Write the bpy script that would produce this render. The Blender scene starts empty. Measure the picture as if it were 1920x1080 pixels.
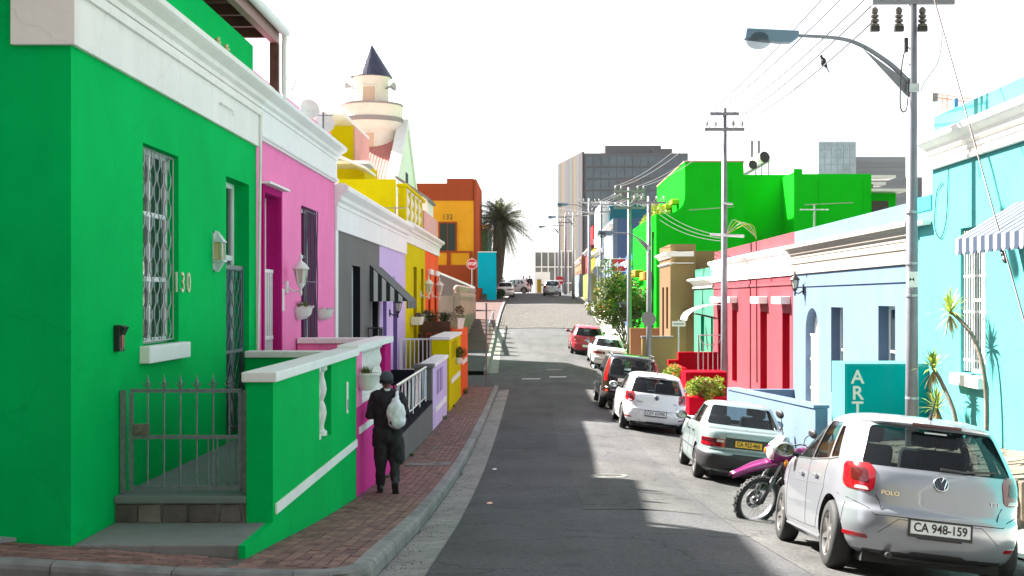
import bpy, bmesh, math, random
from mathutils import Vector, Matrix
from mathutils.bvhtree import BVHTree
random.seed(7)
R = math.radians
scene = bpy.context.scene
C = scene.collection

# ------------------------------------------------------------------ camera, sky, sun, exposure
# x to the right, y down the street, z up, the camera's eye is the origin
cam_d = bpy.data.cameras.new('camera')
cam_d.sensor_width = 36.0
cam_d.lens = 45.0
cam_d.shift_x = -40 / 1920
cam_d.shift_y = 20 / 1920
cam_d.clip_start = 0.1
cam_d.clip_end = 6000
cam = bpy.data.objects.new('camera', cam_d)
C.objects.link(cam)
cam.location = (0, 0, 0)
cam.rotation_euler = (R(90), 0, 0)
scene.camera = cam

SUN = Vector((-0.90, 0.60, 1.0)).normalized()          # towards the sun: ahead and to the left
world = bpy.data.worlds.new('World')
scene.world = world
world.use_nodes = True
wn = world.node_tree
sky = wn.nodes.new('ShaderNodeTexSky')
sky.sky_type = 'NISHITA'
sky.sun_disc = False
sky.sun_elevation = math.asin(SUN.z)
sky.sun_rotation = math.atan2(SUN.x, SUN.y)
sky.altitude = 0
sky.air_density = 1.0
sky.dust_density = 1.0
sky.ozone_density = 1.0
hs = wn.nodes.new('ShaderNodeHueSaturation')
hs.inputs['Saturation'].default_value = 0.25             # thin white overcast veil
wn.links.new(sky.outputs[0], hs.inputs['Color'])
wn.links.new(hs.outputs[0], wn.nodes['Background'].inputs['Color'])
wn.nodes['Background'].inputs['Strength'].default_value = 0.055

sun_d = bpy.data.lights.new('sun', 'SUN')
sun_d.energy = 5.0
sun_d.angle = R(1.0)
sun_d.color = (1.0, 0.95, 0.87)
sun = bpy.data.objects.new('sun', sun_d)
C.objects.link(sun)
sun.rotation_euler = SUN.to_track_quat('Z', 'Y').to_euler()

HAZE = 0.00003
vs = scene.view_settings
vs.view_transform = 'Standard'
vs.look = 'None'
vs.gamma = 1.0
vs.exposure = 2.45
vs.use_curve_mapping = False
scene.render.engine = 'CYCLES'
scene.cycles.use_denoising = True
scene.cycles.max_bounces = 6
scene.cycles.diffuse_bounces = 4
scene.cycles.glossy_bounces = 3
scene.cycles.transmission_bounces = 4
scene.cycles.transparent_max_bounces = 8
scene.cycles.sample_clamp_indirect = 8

# ------------------------------------------------------------------ helpers
S, VX, VY = 2400.0, 1000.0, 560.0
def at(px, py, d):                       # a bearing at its real distance d down the street
    return Vector(((px - VX) * d / S, d, (VY - py) * d / S))
def dl(px, X=-3.8):                      # distance at which the plane x = X crosses a bearing
    return X * S / (px - VX)

def lerp_table(tab, x):
    if x <= tab[0][0]:
        a, b = tab[0], tab[1]
    elif x >= tab[-1][0]:
        a, b = tab[-2], tab[-1]
    else:
        for i in range(len(tab) - 1):
            if tab[i][0] <= x <= tab[i + 1][0]:
                a, b = tab[i], tab[i + 1]
                break
    t = (x - a[0]) / (b[0] - a[0])
    return a[1] + (b[1] - a[1]) * t
def smooth_table(tab, x):
    h = 1.5
    return (lerp_table(tab, x - h) + 2 * lerp_table(tab, x) + lerp_table(tab, x + h)) / 4

ROAD = [(-30, 0.3), (-8, -0.95), (5, -1.86), (10.6, -2.27), (14, -2.58), (17, -2.79), (22, -3.05), (26, -3.17), (30, -3.24),
        (36, -3.3), (46, -3.33), (54, -3.25), (60, -3.05), (68, -2.7), (78, -1.85), (90, -1.05), (100, -0.5),
        (118, 0.2), (128, 0.5), (138, 0.6), (150, 0.3), (200, -2.5), (260, -4.0)]
def rz(d):
    return smooth_table(ROAD, d)
KL = [(-30, -1.27), (46, -1.27), (54, -1.95), (66, -2.15), (90, -2.25), (140, -2.3)]
KR = [(-30, 5.0), (18, 4.85), (22, 4.75), (27, 4.45), (33, 3.95), (60, 4.1), (78, 4.15), (100, 4.0), (140, 3.7)]
def kl(d): return lerp_table(KL, d)
def kr(d): return lerp_table(KR, d)

class Thing:
    pass

def tag(o, label=None, cat=None, group=None, kind=None):
    if label: o['label'] = label
    if cat: o['category'] = cat
    if group: o['group'] = group
    if kind: o['kind'] = kind
    return o

def thing(name, label, cat, loc=(0, 0, 0), group=None, rot=None, kind=None):
    o = bpy.data.objects.new(name, None)
    o.empty_display_size = 0.2
    C.objects.link(o)
    o.location = loc
    if rot is not None:
        o.rotation_euler = rot
    return tag(o, label, cat, group, kind)

def link_child(o, parent, local):
    if parent is not None:
        o.parent = parent
        if not local and parent.type == 'EMPTY':
            o.matrix_parent_inverse = Matrix.Translation(-Vector(parent.location))

def copy_tree(o, parent=None):
    c = o.copy()
    C.objects.link(c)
    if parent is not None:
        c.parent = parent
    for ch in o.children:
        copy_tree(ch, c)
    return c

class MB:
    """collects shapes, builds ONE mesh object"""
    def __init__(s):
        s.v = []; s.f = []; s.mi = []; s.cur = 0
    def add(s, vs, fs):
        o = len(s.v)
        s.v += [tuple(p) for p in vs]
        for f in fs:
            s.f.append(tuple(i + o for i in f)); s.mi.append(s.cur)
        return s
    def quad(s, a, b, c, d): return s.add([a, b, c, d], [(0, 1, 2, 3)])
    def tri(s, a, b, c): return s.add([a, b, c], [(0, 1, 2)])
    def box(s, x0, x1, y0, y1, z0, z1):
        if x0 > x1: x0, x1 = x1, x0
        if y0 > y1: y0, y1 = y1, y0
        if z0 > z1: z0, z1 = z1, z0
        return s.add([(x0, y0, z0), (x1, y0, z0), (x1, y1, z0), (x0, y1, z0), (x0, y0, z1), (x1, y0, z1), (x1, y1, z1), (x0, y1, z1)],
                     [(0, 3, 2, 1), (4, 5, 6, 7), (0, 1, 5, 4), (1, 2, 6, 5), (2, 3, 7, 6), (3, 0, 4, 7)])
    def obox(s, c, ax, ay, az):
        c, ax, ay, az = map(Vector, (c, ax, ay, az))
        vs = [c + sx * ax + sy * ay + sz * az for sz in (-1, 1) for sx, sy in ((-1, -1), (1, -1), (1, 1), (-1, 1))]
        return s.add(vs, [(0, 3, 2, 1), (4, 5, 6, 7), (0, 1, 5, 4), (1, 2, 6, 5), (2, 3, 7, 6), (3, 0, 4, 7)])
    def prism(s, poly, vec):
        n = len(poly); vec = Vector(vec)
        vs = [Vector(p) for p in poly] + [Vector(p) + vec for p in poly]
        fs = [tuple(range(n))[::-1], tuple(range(n, 2 * n))] + [(i, (i + 1) % n, n + (i + 1) % n, n + i) for i in range(n)]
        return s.add(vs, fs)
    def tube(s, pts, r, n=8, r1=None, caps=True):
        pts = [Vector(p) for p in pts]
        m = len(pts); o = len(s.v); up = Vector((0.13, 0.31, 0.94)).normalized(); prev = None
        rr = r if isinstance(r, (list, tuple)) else [r + ((r1 if r1 is not None else r) - r) * i / max(1, m - 1) for i in range(m)]
        for i, p in enumerate(pts):
            t = (pts[min(i + 1, m - 1)] - pts[max(i - 1, 0)])
            if t.length < 1e-9: t = Vector((0, 0, 1))
            t.normalize()
            if prev is None:
                a = t.cross(up)
                if a.length < 0.05: a = t.cross(Vector((1, 0, 0)))
            else:
                a = prev - t * prev.dot(t)
            a.normalize(); prev = a; b = t.cross(a)
            for k in range(n):
                w = 2 * math.pi * k / n
                s.v.append(tuple(p + (a * math.cos(w) + b * math.sin(w)) * rr[i]))
        for i in range(m - 1):
            for k in range(n):
                k2 = (k + 1) % n
                s.f.append((o + i * n + k, o + i * n + k2, o + (i + 1) * n + k2, o + (i + 1) * n + k)); s.mi.append(s.cur)
        if caps:
            s.f.append(tuple(o + k for k in range(n))[::-1]); s.mi.append(s.cur)
            s.f.append(tuple(o + (m - 1) * n + k for k in range(n))); s.mi.append(s.cur)
        return s
    def cyl(s, p0, p1, r0, r1=None, n=16): return s.tube([p0, p1], [r0, r0 if r1 is None else r1], n)
    def lathe(s, prof, c=(0, 0, 0), n=20, M=None, closed=False):
        """prof: (r, z) pairs about the z axis through c; M turns it"""
        o = len(s.v); c = Vector(c); m = len(prof)
        for r, z in prof:
            for k in range(n):
                w = 2 * math.pi * k / n
                p = Vector((r * math.cos(w), r * math.sin(w), z))
                if M is not None: p = M @ p
                s.v.append(tuple(p + c))
        for i in range(m - (0 if closed else 1)):
            j = (i + 1) % m
            for k in range(n):
                k2 = (k + 1) % n
                s.f.append((o + i * n + k, o + i * n + k2, o + j * n + k2, o + j * n + k)); s.mi.append(s.cur)
        if not closed:
            s.f.append(tuple(o + k for k in range(n))[::-1]); s.mi.append(s.cur)
            s.f.append(tuple(o + (m - 1) * n + k for k in range(n))); s.mi.append(s.cur)
        return s
    def ball(s, c, r, n=10, sc=(1, 1, 1)):
        prof = [(max(1e-4, math.sin(math.pi * i / n)) * r, -math.cos(math.pi * i / n) * r) for i in range(n + 1)]
        M = Matrix.Diagonal((sc[0], sc[1], sc[2]))
        return s.lathe(prof, c, max(8, int(n * 1.5)), M)
    def build(s, name, mat=None, parent=None, smooth=False, local=False, bev=0, bseg=2, mats=None, fixn=True):
        me = bpy.data.meshes.new(name)
        me.from_pydata(s.v, [], s.f)
        for m in (mats or ([mat] if mat else [])): me.materials.append(m)
        if mats: me.polygons.foreach_set('material_index', s.mi)
        if fixn:
            bm = bmesh.new(); bm.from_mesh(me); bmesh.ops.recalc_face_normals(bm, faces=bm.faces); bm.to_mesh(me); bm.free()
        if smooth:
            me.polygons.foreach_set('use_smooth', [True] * len(me.polygons))
            if smooth != 'all':
                try: me.set_sharp_from_angle(angle=R(38))
                except Exception: pass
        me.update()
        o = bpy.data.objects.new(name, me)
        C.objects.link(o)
        link_child(o, parent, local)
        if bev:
            b = o.modifiers.new('bevel', 'BEVEL'); b.width = bev; b.segments = bseg; b.limit_method = 'ANGLE'; b.angle_limit = R(40)
            b.harden_normals = False
        return o

def smooth_path(pts, k=8):
    pts = [Vector(p) for p in pts]; out = []
    for i in range(len(pts) - 1):
        p0 = pts[max(i - 1, 0)]; p1 = pts[i]; p2 = pts[i + 1]; p3 = pts[min(i + 2, len(pts) - 1)]
        for j in range(k):
            t = j / k
            out.append(0.5 * ((2 * p1) + (p2 - p0) * t + (2 * p0 - 5 * p1 + 4 * p2 - p3) * t * t + (3 * p1 - p0 - 3 * p2 + p3) * t ** 3))
    out.append(pts[-1])
    return out

# ------------------------------------------------------------------ materials
MATS = {}
def srgb(r, g, b):
    f = lambda c: (c / 255 / 12.92) if c / 255 <= 0.04045 else ((c / 255 + 0.055) / 1.055) ** 2.4
    return (f(r), f(g), f(b))

def nodes_of(name):
    m = bpy.data.materials.new(name); m.use_nodes = True
    return m, m.node_tree, m.node_tree.nodes['Principled BSDF']

def plain(name, rgb, rough=0.5, metal=0.0, coat=0.0, spec=0.5, var=0.0, vscale=30, bump=0.0, bscale=200, emit=0.0, alpha=None):
    if name in MATS: return MATS[name]
    m, t, p = nodes_of(name)
    p.inputs['Base Color'].default_value = (*rgb, 1)
    p.inputs['Roughness'].default_value = rough
    p.inputs['Metallic'].default_value = metal
    p.inputs['Specular IOR Level'].default_value = spec
    if coat:
        p.inputs['Coat Weight'].default_value = coat; p.inputs['Coat Roughness'].default_value = 0.04
    if emit:
        p.inputs['Emission Color'].default_value = (*rgb, 1); p.inputs['Emission Strength'].default_value = emit
    if var or bump:
        g = t.nodes.new('ShaderNodeTexCoord')
        if var:
            n = t.nodes.new('ShaderNodeTexNoise'); n.inputs['Scale'].default_value = vscale; n.inputs['Detail'].default_value = 6
            t.links.new(g.outputs['Object'], n.inputs['Vector'])
            mr = t.nodes.new('ShaderNodeMapRange'); mr.inputs[1].default_value = 0.3; mr.inputs[2].default_value = 0.7
            mr.inputs[3].default_value = 1 - var; mr.inputs[4].default_value = 1 + var
            t.links.new(n.outputs[0], mr.inputs[0])
            mx = t.nodes.new('ShaderNodeVectorMath'); mx.operation = 'SCALE'; mx.inputs[0].default_value = rgb
            t.links.new(mr.outputs[0], mx.inputs['Scale'])
            t.links.new(mx.outputs[0], p.inputs['Base Color'])
        if bump:
            n2 = t.nodes.new('ShaderNodeTexNoise'); n2.inputs['Scale'].default_value = bscale; n2.inputs['Detail'].default_value = 4
            t.links.new(g.outputs['Object'], n2.inputs['Vector'])
            b = t.nodes.new('ShaderNodeBump'); b.inputs['Strength'].default_value = bump; b.inputs['Distance'].default_value = 0.01
            t.links.new(n2.outputs[0], b.inputs['Height']); t.links.new(b.outputs[0], p.inputs['Normal'])
    MATS[name] = m
    return m

def paint(name, rgb, rough=0.8, dirt=0.18, var=0.07, bump=0.3, dirt_rgb=(0.16, 0.13, 0.10), chip=0.25, crack=0.13):
    """wall paint on plaster: uneven coat, rain streaks, blotches of grime, trowel marks"""
    if name in MATS: return MATS[name]
    m, t, p = nodes_of(name)
    N = t.nodes.new; L = t.links.new
    g = N('ShaderNodeNewGeometry')
    n1 = N('ShaderNodeTexNoise'); n1.inputs['Scale'].default_value = 0.9; n1.inputs['Detail'].default_value = 8; n1.inputs['Roughness'].default_value = 0.6
    L(g.outputs['Position'], n1.inputs['Vector'])
    mr = N('ShaderNodeMapRange'); mr.inputs[1].default_value = 0.3; mr.inputs[2].default_value = 0.7
    mr.inputs[3].default_value = 1 - var; mr.inputs[4].default_value = 1 + var
    L(n1.outputs[0], mr.inputs[0])
    sc = N('ShaderNodeVectorMath'); sc.operation = 'SCALE'; sc.inputs[0].default_value = rgb
    L(mr.outputs[0], sc.inputs['Scale'])
    # streaks: noise drawn out along z
    mp = N('ShaderNodeMapping'); mp.inputs['Scale'].default_value = (3.1, 3.1, 0.3)
    L(g.outputs['Position'], mp.inputs['Vector'])
    n2 = N('ShaderNodeTexNoise'); n2.inputs['Scale'].default_value = 1.6; n2.inputs['Detail'].default_value = 7; n2.inputs['Roughness'].default_value = 0.65
    L(mp.outputs[0], n2.inputs['Vector'])
    r2 = N('ShaderNodeMapRange'); r2.inputs[1].default_value = 0.52; r2.inputs[2].default_value = 0.82
    r2.inputs[3].default_value = 0; r2.inputs[4].default_value = dirt
    L(n2.outputs[0], r2.inputs[0])
    mx = N('ShaderNodeMix'); mx.data_type = 'RGBA'
    L(r2.outputs[0], mx.inputs[0]); L(sc.outputs[0], mx.inputs[6]); mx.inputs[7].default_value = (*dirt_rgb, 1)
    # chipped flecks and hairline cracks
    n5 = N('ShaderNodeTexNoise'); n5.inputs['Scale'].default_value = 7; n5.inputs['Detail'].default_value = 10; n5.inputs['Roughness'].default_value = 0.75
    L(g.outputs['Position'], n5.inputs['Vector'])
    r5 = N('ShaderNodeMapRange'); r5.inputs[1].default_value = 0.66; r5.inputs[2].default_value = 0.74; r5.inputs[3].default_value = 0; r5.inputs[4].default_value = chip
    L(n5.outputs[0], r5.inputs[0])
    mx2 = N('ShaderNodeMix'); mx2.data_type = 'RGBA'
    L(r5.outputs[0], mx2.inputs[0]); L(mx.outputs[2], mx2.inputs[6]); mx2.inputs[7].default_value = (rgb[0] * .6 + .06, rgb[1] * .6 + .06, rgb[2] * .6 + .06, 1)
    wv = N('ShaderNodeTexNoise'); wv.inputs['Scale'].default_value = 2.2; wv.inputs['Detail'].default_value = 6
    L(g.outputs['Position'], wv.inputs['Vector'])
    ad = N('ShaderNodeVectorMath'); ad.operation = 'MULTIPLY_ADD'; ad.inputs[1].default_value = (0.5, 0.5, 0.5)
    L(wv.outputs['Color'], ad.inputs[0]); L(g.outputs['Position'], ad.inputs[2])
    vo = N('ShaderNodeTexVoronoi'); vo.feature = 'DISTANCE_TO_EDGE'; vo.inputs['Scale'].default_value = 0.55
    L(ad.outputs[0], vo.inputs['Vector'])
    r6 = N('ShaderNodeMapRange'); r6.inputs[1].default_value = 0.0; r6.inputs[2].default_value = 0.006; r6.inputs[3].default_value = 1 - crack; r6.inputs[4].default_value = 1
    L(vo.outputs['Distance'], r6.inputs[0])
    v6 = N('ShaderNodeVectorMath'); v6.operation = 'SCALE'; L(mx2.outputs[2], v6.inputs[0]); L(r6.outputs[0], v6.inputs['Scale'])
    L(v6.outputs[0], p.inputs['Base Color'])
    p.inputs['Roughness'].default_value = rough
    p.inputs['Specular IOR Level'].default_value = 0.02
    n3 = N('ShaderNodeTexNoise'); n3.inputs['Scale'].default_value = 9; n3.inputs['Detail'].default_value = 9; n3.inputs['Roughness'].default_value = 0.6
    L(g.outputs['Position'], n3.inputs['Vector'])
    b = N('ShaderNodeBump'); b.inputs['Strength'].default_value = bump; b.inputs['Distance'].default_value = 0.03
    L(n3.outputs[0], b.inputs['Height']); L(b.outputs[0], p.inputs['Normal'])
    MATS[name] = m
    return m

def asphalt(name, rgb, spread=0.35, patch=0.25):
    m, t, p = nodes_of(name)
    N = t.nodes.new; L = t.links.new
    g = N('ShaderNodeNewGeometry')
    n1 = N('ShaderNodeTexNoise'); n1.inputs['Scale'].default_value = 26; n1.inputs['Detail'].default_value = 5; n1.inputs['Roughness'].default_value = 0.7
    n2 = N('ShaderNodeTexNoise'); n2.inputs['Scale'].default_value = 0.45; n2.inputs['Detail'].default_value = 6
    mp = N('ShaderNodeMapping'); mp.inputs['Scale'].default_value = (1.6, 0.25, 1)
    n4 = N('ShaderNodeTexNoise'); n4.inputs['Scale'].default_value = 1.3; n4.inputs['Detail'].default_value = 7
    L(g.outputs['Position'], n1.inputs['Vector']); L(g.outputs['Position'], n2.inputs['Vector'])
    L(g.outputs['Position'], mp.inputs['Vector']); L(mp.outputs[0], n4.inputs['Vector'])
    def rng(src, lo, hi, a, b):
        r = N('ShaderNodeMapRange'); r.inputs[1].default_value = lo; r.inputs[2].default_value = hi
        r.inputs[3].default_value = a; r.inputs[4].default_value = b; L(src, r.inputs[0]); return r.outputs[0]
    a = rng(n1.outputs[0], 0.3, 0.75, 1 - spread, 1 + spread * 1.4)
    b = rng(n2.outputs[0], 0.3, 0.7, 1 - patch, 1 + patch)
    c = rng(n4.outputs[0], 0.3, 0.7, 1 - patch * 0.7, 1 + patch * 0.7)
    m1 = N('ShaderNodeMath'); m1.operation = 'MULTIPLY'; L(a, m1.inputs[0]); L(b, m1.inputs[1])
    m2 = N('ShaderNodeMath'); m2.operation = 'MULTIPLY'; L(m1.outputs[0], m2.inputs[0]); L(c, m2.inputs[1])
    v = N('ShaderNodeVectorMath'); v.operation = 'SCALE'; v.inputs[0].default_value = rgb; L(m2.outputs[0], v.inputs['Scale'])
    # cracks
    vo = N('ShaderNodeTexVoronoi'); vo.feature = 'DISTANCE_TO_EDGE'; vo.inputs['Scale'].default_value = 0.42
    wv = N('ShaderNodeTexNoise'); wv.inputs['Scale'].default_value = 1.5; wv.inputs['Detail'].default_value = 6
    L(g.outputs['Position'], wv.inputs['Vector'])
    ad = N('ShaderNodeVectorMath'); ad.operation = 'MULTIPLY_ADD'; ad.inputs[1].default_value = (0.9, 0.9, 0.9)
    L(wv.outputs['Color'], ad.inputs[0]); L(g.outputs['Position'], ad.inputs[2]); L(ad.outputs[0], vo.inputs['Vector'])
    n7 = N('ShaderNodeTexNoise'); n7.inputs['Scale'].default_value = 1.7; n7.inputs['Detail'].default_value = 5; L(g.outputs['Position'], n7.inputs['Vector'])
    st = rng(n7.outputs[0], 0.60, 0.70, 1.0, 0.72)
    cr0 = rng(vo.outputs['Distance'], 0.0, 0.012, 0.42, 1.0)
    mm = N('ShaderNodeMath'); mm.operation = 'MULTIPLY'; L(st, mm.inputs[0]); L(cr0, mm.inputs[1]); cr = mm.outputs[0]
    v2 = N('ShaderNodeVectorMath'); v2.operation = 'SCALE'; L(v.outputs[0], v2.inputs[0]); L(cr, v2.inputs['Scale'])
    L(v2.outputs[0], p.inputs['Base Color'])
    p.inputs['Roughness'].default_value = 0.86
    p.inputs['Specular IOR Level'].default_value = 0.35
    bu = N('ShaderNodeBump'); bu.inputs['Strength'].default_value = 0.5; bu.inputs['Distance'].default_value = 0.012
    L(n1.outputs[0], bu.inputs['Height']); L(bu.outputs[0], p.inputs['Normal'])
    MATS[name] = m
    return m

def piece_mat(name, rgb, var=0.25, hue=0.02, rough=0.85, bump=0.3, bscale=40):
    """stone, brick or concrete piece: each object its own tone"""
    m, t, p = nodes_of(name)
    N = t.nodes.new; L = t.links.new
    oi = N('ShaderNodeObjectInfo'); g = N('ShaderNodeNewGeometry')
    h = N('ShaderNodeHueSaturation'); h.inputs['Color'].default_value = (*rgb, 1)
    r = N('ShaderNodeMapRange'); r.inputs[3].default_value = 1 - var; r.inputs[4].default_value = 1 + var; L(oi.outputs['Random'], r.inputs[0])
    n = N('ShaderNodeTexNoise'); n.inputs['Scale'].default_value = 6; n.inputs['Detail'].default_value = 8; L(g.outputs['Position'], n.inputs['Vector'])
    r3 = N('ShaderNodeMapRange'); r3.inputs[1].default_value = .3; r3.inputs[2].default_value = .7; r3.inputs[3].default_value = 0.72; r3.inputs[4].default_value = 1.25; L(n.outputs[0], r3.inputs[0])
    mu = N('ShaderNodeMath'); mu.operation = 'MULTIPLY'; L(r.outputs[0], mu.inputs[0]); L(r3.outputs[0], mu.inputs[1])
    L(mu.outputs[0], h.inputs['Value'])
    r2 = N('ShaderNodeMapRange'); r2.inputs[3].default_value = 0.5 - hue; r2.inputs[4].default_value = 0.5 + hue; L(oi.outputs['Random'], r2.inputs[0])
    L(r2.outputs[0], h.inputs['Hue'])
    L(h.outputs[0], p.inputs['Base Color'])
    p.inputs['Roughness'].default_value = rough
    n3 = N('ShaderNodeTexNoise'); n3.inputs['Scale'].default_value = bscale; n3.inputs['Detail'].default_value = 5; L(g.outputs['Position'], n3.inputs['Vector'])
    b = N('ShaderNodeBump'); b.inputs['Strength'].default_value = bump; b.inputs['Distance'].default_value = 0.01
    L(n3.outputs[0], b.inputs['Height']); L(b.outputs[0], p.inputs['Normal'])
    MATS[name] = m
    return m

def leaf_mat(name, rgb, rgb2):
    m, t, p = nodes_of(name)
    N = t.nodes.new; L = t.links.new
    g = N('ShaderNodeNewGeometry')
    mx = N('ShaderNodeMix'); mx.data_type = 'RGBA'
    L(g.outputs['Random Per Island'], mx.inputs[0]); mx.inputs[6].default_value = (*rgb, 1); mx.inputs[7].default_value = (*rgb2, 1)
    L(mx.outputs[2], p.inputs['Base Color'])
    p.inputs['Roughness'].default_value = 0.55
    tr = N('ShaderNodeBsdfTranslucent'); L(mx.outputs[2], tr.inputs['Color'])
    ms = N('ShaderNodeMixShader'); ms.inputs[0].default_value = 0.3
    out = t.nodes['Material Output']
    L(p.outputs[0], ms.inputs[1]); L(tr.outputs[0], ms.inputs[2]); L(ms.outputs[0], out.inputs[0])
    MATS[name] = m
    return m

def glass_mat(name, tint=(0.75, 0.85, 0.85), alpha=0.35):
    """thin clear pane: part see-through, part mirror"""
    m, t, p = nodes_of(name)
    N = t.nodes.new; L = t.links.new
    p.inputs['Base Color'].default_value = (0.01, 0.012, 0.014, 1); p.inputs['Roughness'].default_value = 0.03
    p.inputs['Specular IOR Level'].default_value = 0.8
    tr = N('ShaderNodeBsdfTransparent'); tr.inputs[0].default_value = (*tint, 1)
    ms = N('ShaderNodeMixShader'); ms.inputs[0].default_value = alpha
    L(p.outputs[0], ms.inputs[1]); L(tr.outputs[0], ms.inputs[2]); L(ms.outputs[0], t.nodes['Material Output'].inputs[0])
    MATS[name] = m
    return m

W_WHITE = paint('white paint', (0.84, 0.83, 0.82), dirt=0.10, var=0.04)
W_CREAM = paint('old white paint', (0.82, 0.79, 0.75), dirt=0.12, var=0.06)
TRIM = plain('white trim', (0.78, 0.78, 0.78), 0.4, var=0.05, vscale=4)
GLASS = plain('window glass', (0.025, 0.03, 0.035), 0.06, spec=0.8)
DARK = plain('dark void', (0.012, 0.012, 0.013), 0.8)
BLACK = plain('black metal', (0.015, 0.015, 0.016), 0.4, var=0.1)
GALV = plain('galvanised steel', (0.45, 0.47, 0.50), 0.42, 0.6, var=0.15, vscale=12)
POLE = plain('silver painted steel', (0.20, 0.205, 0.235), 0.5, 0.3, var=0.12, vscale=5, bump=0.05)
STEEL_D = plain('dark galvanised bars', (0.20, 0.23, 0.26), 0.5, 0.5, var=0.2, vscale=15)

def text_mesh(body, size, name, mat, parent, M, extrude=0.004, local=False, bold=0.0, align='CENTER', width=None):
    cu = bpy.data.curves.new('lettering', 'FONT')
    cu.body = body; cu.size = size; cu.extrude = extrude; cu.align_x = align; cu.align_y = 'CENTER'; cu.offset = bold
    ob = bpy.data.objects.new('lettering', cu)
    C.objects.link(ob)
    dg = bpy.context.evaluated_depsgraph_get()
    me = bpy.data.meshes.new_from_object(ob.evaluated_get(dg))
    bpy.data.objects.remove(ob); bpy.data.curves.remove(cu)
    if width:
        xs = [v.co.x for v in me.vertices]; w = max(xs) - min(xs)
        me.transform(Matrix.Diagonal((width / w, 1, 1, 1)))
    me.transform(M)
    me.materials.clear(); me.materials.append(mat)
    o = bpy.data.objects.new(name, me); C.objects.link(o)
    link_child(o, parent, local)
    return o
def face_mat(origin, right, up):
    """matrix that lays text (x right, y up) onto a face"""
    r = Vector(right).normalized(); u = Vector(up).normalized(); n = r.cross(u)
    M = Matrix((r, u, n)).transposed().to_4x4(); M.translation = Vector(origin)
    return M
# ------------------------------------------------------------------ ground, road, pavements
ASPH = asphalt('asphalt', (0.056, 0.056, 0.059), 0.6, 0.25)
ASPH_OLD = asphalt('worn asphalt', (0.062, 0.061, 0.060), 0.65, 0.3)
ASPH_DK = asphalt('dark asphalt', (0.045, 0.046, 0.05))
GROUND = plain('bare ground', (0.16, 0.15, 0.13), 0.95, var=0.2, vscale=0.3)
BRICK = piece_mat('paving brick', srgb(124, 88, 82), 0.3, 0.012)
BED = plain('paving joints', (0.085, 0.07, 0.064), 0.95, var=0.3, vscale=3)
KERBM = piece_mat('kerb concrete', (0.20, 0.20, 0.195), 0.14, 0.01)
GUTM = piece_mat('gutter concrete', (0.22, 0.212, 0.20), 0.12, 0.01)
STONEM = piece_mat('crazy paving stone', (0.15, 0.118, 0.085), 0.35, 0.02)
COBB = piece_mat('cobble granite', (0.135, 0.124, 0.112), 0.0, 0.0, bump=0.6, bscale=8)
PINKPAVE = paint('pink paving', (0.13, 0.09, 0.085), 0.85, 0.4, 0.15)
ROADWHITE = plain('road paint', (0.45, 0.45, 0.44), 0.7, var=0.35, vscale=9)

def strip(name, d0, d1, step, xl, xr, zf, mat, ncol=6, parent=None, thick=0.0, smooth=True):
    m = MB(); n = max(1, int(round((d1 - d0) / step)))
    rows = []
    for i in range(n + 1):
        d = d0 + (d1 - d0) * i / n
        a, b = xl(d), xr(d)
        rows.append([(a + (b - a) * k / ncol, d, zf(a + (b - a) * k / ncol, d)) for k in range(ncol + 1)])
    vs = [p for r in rows for p in r]; w = ncol + 1
    m.add(vs, [(i * w + k, i * w + k + 1, (i + 1) * w + k + 1, (i + 1) * w + k) for i in range(n) for k in range(ncol)])
    return m.build(name, mat, parent, smooth='all', fixn=False)

def gzz(x, d):
    if d > 260: return -4.4
    return rz(d) - 0.42
g = MB()
ds = [-60, -30, -10] + list(range(0, 260, 6)) + [260, 320, 420, 600, 1000, 2000, 4500]
xs = [-3000, -600, -120, -30, -8, 8, 30, 120, 600, 3000]
g.add([(x, d, gzz(x, d)) for d in ds for x in xs],
      [(i * 10 + k, i * 10 + k + 1, (i + 1) * 10 + k + 1, (i + 1) * 10 + k) for i in range(len(ds) - 1) for k in range(9)])
tag(g.build('ground', GROUND, fixn=False), kind='structure')

cam_x = lambda x, d: 0.035 * (1 - ((x - 1.5) / 3.2) ** 2) if abs(x - 1.5) < 3.2 else 0.0
ROADZ = lambda x, d: rz(d) + cam_x(x, d) - (0.10 * max(0.0, min(x, 5.2) - 1.5) if d < 60 else 0.10 * max(0.0, min(x, 5.2) - 1.5) * max(0.0, 1 - (d - 60) / 30))
tag(strip('road', -20, 150, 0.8, kl, kr, ROADZ, ASPH, 12), kind='structure')
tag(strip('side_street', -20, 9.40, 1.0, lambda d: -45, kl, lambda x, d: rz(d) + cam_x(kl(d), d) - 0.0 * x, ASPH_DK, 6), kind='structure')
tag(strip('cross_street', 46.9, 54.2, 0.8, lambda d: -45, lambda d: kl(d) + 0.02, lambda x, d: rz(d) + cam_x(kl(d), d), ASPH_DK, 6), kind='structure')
tag(strip('parking_lane', 4, 60, 0.8, lambda d: 2.38, lambda d: kr(d) - 0.02, lambda x, d: ROADZ(x, d) + 0.006, ASPH_OLD, 6), kind='structure')
# resurfaced trenches: sheets of newer asphalt let into the carriageway
tag(strip('road_patch', 16.5, 24.2, 0.8, lambda d: 0.65, lambda d: 2.2, lambda x, d: ROADZ(x, d) + 0.005, ASPH_OLD, 4), kind='structure')
tag(strip('road_patch', 27.0, 37.0, 0.8, lambda d: -0.8, lambda d: 0.55, lambda x, d: ROADZ(x, d) + 0.005, ASPH_DK, 4), kind='structure')

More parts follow.
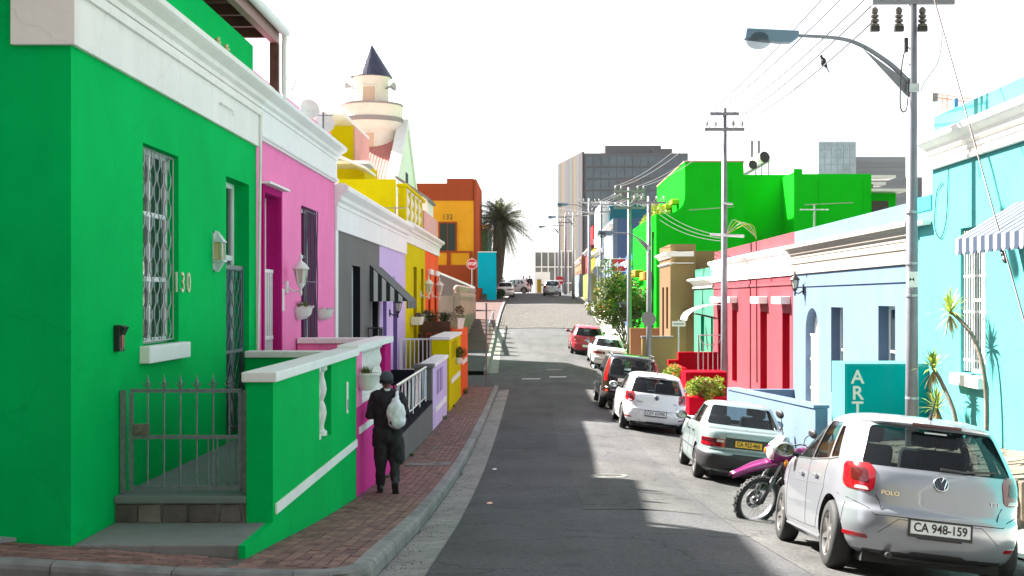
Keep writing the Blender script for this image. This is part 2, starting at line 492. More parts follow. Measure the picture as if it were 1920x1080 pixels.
# cobbled crossing: real setts, too small to tell one by one
cb = MB(); rnd = random.Random(3)
d = 78.2
while d < 99.5:
    x = -2.2 + rnd.random() * 0.1
    while x < 4.1:
        w = 0.12 + rnd.random() * 0.06; l = 0.16
        z = ROADZ(x, d) + 0.008 + rnd.random() * 0.018
        sl = (rz(d + .3) - rz(d - .3)) / .6
        a = 0.02
        cb.add([(x, d, z - .03), (x + w - .015, d, z - .03), (x + w - .015, d + l - .02, z - .03 + sl * l), (x, d + l - .02, z - .03 + sl * l),
                (x + a, d + a, z + .02), (x + w - .015 - a, d + a, z + .02), (x + w - .015 - a, d + l - .02 - a, z + .02 + sl * l), (x + a, d + l - .02 - a, z + .02 + sl * l)],
               [(4, 5, 6, 7), (0, 1, 5, 4), (1, 2, 6, 5), (2, 3, 7, 6), (3, 0, 4, 7)])
        x += w
    d += 0.17
o = cb.build('cobblestone', COBB, fixn=False)
tag(o, 'pale rough cobblestones laid across the rising street', 'cobbles', kind='stuff')

# --- left pavement, block by the green house
SWZ = lambda x, d: rz(d) + 0.135 + 0.075 * max(0.0, -2.36 - x)
pave = strip('pavement', 9.6, 46.5, 0.6, lambda d: -9.0, lambda d: -1.40, lambda x, d: SWZ(x, d) - 0.012, BED, 10)
tag(pave, kind='structure')
def unit_brick():
    m = MB(); a, b, h, c = 0.1, 0.047, 0.05, 0.005
    m.add([(-b, -a, -h), (b, -a, -h), (b, a, -h), (-b, a, -h), (-b, -a, -c), (b, -a, -c), (b, a, -c), (-b, a, -c),
           (-b + c, -a + c, 0), (b - c, -a + c, 0), (b - c, a - c, 0), (-b + c, a - c, 0)],
          [(0, 1, 5, 4), (1, 2, 6, 5), (2, 3, 7, 6), (3, 0, 4, 7), (4, 5, 9, 8), (5, 6, 10, 9), (6, 7, 11, 10), (7, 4, 8, 11), (8, 9, 10, 11)])
    return m
bproto = unit_brick()
bm_mesh = None; nb = 0; rest = MB(); rnd = random.Random(5)
def place_brick(x, d, along_x=False, single=True):
    global bm_mesh, nb
    sl = (SWZ(x, d + .2) - SWZ(x, d - .2)) / .4
    sx = (SWZ(x + .05, d) - SWZ(x - .05, d)) / .1
    loc = Vector((x, d, SWZ(x, d) + rnd.uniform(-.004, .004)))
    rot = Matrix.Rotation(math.atan(sl) + rnd.uniform(-.012, .012), 4, 'X') @ Matrix.Rotation(-math.atan(sx) + rnd.uniform(-.02, .02), 4, 'Y') @ Matrix.Rotation((R(90) if along_x else 0) + rnd.uniform(-.012, .012), 4, 'Z')
    if single and nb < 300:
        if bm_mesh is None:
            o = bproto.build('brick', BRICK, pave, fixn=False); bm_mesh = o.data
        else:
            o = bpy.data.objects.new('brick', bm_mesh); C.objects.link(o); o.parent = pave
        o.matrix_local = Matrix.Translation(loc) @ rot
        nb += 1
    else:
        M = Matrix.Translation(loc) @ rot
        rest.add([M @ Vector(v) for v in bproto.v], bproto.f)
row = 0
d = 9.95
cols = [(-2.31 + k * 0.1035) for k in range(9)]
while d < 46.3:
    for k, x in enumerate(cols):
        dd = d + (0.105 if k % 2 else 0)
        place_brick(x, dd)
    d += 0.21
for k in range(9):
    x = -6.0
    while x < (-2.45 if k > 3 else -1.75):
        dd = 9.69 + k * 0.1035
        if dd < 10.5: place_brick(x + (0.105 if k % 2 else 0), dd, True, False)
        x += 0.21
BRICK_J = piece_mat('paving brick bulk', srgb(120, 86, 80), 0.0, 0.0)
_n = BRICK_J.node_tree
_gi = _n.nodes.new('ShaderNodeNewGeometry')
for l in list(_n.links):
    if l.from_node.type == 'OBJECT_INFO':
        ts = l.to_socket; _n.links.remove(l); _n.links.new(_gi.outputs['Random Per Island'], ts)
for nd in _n.nodes:
    if nd.type == 'MAP_RANGE' and abs(nd.inputs[3].default_value - 1.0) < 1e-6:
        nd.inputs[3].default_value = 0.7; nd.inputs[4].default_value = 1.3
o = rest.build('brick_field', BRICK_J, pave, fixn=False); o['kind'] = 'stuff'

# kerb stones and gutter slabs
kerb = strip('kerb', 10.0, 46.6, 0.9, lambda d: -1.41, lambda d: -1.28, lambda x, d: rz(d) + 0.03, KERBM, 1)
tag(kerb, kind='structure')
def kerb_stone(p0, p1, inward, z0f, wid=0.15, rise=0.15, name='kerb_stone', par=None, mat=None):
    """a bevelled kerb stone from p0 to p1 (street edge line); inward points to the pavement"""
    p0 = Vector((*p0, 0)); p1 = Vector((*p1, 0)); inw = Vector((*inward, 0)).normalized()
    t = (p1 - p0).normalized(); g_ = 0.004
    p0 = p0 + t * g_; p1 = p1 - t * g_
    prof = [(0.0, -0.12), (0.0, rise - 0.05), (0.012, rise - 0.018), (0.04, rise), (wid, rise + 0.004), (wid, -0.12)]
    m = MB(); n = len(prof)
    vs = []
    for p in (p0, p1):
        zz = z0f(p.x, p.y)
        for w, h in prof: vs.append((p.x + inw.x * w, p.y + inw.y * w, zz + h))
    m.add(vs, [tuple(range(n))[::-1], tuple(range(n, 2 * n))] + [(i, (i + 1) % n, n + (i + 1) % n, n + i) for i in range(n)])
    return m.build(name, mat or KERBM, par or kerb)
zr = lambda x, d: ROADZ(x, d) - 0.004
d = 10.02
while d < 46.2:
    kerb_stone((-1.27, d), (-1.27, d + 0.9), (-1, 0), lambda x, y: rz(y) - 0.005 + 0.02 * math.sin(y * 7) * 0.2)
    d += 0.9
arc = [(-1.27 - 0.52 * (1 - math.cos(w)), 10.02 - 0.52 * math.sin(w)) for w in [R(a) for a in (0, 30, 60, 90)]]
for i in range(3):
    a, b = arc[i], arc[i + 1]
    kerb_stone(a, b, (-(a[1] - b[1]), -(b[0] - a[0]) * 0 + 0.6 * (i + 0.2)), lambda x, y: rz(max(y, 9.5)) - 0.005)
x = arc[3][0]
while x > -8:
    kerb_stone((x, 9.5), (x - 0.9, 9.5), (0, 1), lambda xx, y: rz(9.5) - 0.005 + 0.06 * max(0, -2.36 - xx))
    x -= 0.9
for i in range(2):
    kerb_stone((-1.30 - i * 0.55, 46.65), (-1.85 - i * 0.55, 46.65), (0, -1), lambda xx, y: rz(46.6) - 0.005)
gut = strip('gutter', 9.2, 46.6, 0.9, lambda d: -1.26, lambda d: -0.89, lambda x, d: ROADZ(x, d) + 0.003, BED, 1)
tag(gut, kind='structure')
d = 9.4
while d < 46.0:
    m = MB(); L_ = 0.9
    x0, x1 = -1.262, -0.875
    e = 0.006
    za, zb = rz(d + e) + 0.012, rz(d + L_ - e) + 0.012
    m.add([(x0, d + e, za - .05), (x1, d + e, za + .02 - .05), (x1, d + L_ - e, zb + .02 - .05), (x0, d + L_ - e, zb - .05),
           (x0, d + e, za), (x1, d + e, za + .022), (x1, d + L_ - e, zb + .022), (x0, d + L_ - e, zb)],
          [(0, 3, 2, 1), (4, 5, 6, 7), (0, 1, 5, 4), (1, 2, 6, 5), (2, 3, 7, 6), (3, 0, 4, 7)])
    m.build('gutter_slab', GUTM, gut)
    d += L_

# --- left pavement beyond the first crossing
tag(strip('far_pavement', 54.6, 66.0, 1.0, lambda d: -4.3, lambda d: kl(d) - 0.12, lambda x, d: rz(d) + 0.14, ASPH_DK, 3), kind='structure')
tag(strip('far_pavement', 66.0, 112.0, 1.0, lambda d: -4.6, lambda d: kl(d) - 0.12, lambda x, d: rz(d) + 0.14, PINKPAVE, 3), kind='structure')
m = MB()
d = 54.6
while d < 104:
    a, b = kl(d), kl(d + 1.4)
    z0, z1 = rz(d), rz(d + 1.4)
    for (wa, ha) in [(0, 0)]:
        m.add([(a, d, z0 - .1), (a, d, z0 + .15), (a - .16, d, z0 + .16), (a - .16, d, z0 - .1),
               (b, d + 1.39, z1 - .1), (b, d + 1.39, z1 + .15), (b - .16, d + 1.39, z1 + .16), (b - .16, d + 1.39, z1 - .1)],
              [(0, 1, 2, 3), (4, 7, 6, 5), (0, 4, 5, 1), (1, 5, 6, 2), (2, 6, 7, 3), (3, 7, 4, 0)])
    d += 1.4
tag(m.build('far_kerb', GUTM), kind='structure')
tag(strip('far_gutter', 55, 78, 1.0, lambda d: kl(d) + 0.0, lambda d: kl(d) + 0.45, lambda x, d: ROADZ(x, d) + 0.01, GUTM, 1), kind='structure')

# --- right pavement: sloping up to the houses
def RPZ(x, d):
    k = kr(d); up = lerp_table([(0, 0.55), (24, 0.5), (30, 0.2), (36, 0.1), (60, 0.1), (140, 0.1)], d)
    return ROADZ(kr(d), d) + 0.14 + up * min(1.0, max(0.0, (x - k) / max(0.6, 6.7 - k)))
tag(strip('right_pavement', -10, 140, 1.0, lambda d: kr(d) + 0.13, lambda d: 7.2, RPZ, plain('pale pavement concrete', (.40, .385, .36), .9, var=.15, vscale=2), 5), kind='structure')
rk = strip('right_kerb', 2, 140, 1.0, lambda d: kr(d) + 0.01, lambda d: kr(d) + 0.13, lambda x, d: ROADZ(x, d) + 0.05, KERBM, 1)
tag(rk, kind='structure')
d = 8.0
while d < 62:
    a, b = kr(d), kr(d + 1.0)
    kerb_stone((a, d), (b, d + 1.0), (1, 0), zr, 0.14, 0.15, par=rk)
    d += 1.0
# stone terrace along the turquoise house, stepped up from the pavement
TZ = lambda x, d: -2.12 - (d - 18.0) * 0.055 - 0.10 * (6.7 - x)
TX0, TD0, TD1 = 5.45, 14.6, 21.6
m = MB()
for (x, d, s_) in ((TX0, TD0, 0), (6.72, TD0, 0), (6.72, TD1, 0), (TX0, TD1, 0)): m.v.append((x, d, TZ(x, d) - 0.02))
for (x, d) in ((TX0, TD0), (6.72, TD0), (6.72, TD1), (TX0, TD1)): m.v.append((x, d, rz(d) - 0.1))
m.f += [(0, 1, 2, 3), (4, 7, 6, 5), (0, 4, 5, 1), (1, 5, 6, 2), (2, 6, 7, 3), (3, 7, 4, 0)]; m.mi += [0] * 6
terr = m.build('stone_terrace', plain('terrace mortar', (0.2, 0.18, 0.155), 0.9, var=0.15, vscale=6))
tag(terr, kind='structure')
rnd = random.Random(11)
nx_, ny_ = 4, 19
gp = {}
for i in range(nx_ + 1):
    for j in range(ny_ + 1):
        jx = 0 if i in (0, nx_) else rnd.uniform(-.1, .1); jy = 0 if j in (0, ny_) else rnd.uniform(-.12, .12)
        gp[i, j] = Vector((TX0 + (6.69 - TX0) * i / nx_ + jx, TD0 + (TD1 - TD0) * j / ny_ + jy, 0))
for i in range(nx_):
    for j in range(ny_):
        q = [gp[i, j], gp[i + 1, j], gp[i + 1, j + 1], gp[i, j + 1]]
        c = sum(q, Vector()) / 4
        q = [c + (p - c) * (1 - 0.022 / max(.08, (p - c).length)) for p in q]
        q2 = []
        for k in range(4):            # knock the corners off
            a, b, e = q[k - 1], q[k], q[(k + 1) % 4]
            f1, f2 = rnd.uniform(.08, .3), rnd.uniform(.08, .3)
            q2 += [b + (a - b) * f1, b + (e - b) * f2]
        hgt = rnd.uniform(-.004, .012)
        poly = [(p.x, p.y, TZ(p.x, p.y) - 0.03) for p in q2]
        MB().prism(poly, (0, 0, 0.035 + hgt)).build('paving_stone', STONEM, terr)
for j in range(9):                     # rough stones of the step's face
    d0 = TD0 + j * 0.74
    MB().box(TX0 - 0.09 - rnd.random() * .03, TX0 + .05, d0 + .012, d0 + .728, rz(d0) + .1, TZ(TX0, d0 + .7) - 0.02 + rnd.uniform(-.02, 0)).build('edge_stone', STONEM, terr, bev=.02)
for j in range(3):
    x0 = TX0 + .06 + j * 0.41
    MB().box(x0 + .01, x0 + .40, TD0 - 0.1 - rnd.random() * .03, TD0 + .03, rz(TD0) + .1, TZ(x0, TD0) - 0.02).build('edge_stone', STONEM, terr, bev=.02)

# markings, manholes
for (px, py, d, w, l) in ((995, 708, 51.5, .75, .5), (1045, 705, 52.5, .7, .5)):
    x = (px - VX) * d / S
    mk = MB()
    mk.quad(*[(xx, dd, ROADZ(xx, dd) + 0.006) for xx, dd in ((x - w / 2, d), (x + w / 2, d), (x + w / 2 + .05, d + l), (x - w / 2 + .05, d + l))])
    tag(mk.build('road_marking', ROADWHITE, fixn=False), kind='structure')
for (x, d, r_, lab) in ((1.28, 21.6, .31, 'round iron manhole cover set in the sunlit roadway'), (-1.86, 21.6, .0, None), (0.9, 56.5, .35, 'round manhole cover in the shaded road past the crossing')):
    if not lab: continue
    t_ = thing('manhole_cover', lab, 'manhole cover', (x, d, ROADZ(x, d)))
    sl = math.atan((rz(d + .4) - rz(d - .4)) / .8)
    t_.rotation_euler = (sl, 0, 0)
    MB().lathe([(r_, -.03), (r_, .006), (r_ - .045, .008), (r_ - .05, -.004)], n=28).build('rim', KERBM, t_, local=True)
    mm = MB().lathe([(r_ - .055, -.03), (r_ - .055, .006), (0.001, .007)], n=28)
    for k in range(-3, 4):
        hw = math.sqrt(max(0, (r_ - .08) ** 2 - (k * .07) ** 2))
        if hw > .03: mm.box(-hw, hw, k * .07 - .014, k * .07 + .014, .006, .011)
    mm.build('lid', plain('cast iron', (0.2, 0.19, 0.18), 0.55, 0.6, var=0.3), t_, local=True)
# small concrete covers let into the brick pavement
for (x, d, w, l) in ((-1.95, 22.6, .62, .38), (-1.62, 22.7, .3, .4), (-1.95, 25.9, .2, .1)):
    sl = (SWZ(x, d + .2) - SWZ(x, d - .2)) / .4
    o = MB().box(-w / 2, w / 2, -l / 2, l / 2, -.04, .012).build('service_cover', KERBM, bev=.006)
    o.location = (x, d, SWZ(x, d)); o.rotation_euler = (math.atan(sl), 0, 0)
    tag(o, 'grey concrete service cover set in the brick pavement', 'cover', 'service covers in the pavement')

o = MB().prism([(-9, 10.12, SWZ(-4, 10.3) + .30), (-4.35, 10.30, SWZ(-4.3, 10.3) - .005), (-4.25, 10.52, SWZ(-4.3, 10.5) - .005), (-9, 10.52, SWZ(-4, 10.3) + .34)], (0, 0, .03)).build('concrete_apron', plain('rough cement', (.30, .31, .33), .9, var=.3, vscale=5, bump=.3, bscale=20))
tag(o, kind='structure')
# the flank of the mountain behind the camera, unseen, added to block low sky
hb = MB(); hys = [-45, -80, -140, -240, -420]; hzs = [0.0, 14, 44, 95, 190]
hb.add([(x, y, z * (1 + .12 * math.sin(x * .013 + y * .01))) for y, z in zip(hys, hzs) for x in range(-700, 701, 50)], [(i * 29 + k, i * 29 + k + 1, (i + 1) * 29 + k + 1, (i + 1) * 29 + k) for i in range(4) for k in range(28)])
tag(hb.build('hill', plain('mountain scrub', (.07, .075, .04), .95, var=.4, vscale=.05), smooth='all', fixn=False), kind='structure')

# grit and leaf litter gathered along the kerbs
gr = MB(); rnd = random.Random(77)
for k in range(620):
    if k % 3:
        d = 9.5 + 30 * rnd.random() ** 1.6; x = -1.24 + abs(rnd.gauss(0, .16)); z = ROADZ(x, d) + .014 + .022 * max(0, min(1, (x + 1.262) / .39))
    else:
        d = 10 + 30 * rnd.random() ** 1.4; x = kr(d) - abs(rnd.gauss(0, .35)); z = ROADZ(x, d) + .008
    s_ = rnd.uniform(.004, .013); a = rnd.uniform(0, 6.28)
    c_, sn = math.cos(a) * s_, math.sin(a) * s_
    gr.add([(x + c_, d + sn, z), (x - sn, d + c_, z), (x - c_, d - sn, z), (x, d, z + s_ * .8)], [(0, 1, 3), (1, 2, 3), (2, 0, 3)])
o = gr.build('kerb_grit', plain('grit', (.15, .125, .095), .95, var=.6, vscale=2), fixn=False)
tag(o, 'grit and dry leaf litter gathered along the kerbs', 'grit', kind='stuff')
# ------------------------------------------------------------------ house kit
class Fac:
    """a street front in the plane x = X; u runs down the street, v is height, w sticks out"""
    def __init__(s, X, sgn, root): s.X, s.sgn, s.root = X, sgn, root
    def p(s, u, v, w=0.0): return (s.X + s.sgn * w, u, v)
    def wall(s, u0, u1, v0, v1, ops, mat, thick=0.3, name='wall', reveal=None):
        us = sorted({u0, u1, *[o[0] for o in ops], *[o[1] for o in ops]})
        vs = sorted({v0, v1, *[o[2] for o in ops], *[o[3] for o in ops]})
        m = MB(); rv = MB()
        inside = lambda u, v: any(o[0] < u < o[1] and o[2] < v < o[3] for o in ops)
        for i in range(len(us) - 1):
            for j in range(len(vs) - 1):
                a, b, c, d = us[i], us[i + 1], vs[j], vs[j + 1]
                if inside((a + b) / 2, (c + d) / 2): continue
                m.quad(s.p(a, c), s.p(b, c), s.p(b, d), s.p(a, d))
                m.quad(s.p(a, c, -thick), s.p(a, d, -thick), s.p(b, d, -thick), s.p(b, c, -thick))
        for (q, w) in (((u0, v0), (u0, v1)), ((u0, v1), (u1, v1)), ((u1, v1), (u1, v0)), ((u1, v0), (u0, v0))):
            m.quad(s.p(*q), s.p(*w), s.p(*w, -thick), s.p(*q, -thick))
        for o in ops:
            a, b, c, d = o[:4]; rv = MB(); tgt = rv if reveal else m
            arch = o[4] if len(o) > 4 else 0
            if not arch:
                ring = [(a, c), (a, d), (b, d), (b, c)]
            else:
                n = 10; cu, ru = (a + b) / 2, (b - a) / 2
                arcp = [(cu - ru * math.cos(math.pi * k / n), d - arch + arch * math.sin(math.pi * k / n)) for k in range(n + 1)]
                ring = [(a, c)] + arcp + [(b, c)]
                for k in range(n):
                    corner = (a, d) if k < n / 2 else (b, d)
                    for w in (0, -thick):
                        m.tri(s.p(*corner, w), s.p(*arcp[k], w), s.p(*arcp[k + 1], w))
                for w in (0, -thick): m.tri(s.p(a, d, w), s.p(*arcp[n // 2], w), s.p(b, d, w))
            for k in range(len(ring)):
                q, w = ring[k], ring[(k + 1) % len(ring)]
                tgt.quad(s.p(*q), s.p(*w), s.p(*w, -thick), s.p(*q, -thick))
            if reveal: rv.build('reveal', reveal, s.root, fixn=False)
        ob = m.build(name, mat, s.root, fixn=False)
        fix_out(ob)
        return ob
    def box(s, u0, u1, v0, v1, w0, w1): return MB().box(s.X + s.sgn * w0, s.X + s.sgn * w1, u0, u1, v0, v1)
    def mould(s, u0, u1, prof): return MB().prism([s.p(u0, v, w) for w, v in prof], (0, u1 - u0, 0))
    def window(s, a, b, c, d, mat=None, dep=0.14, fr=0.06, nu=1, nv=2, name='window', glass=None, arch=0):
        mat = mat or TRIM; m = MB(); q = lambda *k: m.box(s.X - s.sgn * (dep + .05), s.X - s.sgn * dep, *k)
        q(a, a + fr, c, d); q(b - fr, b, c, d); q(a + fr, b - fr, c, c + fr); q(a + fr, b - fr, d - fr, d)
        if not nu and not nv: pass
        for k in range(1, nu):
            u = a + (b - a) * k / nu; q(u - .02, u + .02, c + fr, d - fr)
        for k in range(1, nv):
            v = c + (d - c) * k / nv
            us = [a + fr] + [a + (b - a) * j / nu for j in range(1, nu)] + [b - fr]
            for j in range(len(us) - 1):
                q(us[j] + (.021 if j else 0), us[j + 1] - (.021 if j < len(us) - 2 else 0), v - .025, v + .025)
        w = m.build(name, mat, s.root, bev=.006)
        MB().box(s.X - s.sgn * (dep + .035), s.X - s.sgn * (dep + .025), a + fr * .6, b - fr * .6, c + fr * .6, d - fr * .6).build('pane', glass or GLASS, w)
        return w
    def door(s, a, b, c, d, mat, dep=0.16, fan=0.0, frame=None, glass=None, panels=(2, 3)):
        frame = frame or TRIM; fr = .07; m = MB()
        q = lambda mm, u0, u1, v0, v1, w0, w1: mm.box(s.X - s.sgn * w0, s.X - s.sgn * w1, u0, u1, v0, v1)
        q(m, a, a + fr, c, d, dep, dep + .08); q(m, b - fr, b, c, d, dep, dep + .08); q(m, a + fr, b - fr, d - fr, d, dep, dep + .08)
        top = d - fr
        if fan:
            q(m, a + fr, b - fr, d - fan - fr, d - fan, dep, dep + .08); top = d - fan - fr
        fo = m.build('door_frame', frame, s.root, bev=.006)
        if fan: q(MB(), a + fr, b - fr, d - fan, d - fr, dep + .03, dep + .04).build('pane', glass or GLASS, fo)
        dm = MB(); q(dm, a + fr + .004, b - fr - .004, c + .01, top - .004, dep + .03, dep + .075)
        du, dv = (b - a - 2 * fr) / panels[0], (top - c) / panels[1]
        for i in range(panels[0]):
            for j in range(panels[1]):
                q(dm, a + fr + du * i + .07, a + fr + du * (i + 1) - .07, c + dv * j + .08, c + dv * (j + 1) - .06, dep + .016, dep + .029)
        do = dm.build('door', mat, s.root, bev=.008)
        MB().ball((s.X - s.sgn * (dep - .0), a + fr + .07, c + 1.05), .03).build('handle', GALV, do, smooth='all')
        return do

def fix_out(ob):
    me = ob.data
    bm = bmesh.new(); bm.from_mesh(me)
    bmesh.ops.remove_doubles(bm, verts=bm.verts, dist=1e-5)
    bmesh.ops.recalc_face_normals(bm, faces=bm.faces)
    bm.to_mesh(me); bm.free()

CORN = [(-.02, 0), (.05, 0), (.05, .05), (.09, .08), (.10, .13), (.17, .18), (.19, .20), (.19, .26), (.14, .29), (-.02, .30)]
def cornice_prof(v0, v1, out=0.2, w0=0.0):
    h = v1 - v0
    return [(w0 + w / .19 * out if w > 0 else w0 - .02, v0 + y / .30 * h) for w, y in CORN]

def shell(F, u0, u1, vb, vt, depth, mat, roofmat=None, roof_v=None, near=True, far=True):
    """party walls, back wall and flat roof behind a street front"""
    xi = F.X - F.sgn * .302; xo = F.X - F.sgn * depth
    if near: MB().box(xi, xo, u0 + .003, u0 + .22, vb, vt).build('side_wall', mat, F.root)
    if far: MB().box(xi, xo, u1 - .22, u1 - .003, vb, vt).build('side_wall', mat, F.root)
    MB().box(xo, xo - F.sgn * .2, u0 + .003, u1 - .003, vb, vt).build('back_wall', mat, F.root)
    rv = roof_v if roof_v is not None else vt - .35
    MB().box(xi, xo, u0 + .223, u1 - .223, rv - .15, rv).build('roof', roofmat or ROOF, F.root)
ROOF = plain('flat roof felt', (0.2, 0.19, 0.18), 0.9, var=0.2, vscale=2)

def lantern(name, label, base, out, mat, glow=None, s=1.0, group=None):
    """wall lantern: back plate, arm, hexagonal glass body, cap, finial; out = unit vector off the wall"""
    t = thing(name, label, 'wall lamp', base, group)
    o = Vector(out); side = Vector((0, 1, 0)) if abs(o.x) > .5 else Vector((1, 0, 0))
    MB().obox(o * .012 * s, o * .012 * s, side * .045 * s, Vector((0, 0, .07 * s))).build('back_plate', mat, t, local=True, bev=.006)
    c = o * .17 * s
    MB().tube(smooth_path([o * .02 * s, o * .09 * s + Vector((0, 0, -.05 * s)), c + Vector((0, 0, -.03 * s)), c + Vector((0, 0, .03 * s))], 5), .012 * s, 8).build('arm', mat, t, local=True, smooth=True)
    MB().lathe([(.012 * s, -.1 * s), (.02 * s, -.06 * s), (.012 * s, -.03 * s), (.045 * s, .02 * s), (.05 * s, .04 * s)], c, 8).build('cup', mat, t, local=True, smooth=True)
    MB().lathe([(.045 * s, .041 * s), (.075 * s, .199 * s)], c, 6).build('lamp_glass', glow or plain('lantern glass', (.55, .53, .45), .15), t, local=True)
    fr = MB()
    for k in range(6):
        w = 2 * math.pi * k / 6
        fr.tube([c + Vector((math.cos(w) * .048 * s, math.sin(w) * .048 * s, .04 * s)), c + Vector((math.cos(w) * .079 * s, math.sin(w) * .079 * s, .2 * s))], .006 * s, 5)
    fr.build('cage', mat, t, local=True)
    MB().lathe([(.095 * s, .2 * s), (.098 * s, .21 * s), (.06 * s, .26 * s), (.03 * s, .285 * s), (.012 * s, .3 * s), (.018 * s, .325 * s), (.004 * s, .39 * s)], c, 12).build('cap', mat, t, local=True, smooth=True)
    return t

def baluster(c, h, r, n=12):
    k = h
    prof = [(r * 1.0, 0), (r * 1.0, .06 * k), (r * .62, .09 * k), (r * .55, .14 * k), (r * .8, .24 * k), (r * .95, .33 * k), (r * .8, .42 * k), (r * .5, .5 * k),
            (r * .8, .58 * k), (r * .95, .67 * k), (r * .8, .76 * k), (r * .55, .86 * k), (r * .62, .91 * k), (r * 1.0, .94 * k), (r * 1.0, k)]
    return MB().lathe(prof, c, n)
# ------------------------------------------------------------------ left row of houses
XL = -3.8
GREEN = paint('emerald paint', (0.0, 0.45, 0.098), dirt=0.12, var=0.10, dirt_rgb=(0.03, 0.12, 0.05))
PINK = paint('pink paint', (0.92, 0.24, 0.50), dirt=0.1)
MAGENTA = paint('magenta paint', (0.45, 0.012, 0.17), dirt=0.1)
GREY = paint('grey paint', (0.185, 0.18, 0.175), dirt=0.12)
NAVY = paint('charcoal paint', (0.018, 0.018, 0.024), dirt=0.1)
LILAC = paint('lilac paint', (0.60, 0.48, 0.78), dirt=0.08)
PURPLE = paint('purple paint', (0.2, 0.12, 0.36), dirt=0.05)
YELLOW = paint('yellow paint', (0.64, 0.545, 0.003), dirt=0.1, dirt_rgb=(.3, .25, .05))
ORANGE_R = paint('orange red paint', (0.9, 0.125, 0.04), dirt=0.1)
PALEPINK = paint('pale pink paint', (0.72, 0.40, 0.38), dirt=0.1)
CONC = paint('grey concrete', (0.22, 0.225, 0.22), 0.85, 0.5, 0.15, 0.3)
TIMBER = plain('brown timber', (0.09, 0.035, 0.022), 0.6, var=0.25, vscale=8)
LEAFG = leaf_mat('planter leaves', (0.07, 0.16, 0.03), (0.16, 0.22, 0.04))
SOIL = plain('soil', (0.05, 0.035, 0.025), 0.95, var=0.3)
PLASTER_W = plain('white plaster', (0.76, 0.75, 0.73), 0.55, var=0.08, vscale=10, bump=0.05)

def grass_tuft(mb, c, h, n, spread, rnd, wid=.008):
    for k in range(n):
        a = rnd.uniform(0, 6.28); e = rnd.uniform(.3, 1.0) * spread; hh = h * rnd.uniform(.6, 1.1)
        b = Vector(c) + Vector((rnd.uniform(-1, 1), rnd.uniform(-1, 1), 0)) * spread * .5
        tip = b + Vector((math.cos(a) * e, math.sin(a) * e, hh)); mid = b + (tip - b) * .5 + Vector((0, 0, hh * .15))
        s = Vector((-math.sin(a), math.cos(a), 0)) * wid
        mb.add([b - s, b + s, mid + s * .8, mid - s * .8, tip], [(0, 1, 2, 3), (3, 2, 4)])

def leaf_cloud(mb, pts, size, rnd, n):
    """n small leaves scattered round the given (centre, radius) clumps"""
    for k in range(n):
        c, r = pts[rnd.randrange(len(pts))]
        v = Vector((rnd.gauss(0, 1), rnd.gauss(0, 1), rnd.gauss(0, 1)))
        v = v.normalized() * r * rnd.uniform(.35, 1.0) ** .6
        p = Vector(c) + v
        a = Vector((rnd.gauss(0, 1), rnd.gauss(0, 1), rnd.gauss(0, .6))).normalized()
        b = a.cross(Vector((rnd.gauss(0, 1), rnd.gauss(0, 1), rnd.gauss(0, 1)))).normalized()
        s = size * rnd.uniform(.6, 1.3)
        mb.add([p - a * s, p + b * s * .45, p + a * s, p - b * s * .45], [(0, 1, 2, 3)])

def trellis(F, a, b, c, d, w, per=.155, amp=.036, cols=9, r=.007, mat=None, parent=None):
    m = MB()
    du = (b - a) / cols
    for k in range(cols + 1):
        u = a + du * k; ph = math.pi * (k % 2); n = max(8, int((d - c) / per * 6))
        m.tube([F.p(u + max(-1, min(1, 1.6 * math.cos(2 * math.pi * (c + (d - c) * i / n) / (per * 2) + ph))) * (amp if 0 < k < cols else 0), c + (d - c) * i / n, w) for i in range(n + 1)], r, 4)
    for v in (c, d): m.tube([F.p(a, v, w), F.p(b, v, w)], r * 1.5, 5)
    return m.build('grille', mat or STEEL_D, parent)

# ---- number 130, the green house
rt = thing('green_house', 'emerald green corner house with white frieze, number 130 beside its door', 'house', (XL, 10.52, -2.1))
F = Fac(XL, 1, rt)
u0, u1 = 10.52, 17.55
win = (12.46, 13.71, -.46, 1.52); dor = (15.83, 17.11, -1.79, 1.52)
F.wall(u0, u1, -2.8, 2.95, [win, dor], GREEN, .3)
MB().box(-4.1005, -13, u0, u0 + .25, -2.8, 3.45).build('side_wall', GREEN, rt)
MB().box(-4.103, -13, u1 - .25, u1 - .003, -2.8, 3.45).build('side_wall', GREEN, rt)
MB().box(-4.103, -12.9, u0 + .253, u1 - .253, 2.55, 2.8).build('roof', ROOF, rt)
F.box(u0 + .003, u1 - .002, 2.953, 3.47, -.28, -.04).build('parapet', GREEN, rt, bev=.012)
MB().box(XL - .48, XL + .05, u0 - .05, u0 - .001, 2.08, 2.95).box(XL + .001, XL + .05, u0 - .0005, u1 + .0, 2.08, 2.62).build('frieze', W_CREAM, rt, bev=.008)
F.mould(u0 - .06, u1 + .04, [(.0505, 2.50), (.085, 2.50), (.085, 2.56), (.0505, 2.58)]).build('string_moulding', W_CREAM, rt)
F.mould(u0 - .10, u1 + .05, cornice_prof(2.625, 2.93, .24)).build('cornice', W_CREAM, rt)
F.box(12.36, 13.83, -.63, -.462, -.05, .10).build('window_sill', W_WHITE, rt, bev=.012)
w = F.window(*win, TRIM, .12, .06, 2, 3)
trellis(F, win[0] + .03, win[1] - .03, win[2] + .03, win[3] - .03, -.05, parent=w, mat=plain('light galvanised bars', (.34, .37, .38), .45, .5))
dd = F.door(dor[0], dor[1], dor[2], dor[3], plain('slate blue door', (.06, .09, .11), .45, var=.15), .2, .95)
gm = MB()
for (a, b, c, d_) in ((15.86, 17.08, -1.72, -1.67), (15.86, 17.08, .38, .43), (15.86, 15.91, -1.67, .38), (17.03, 17.08, -1.67, .38), (15.91, 17.03, -.7, -.66)):
    gm.box(XL - .10, XL - .065, a, b, c, d_)
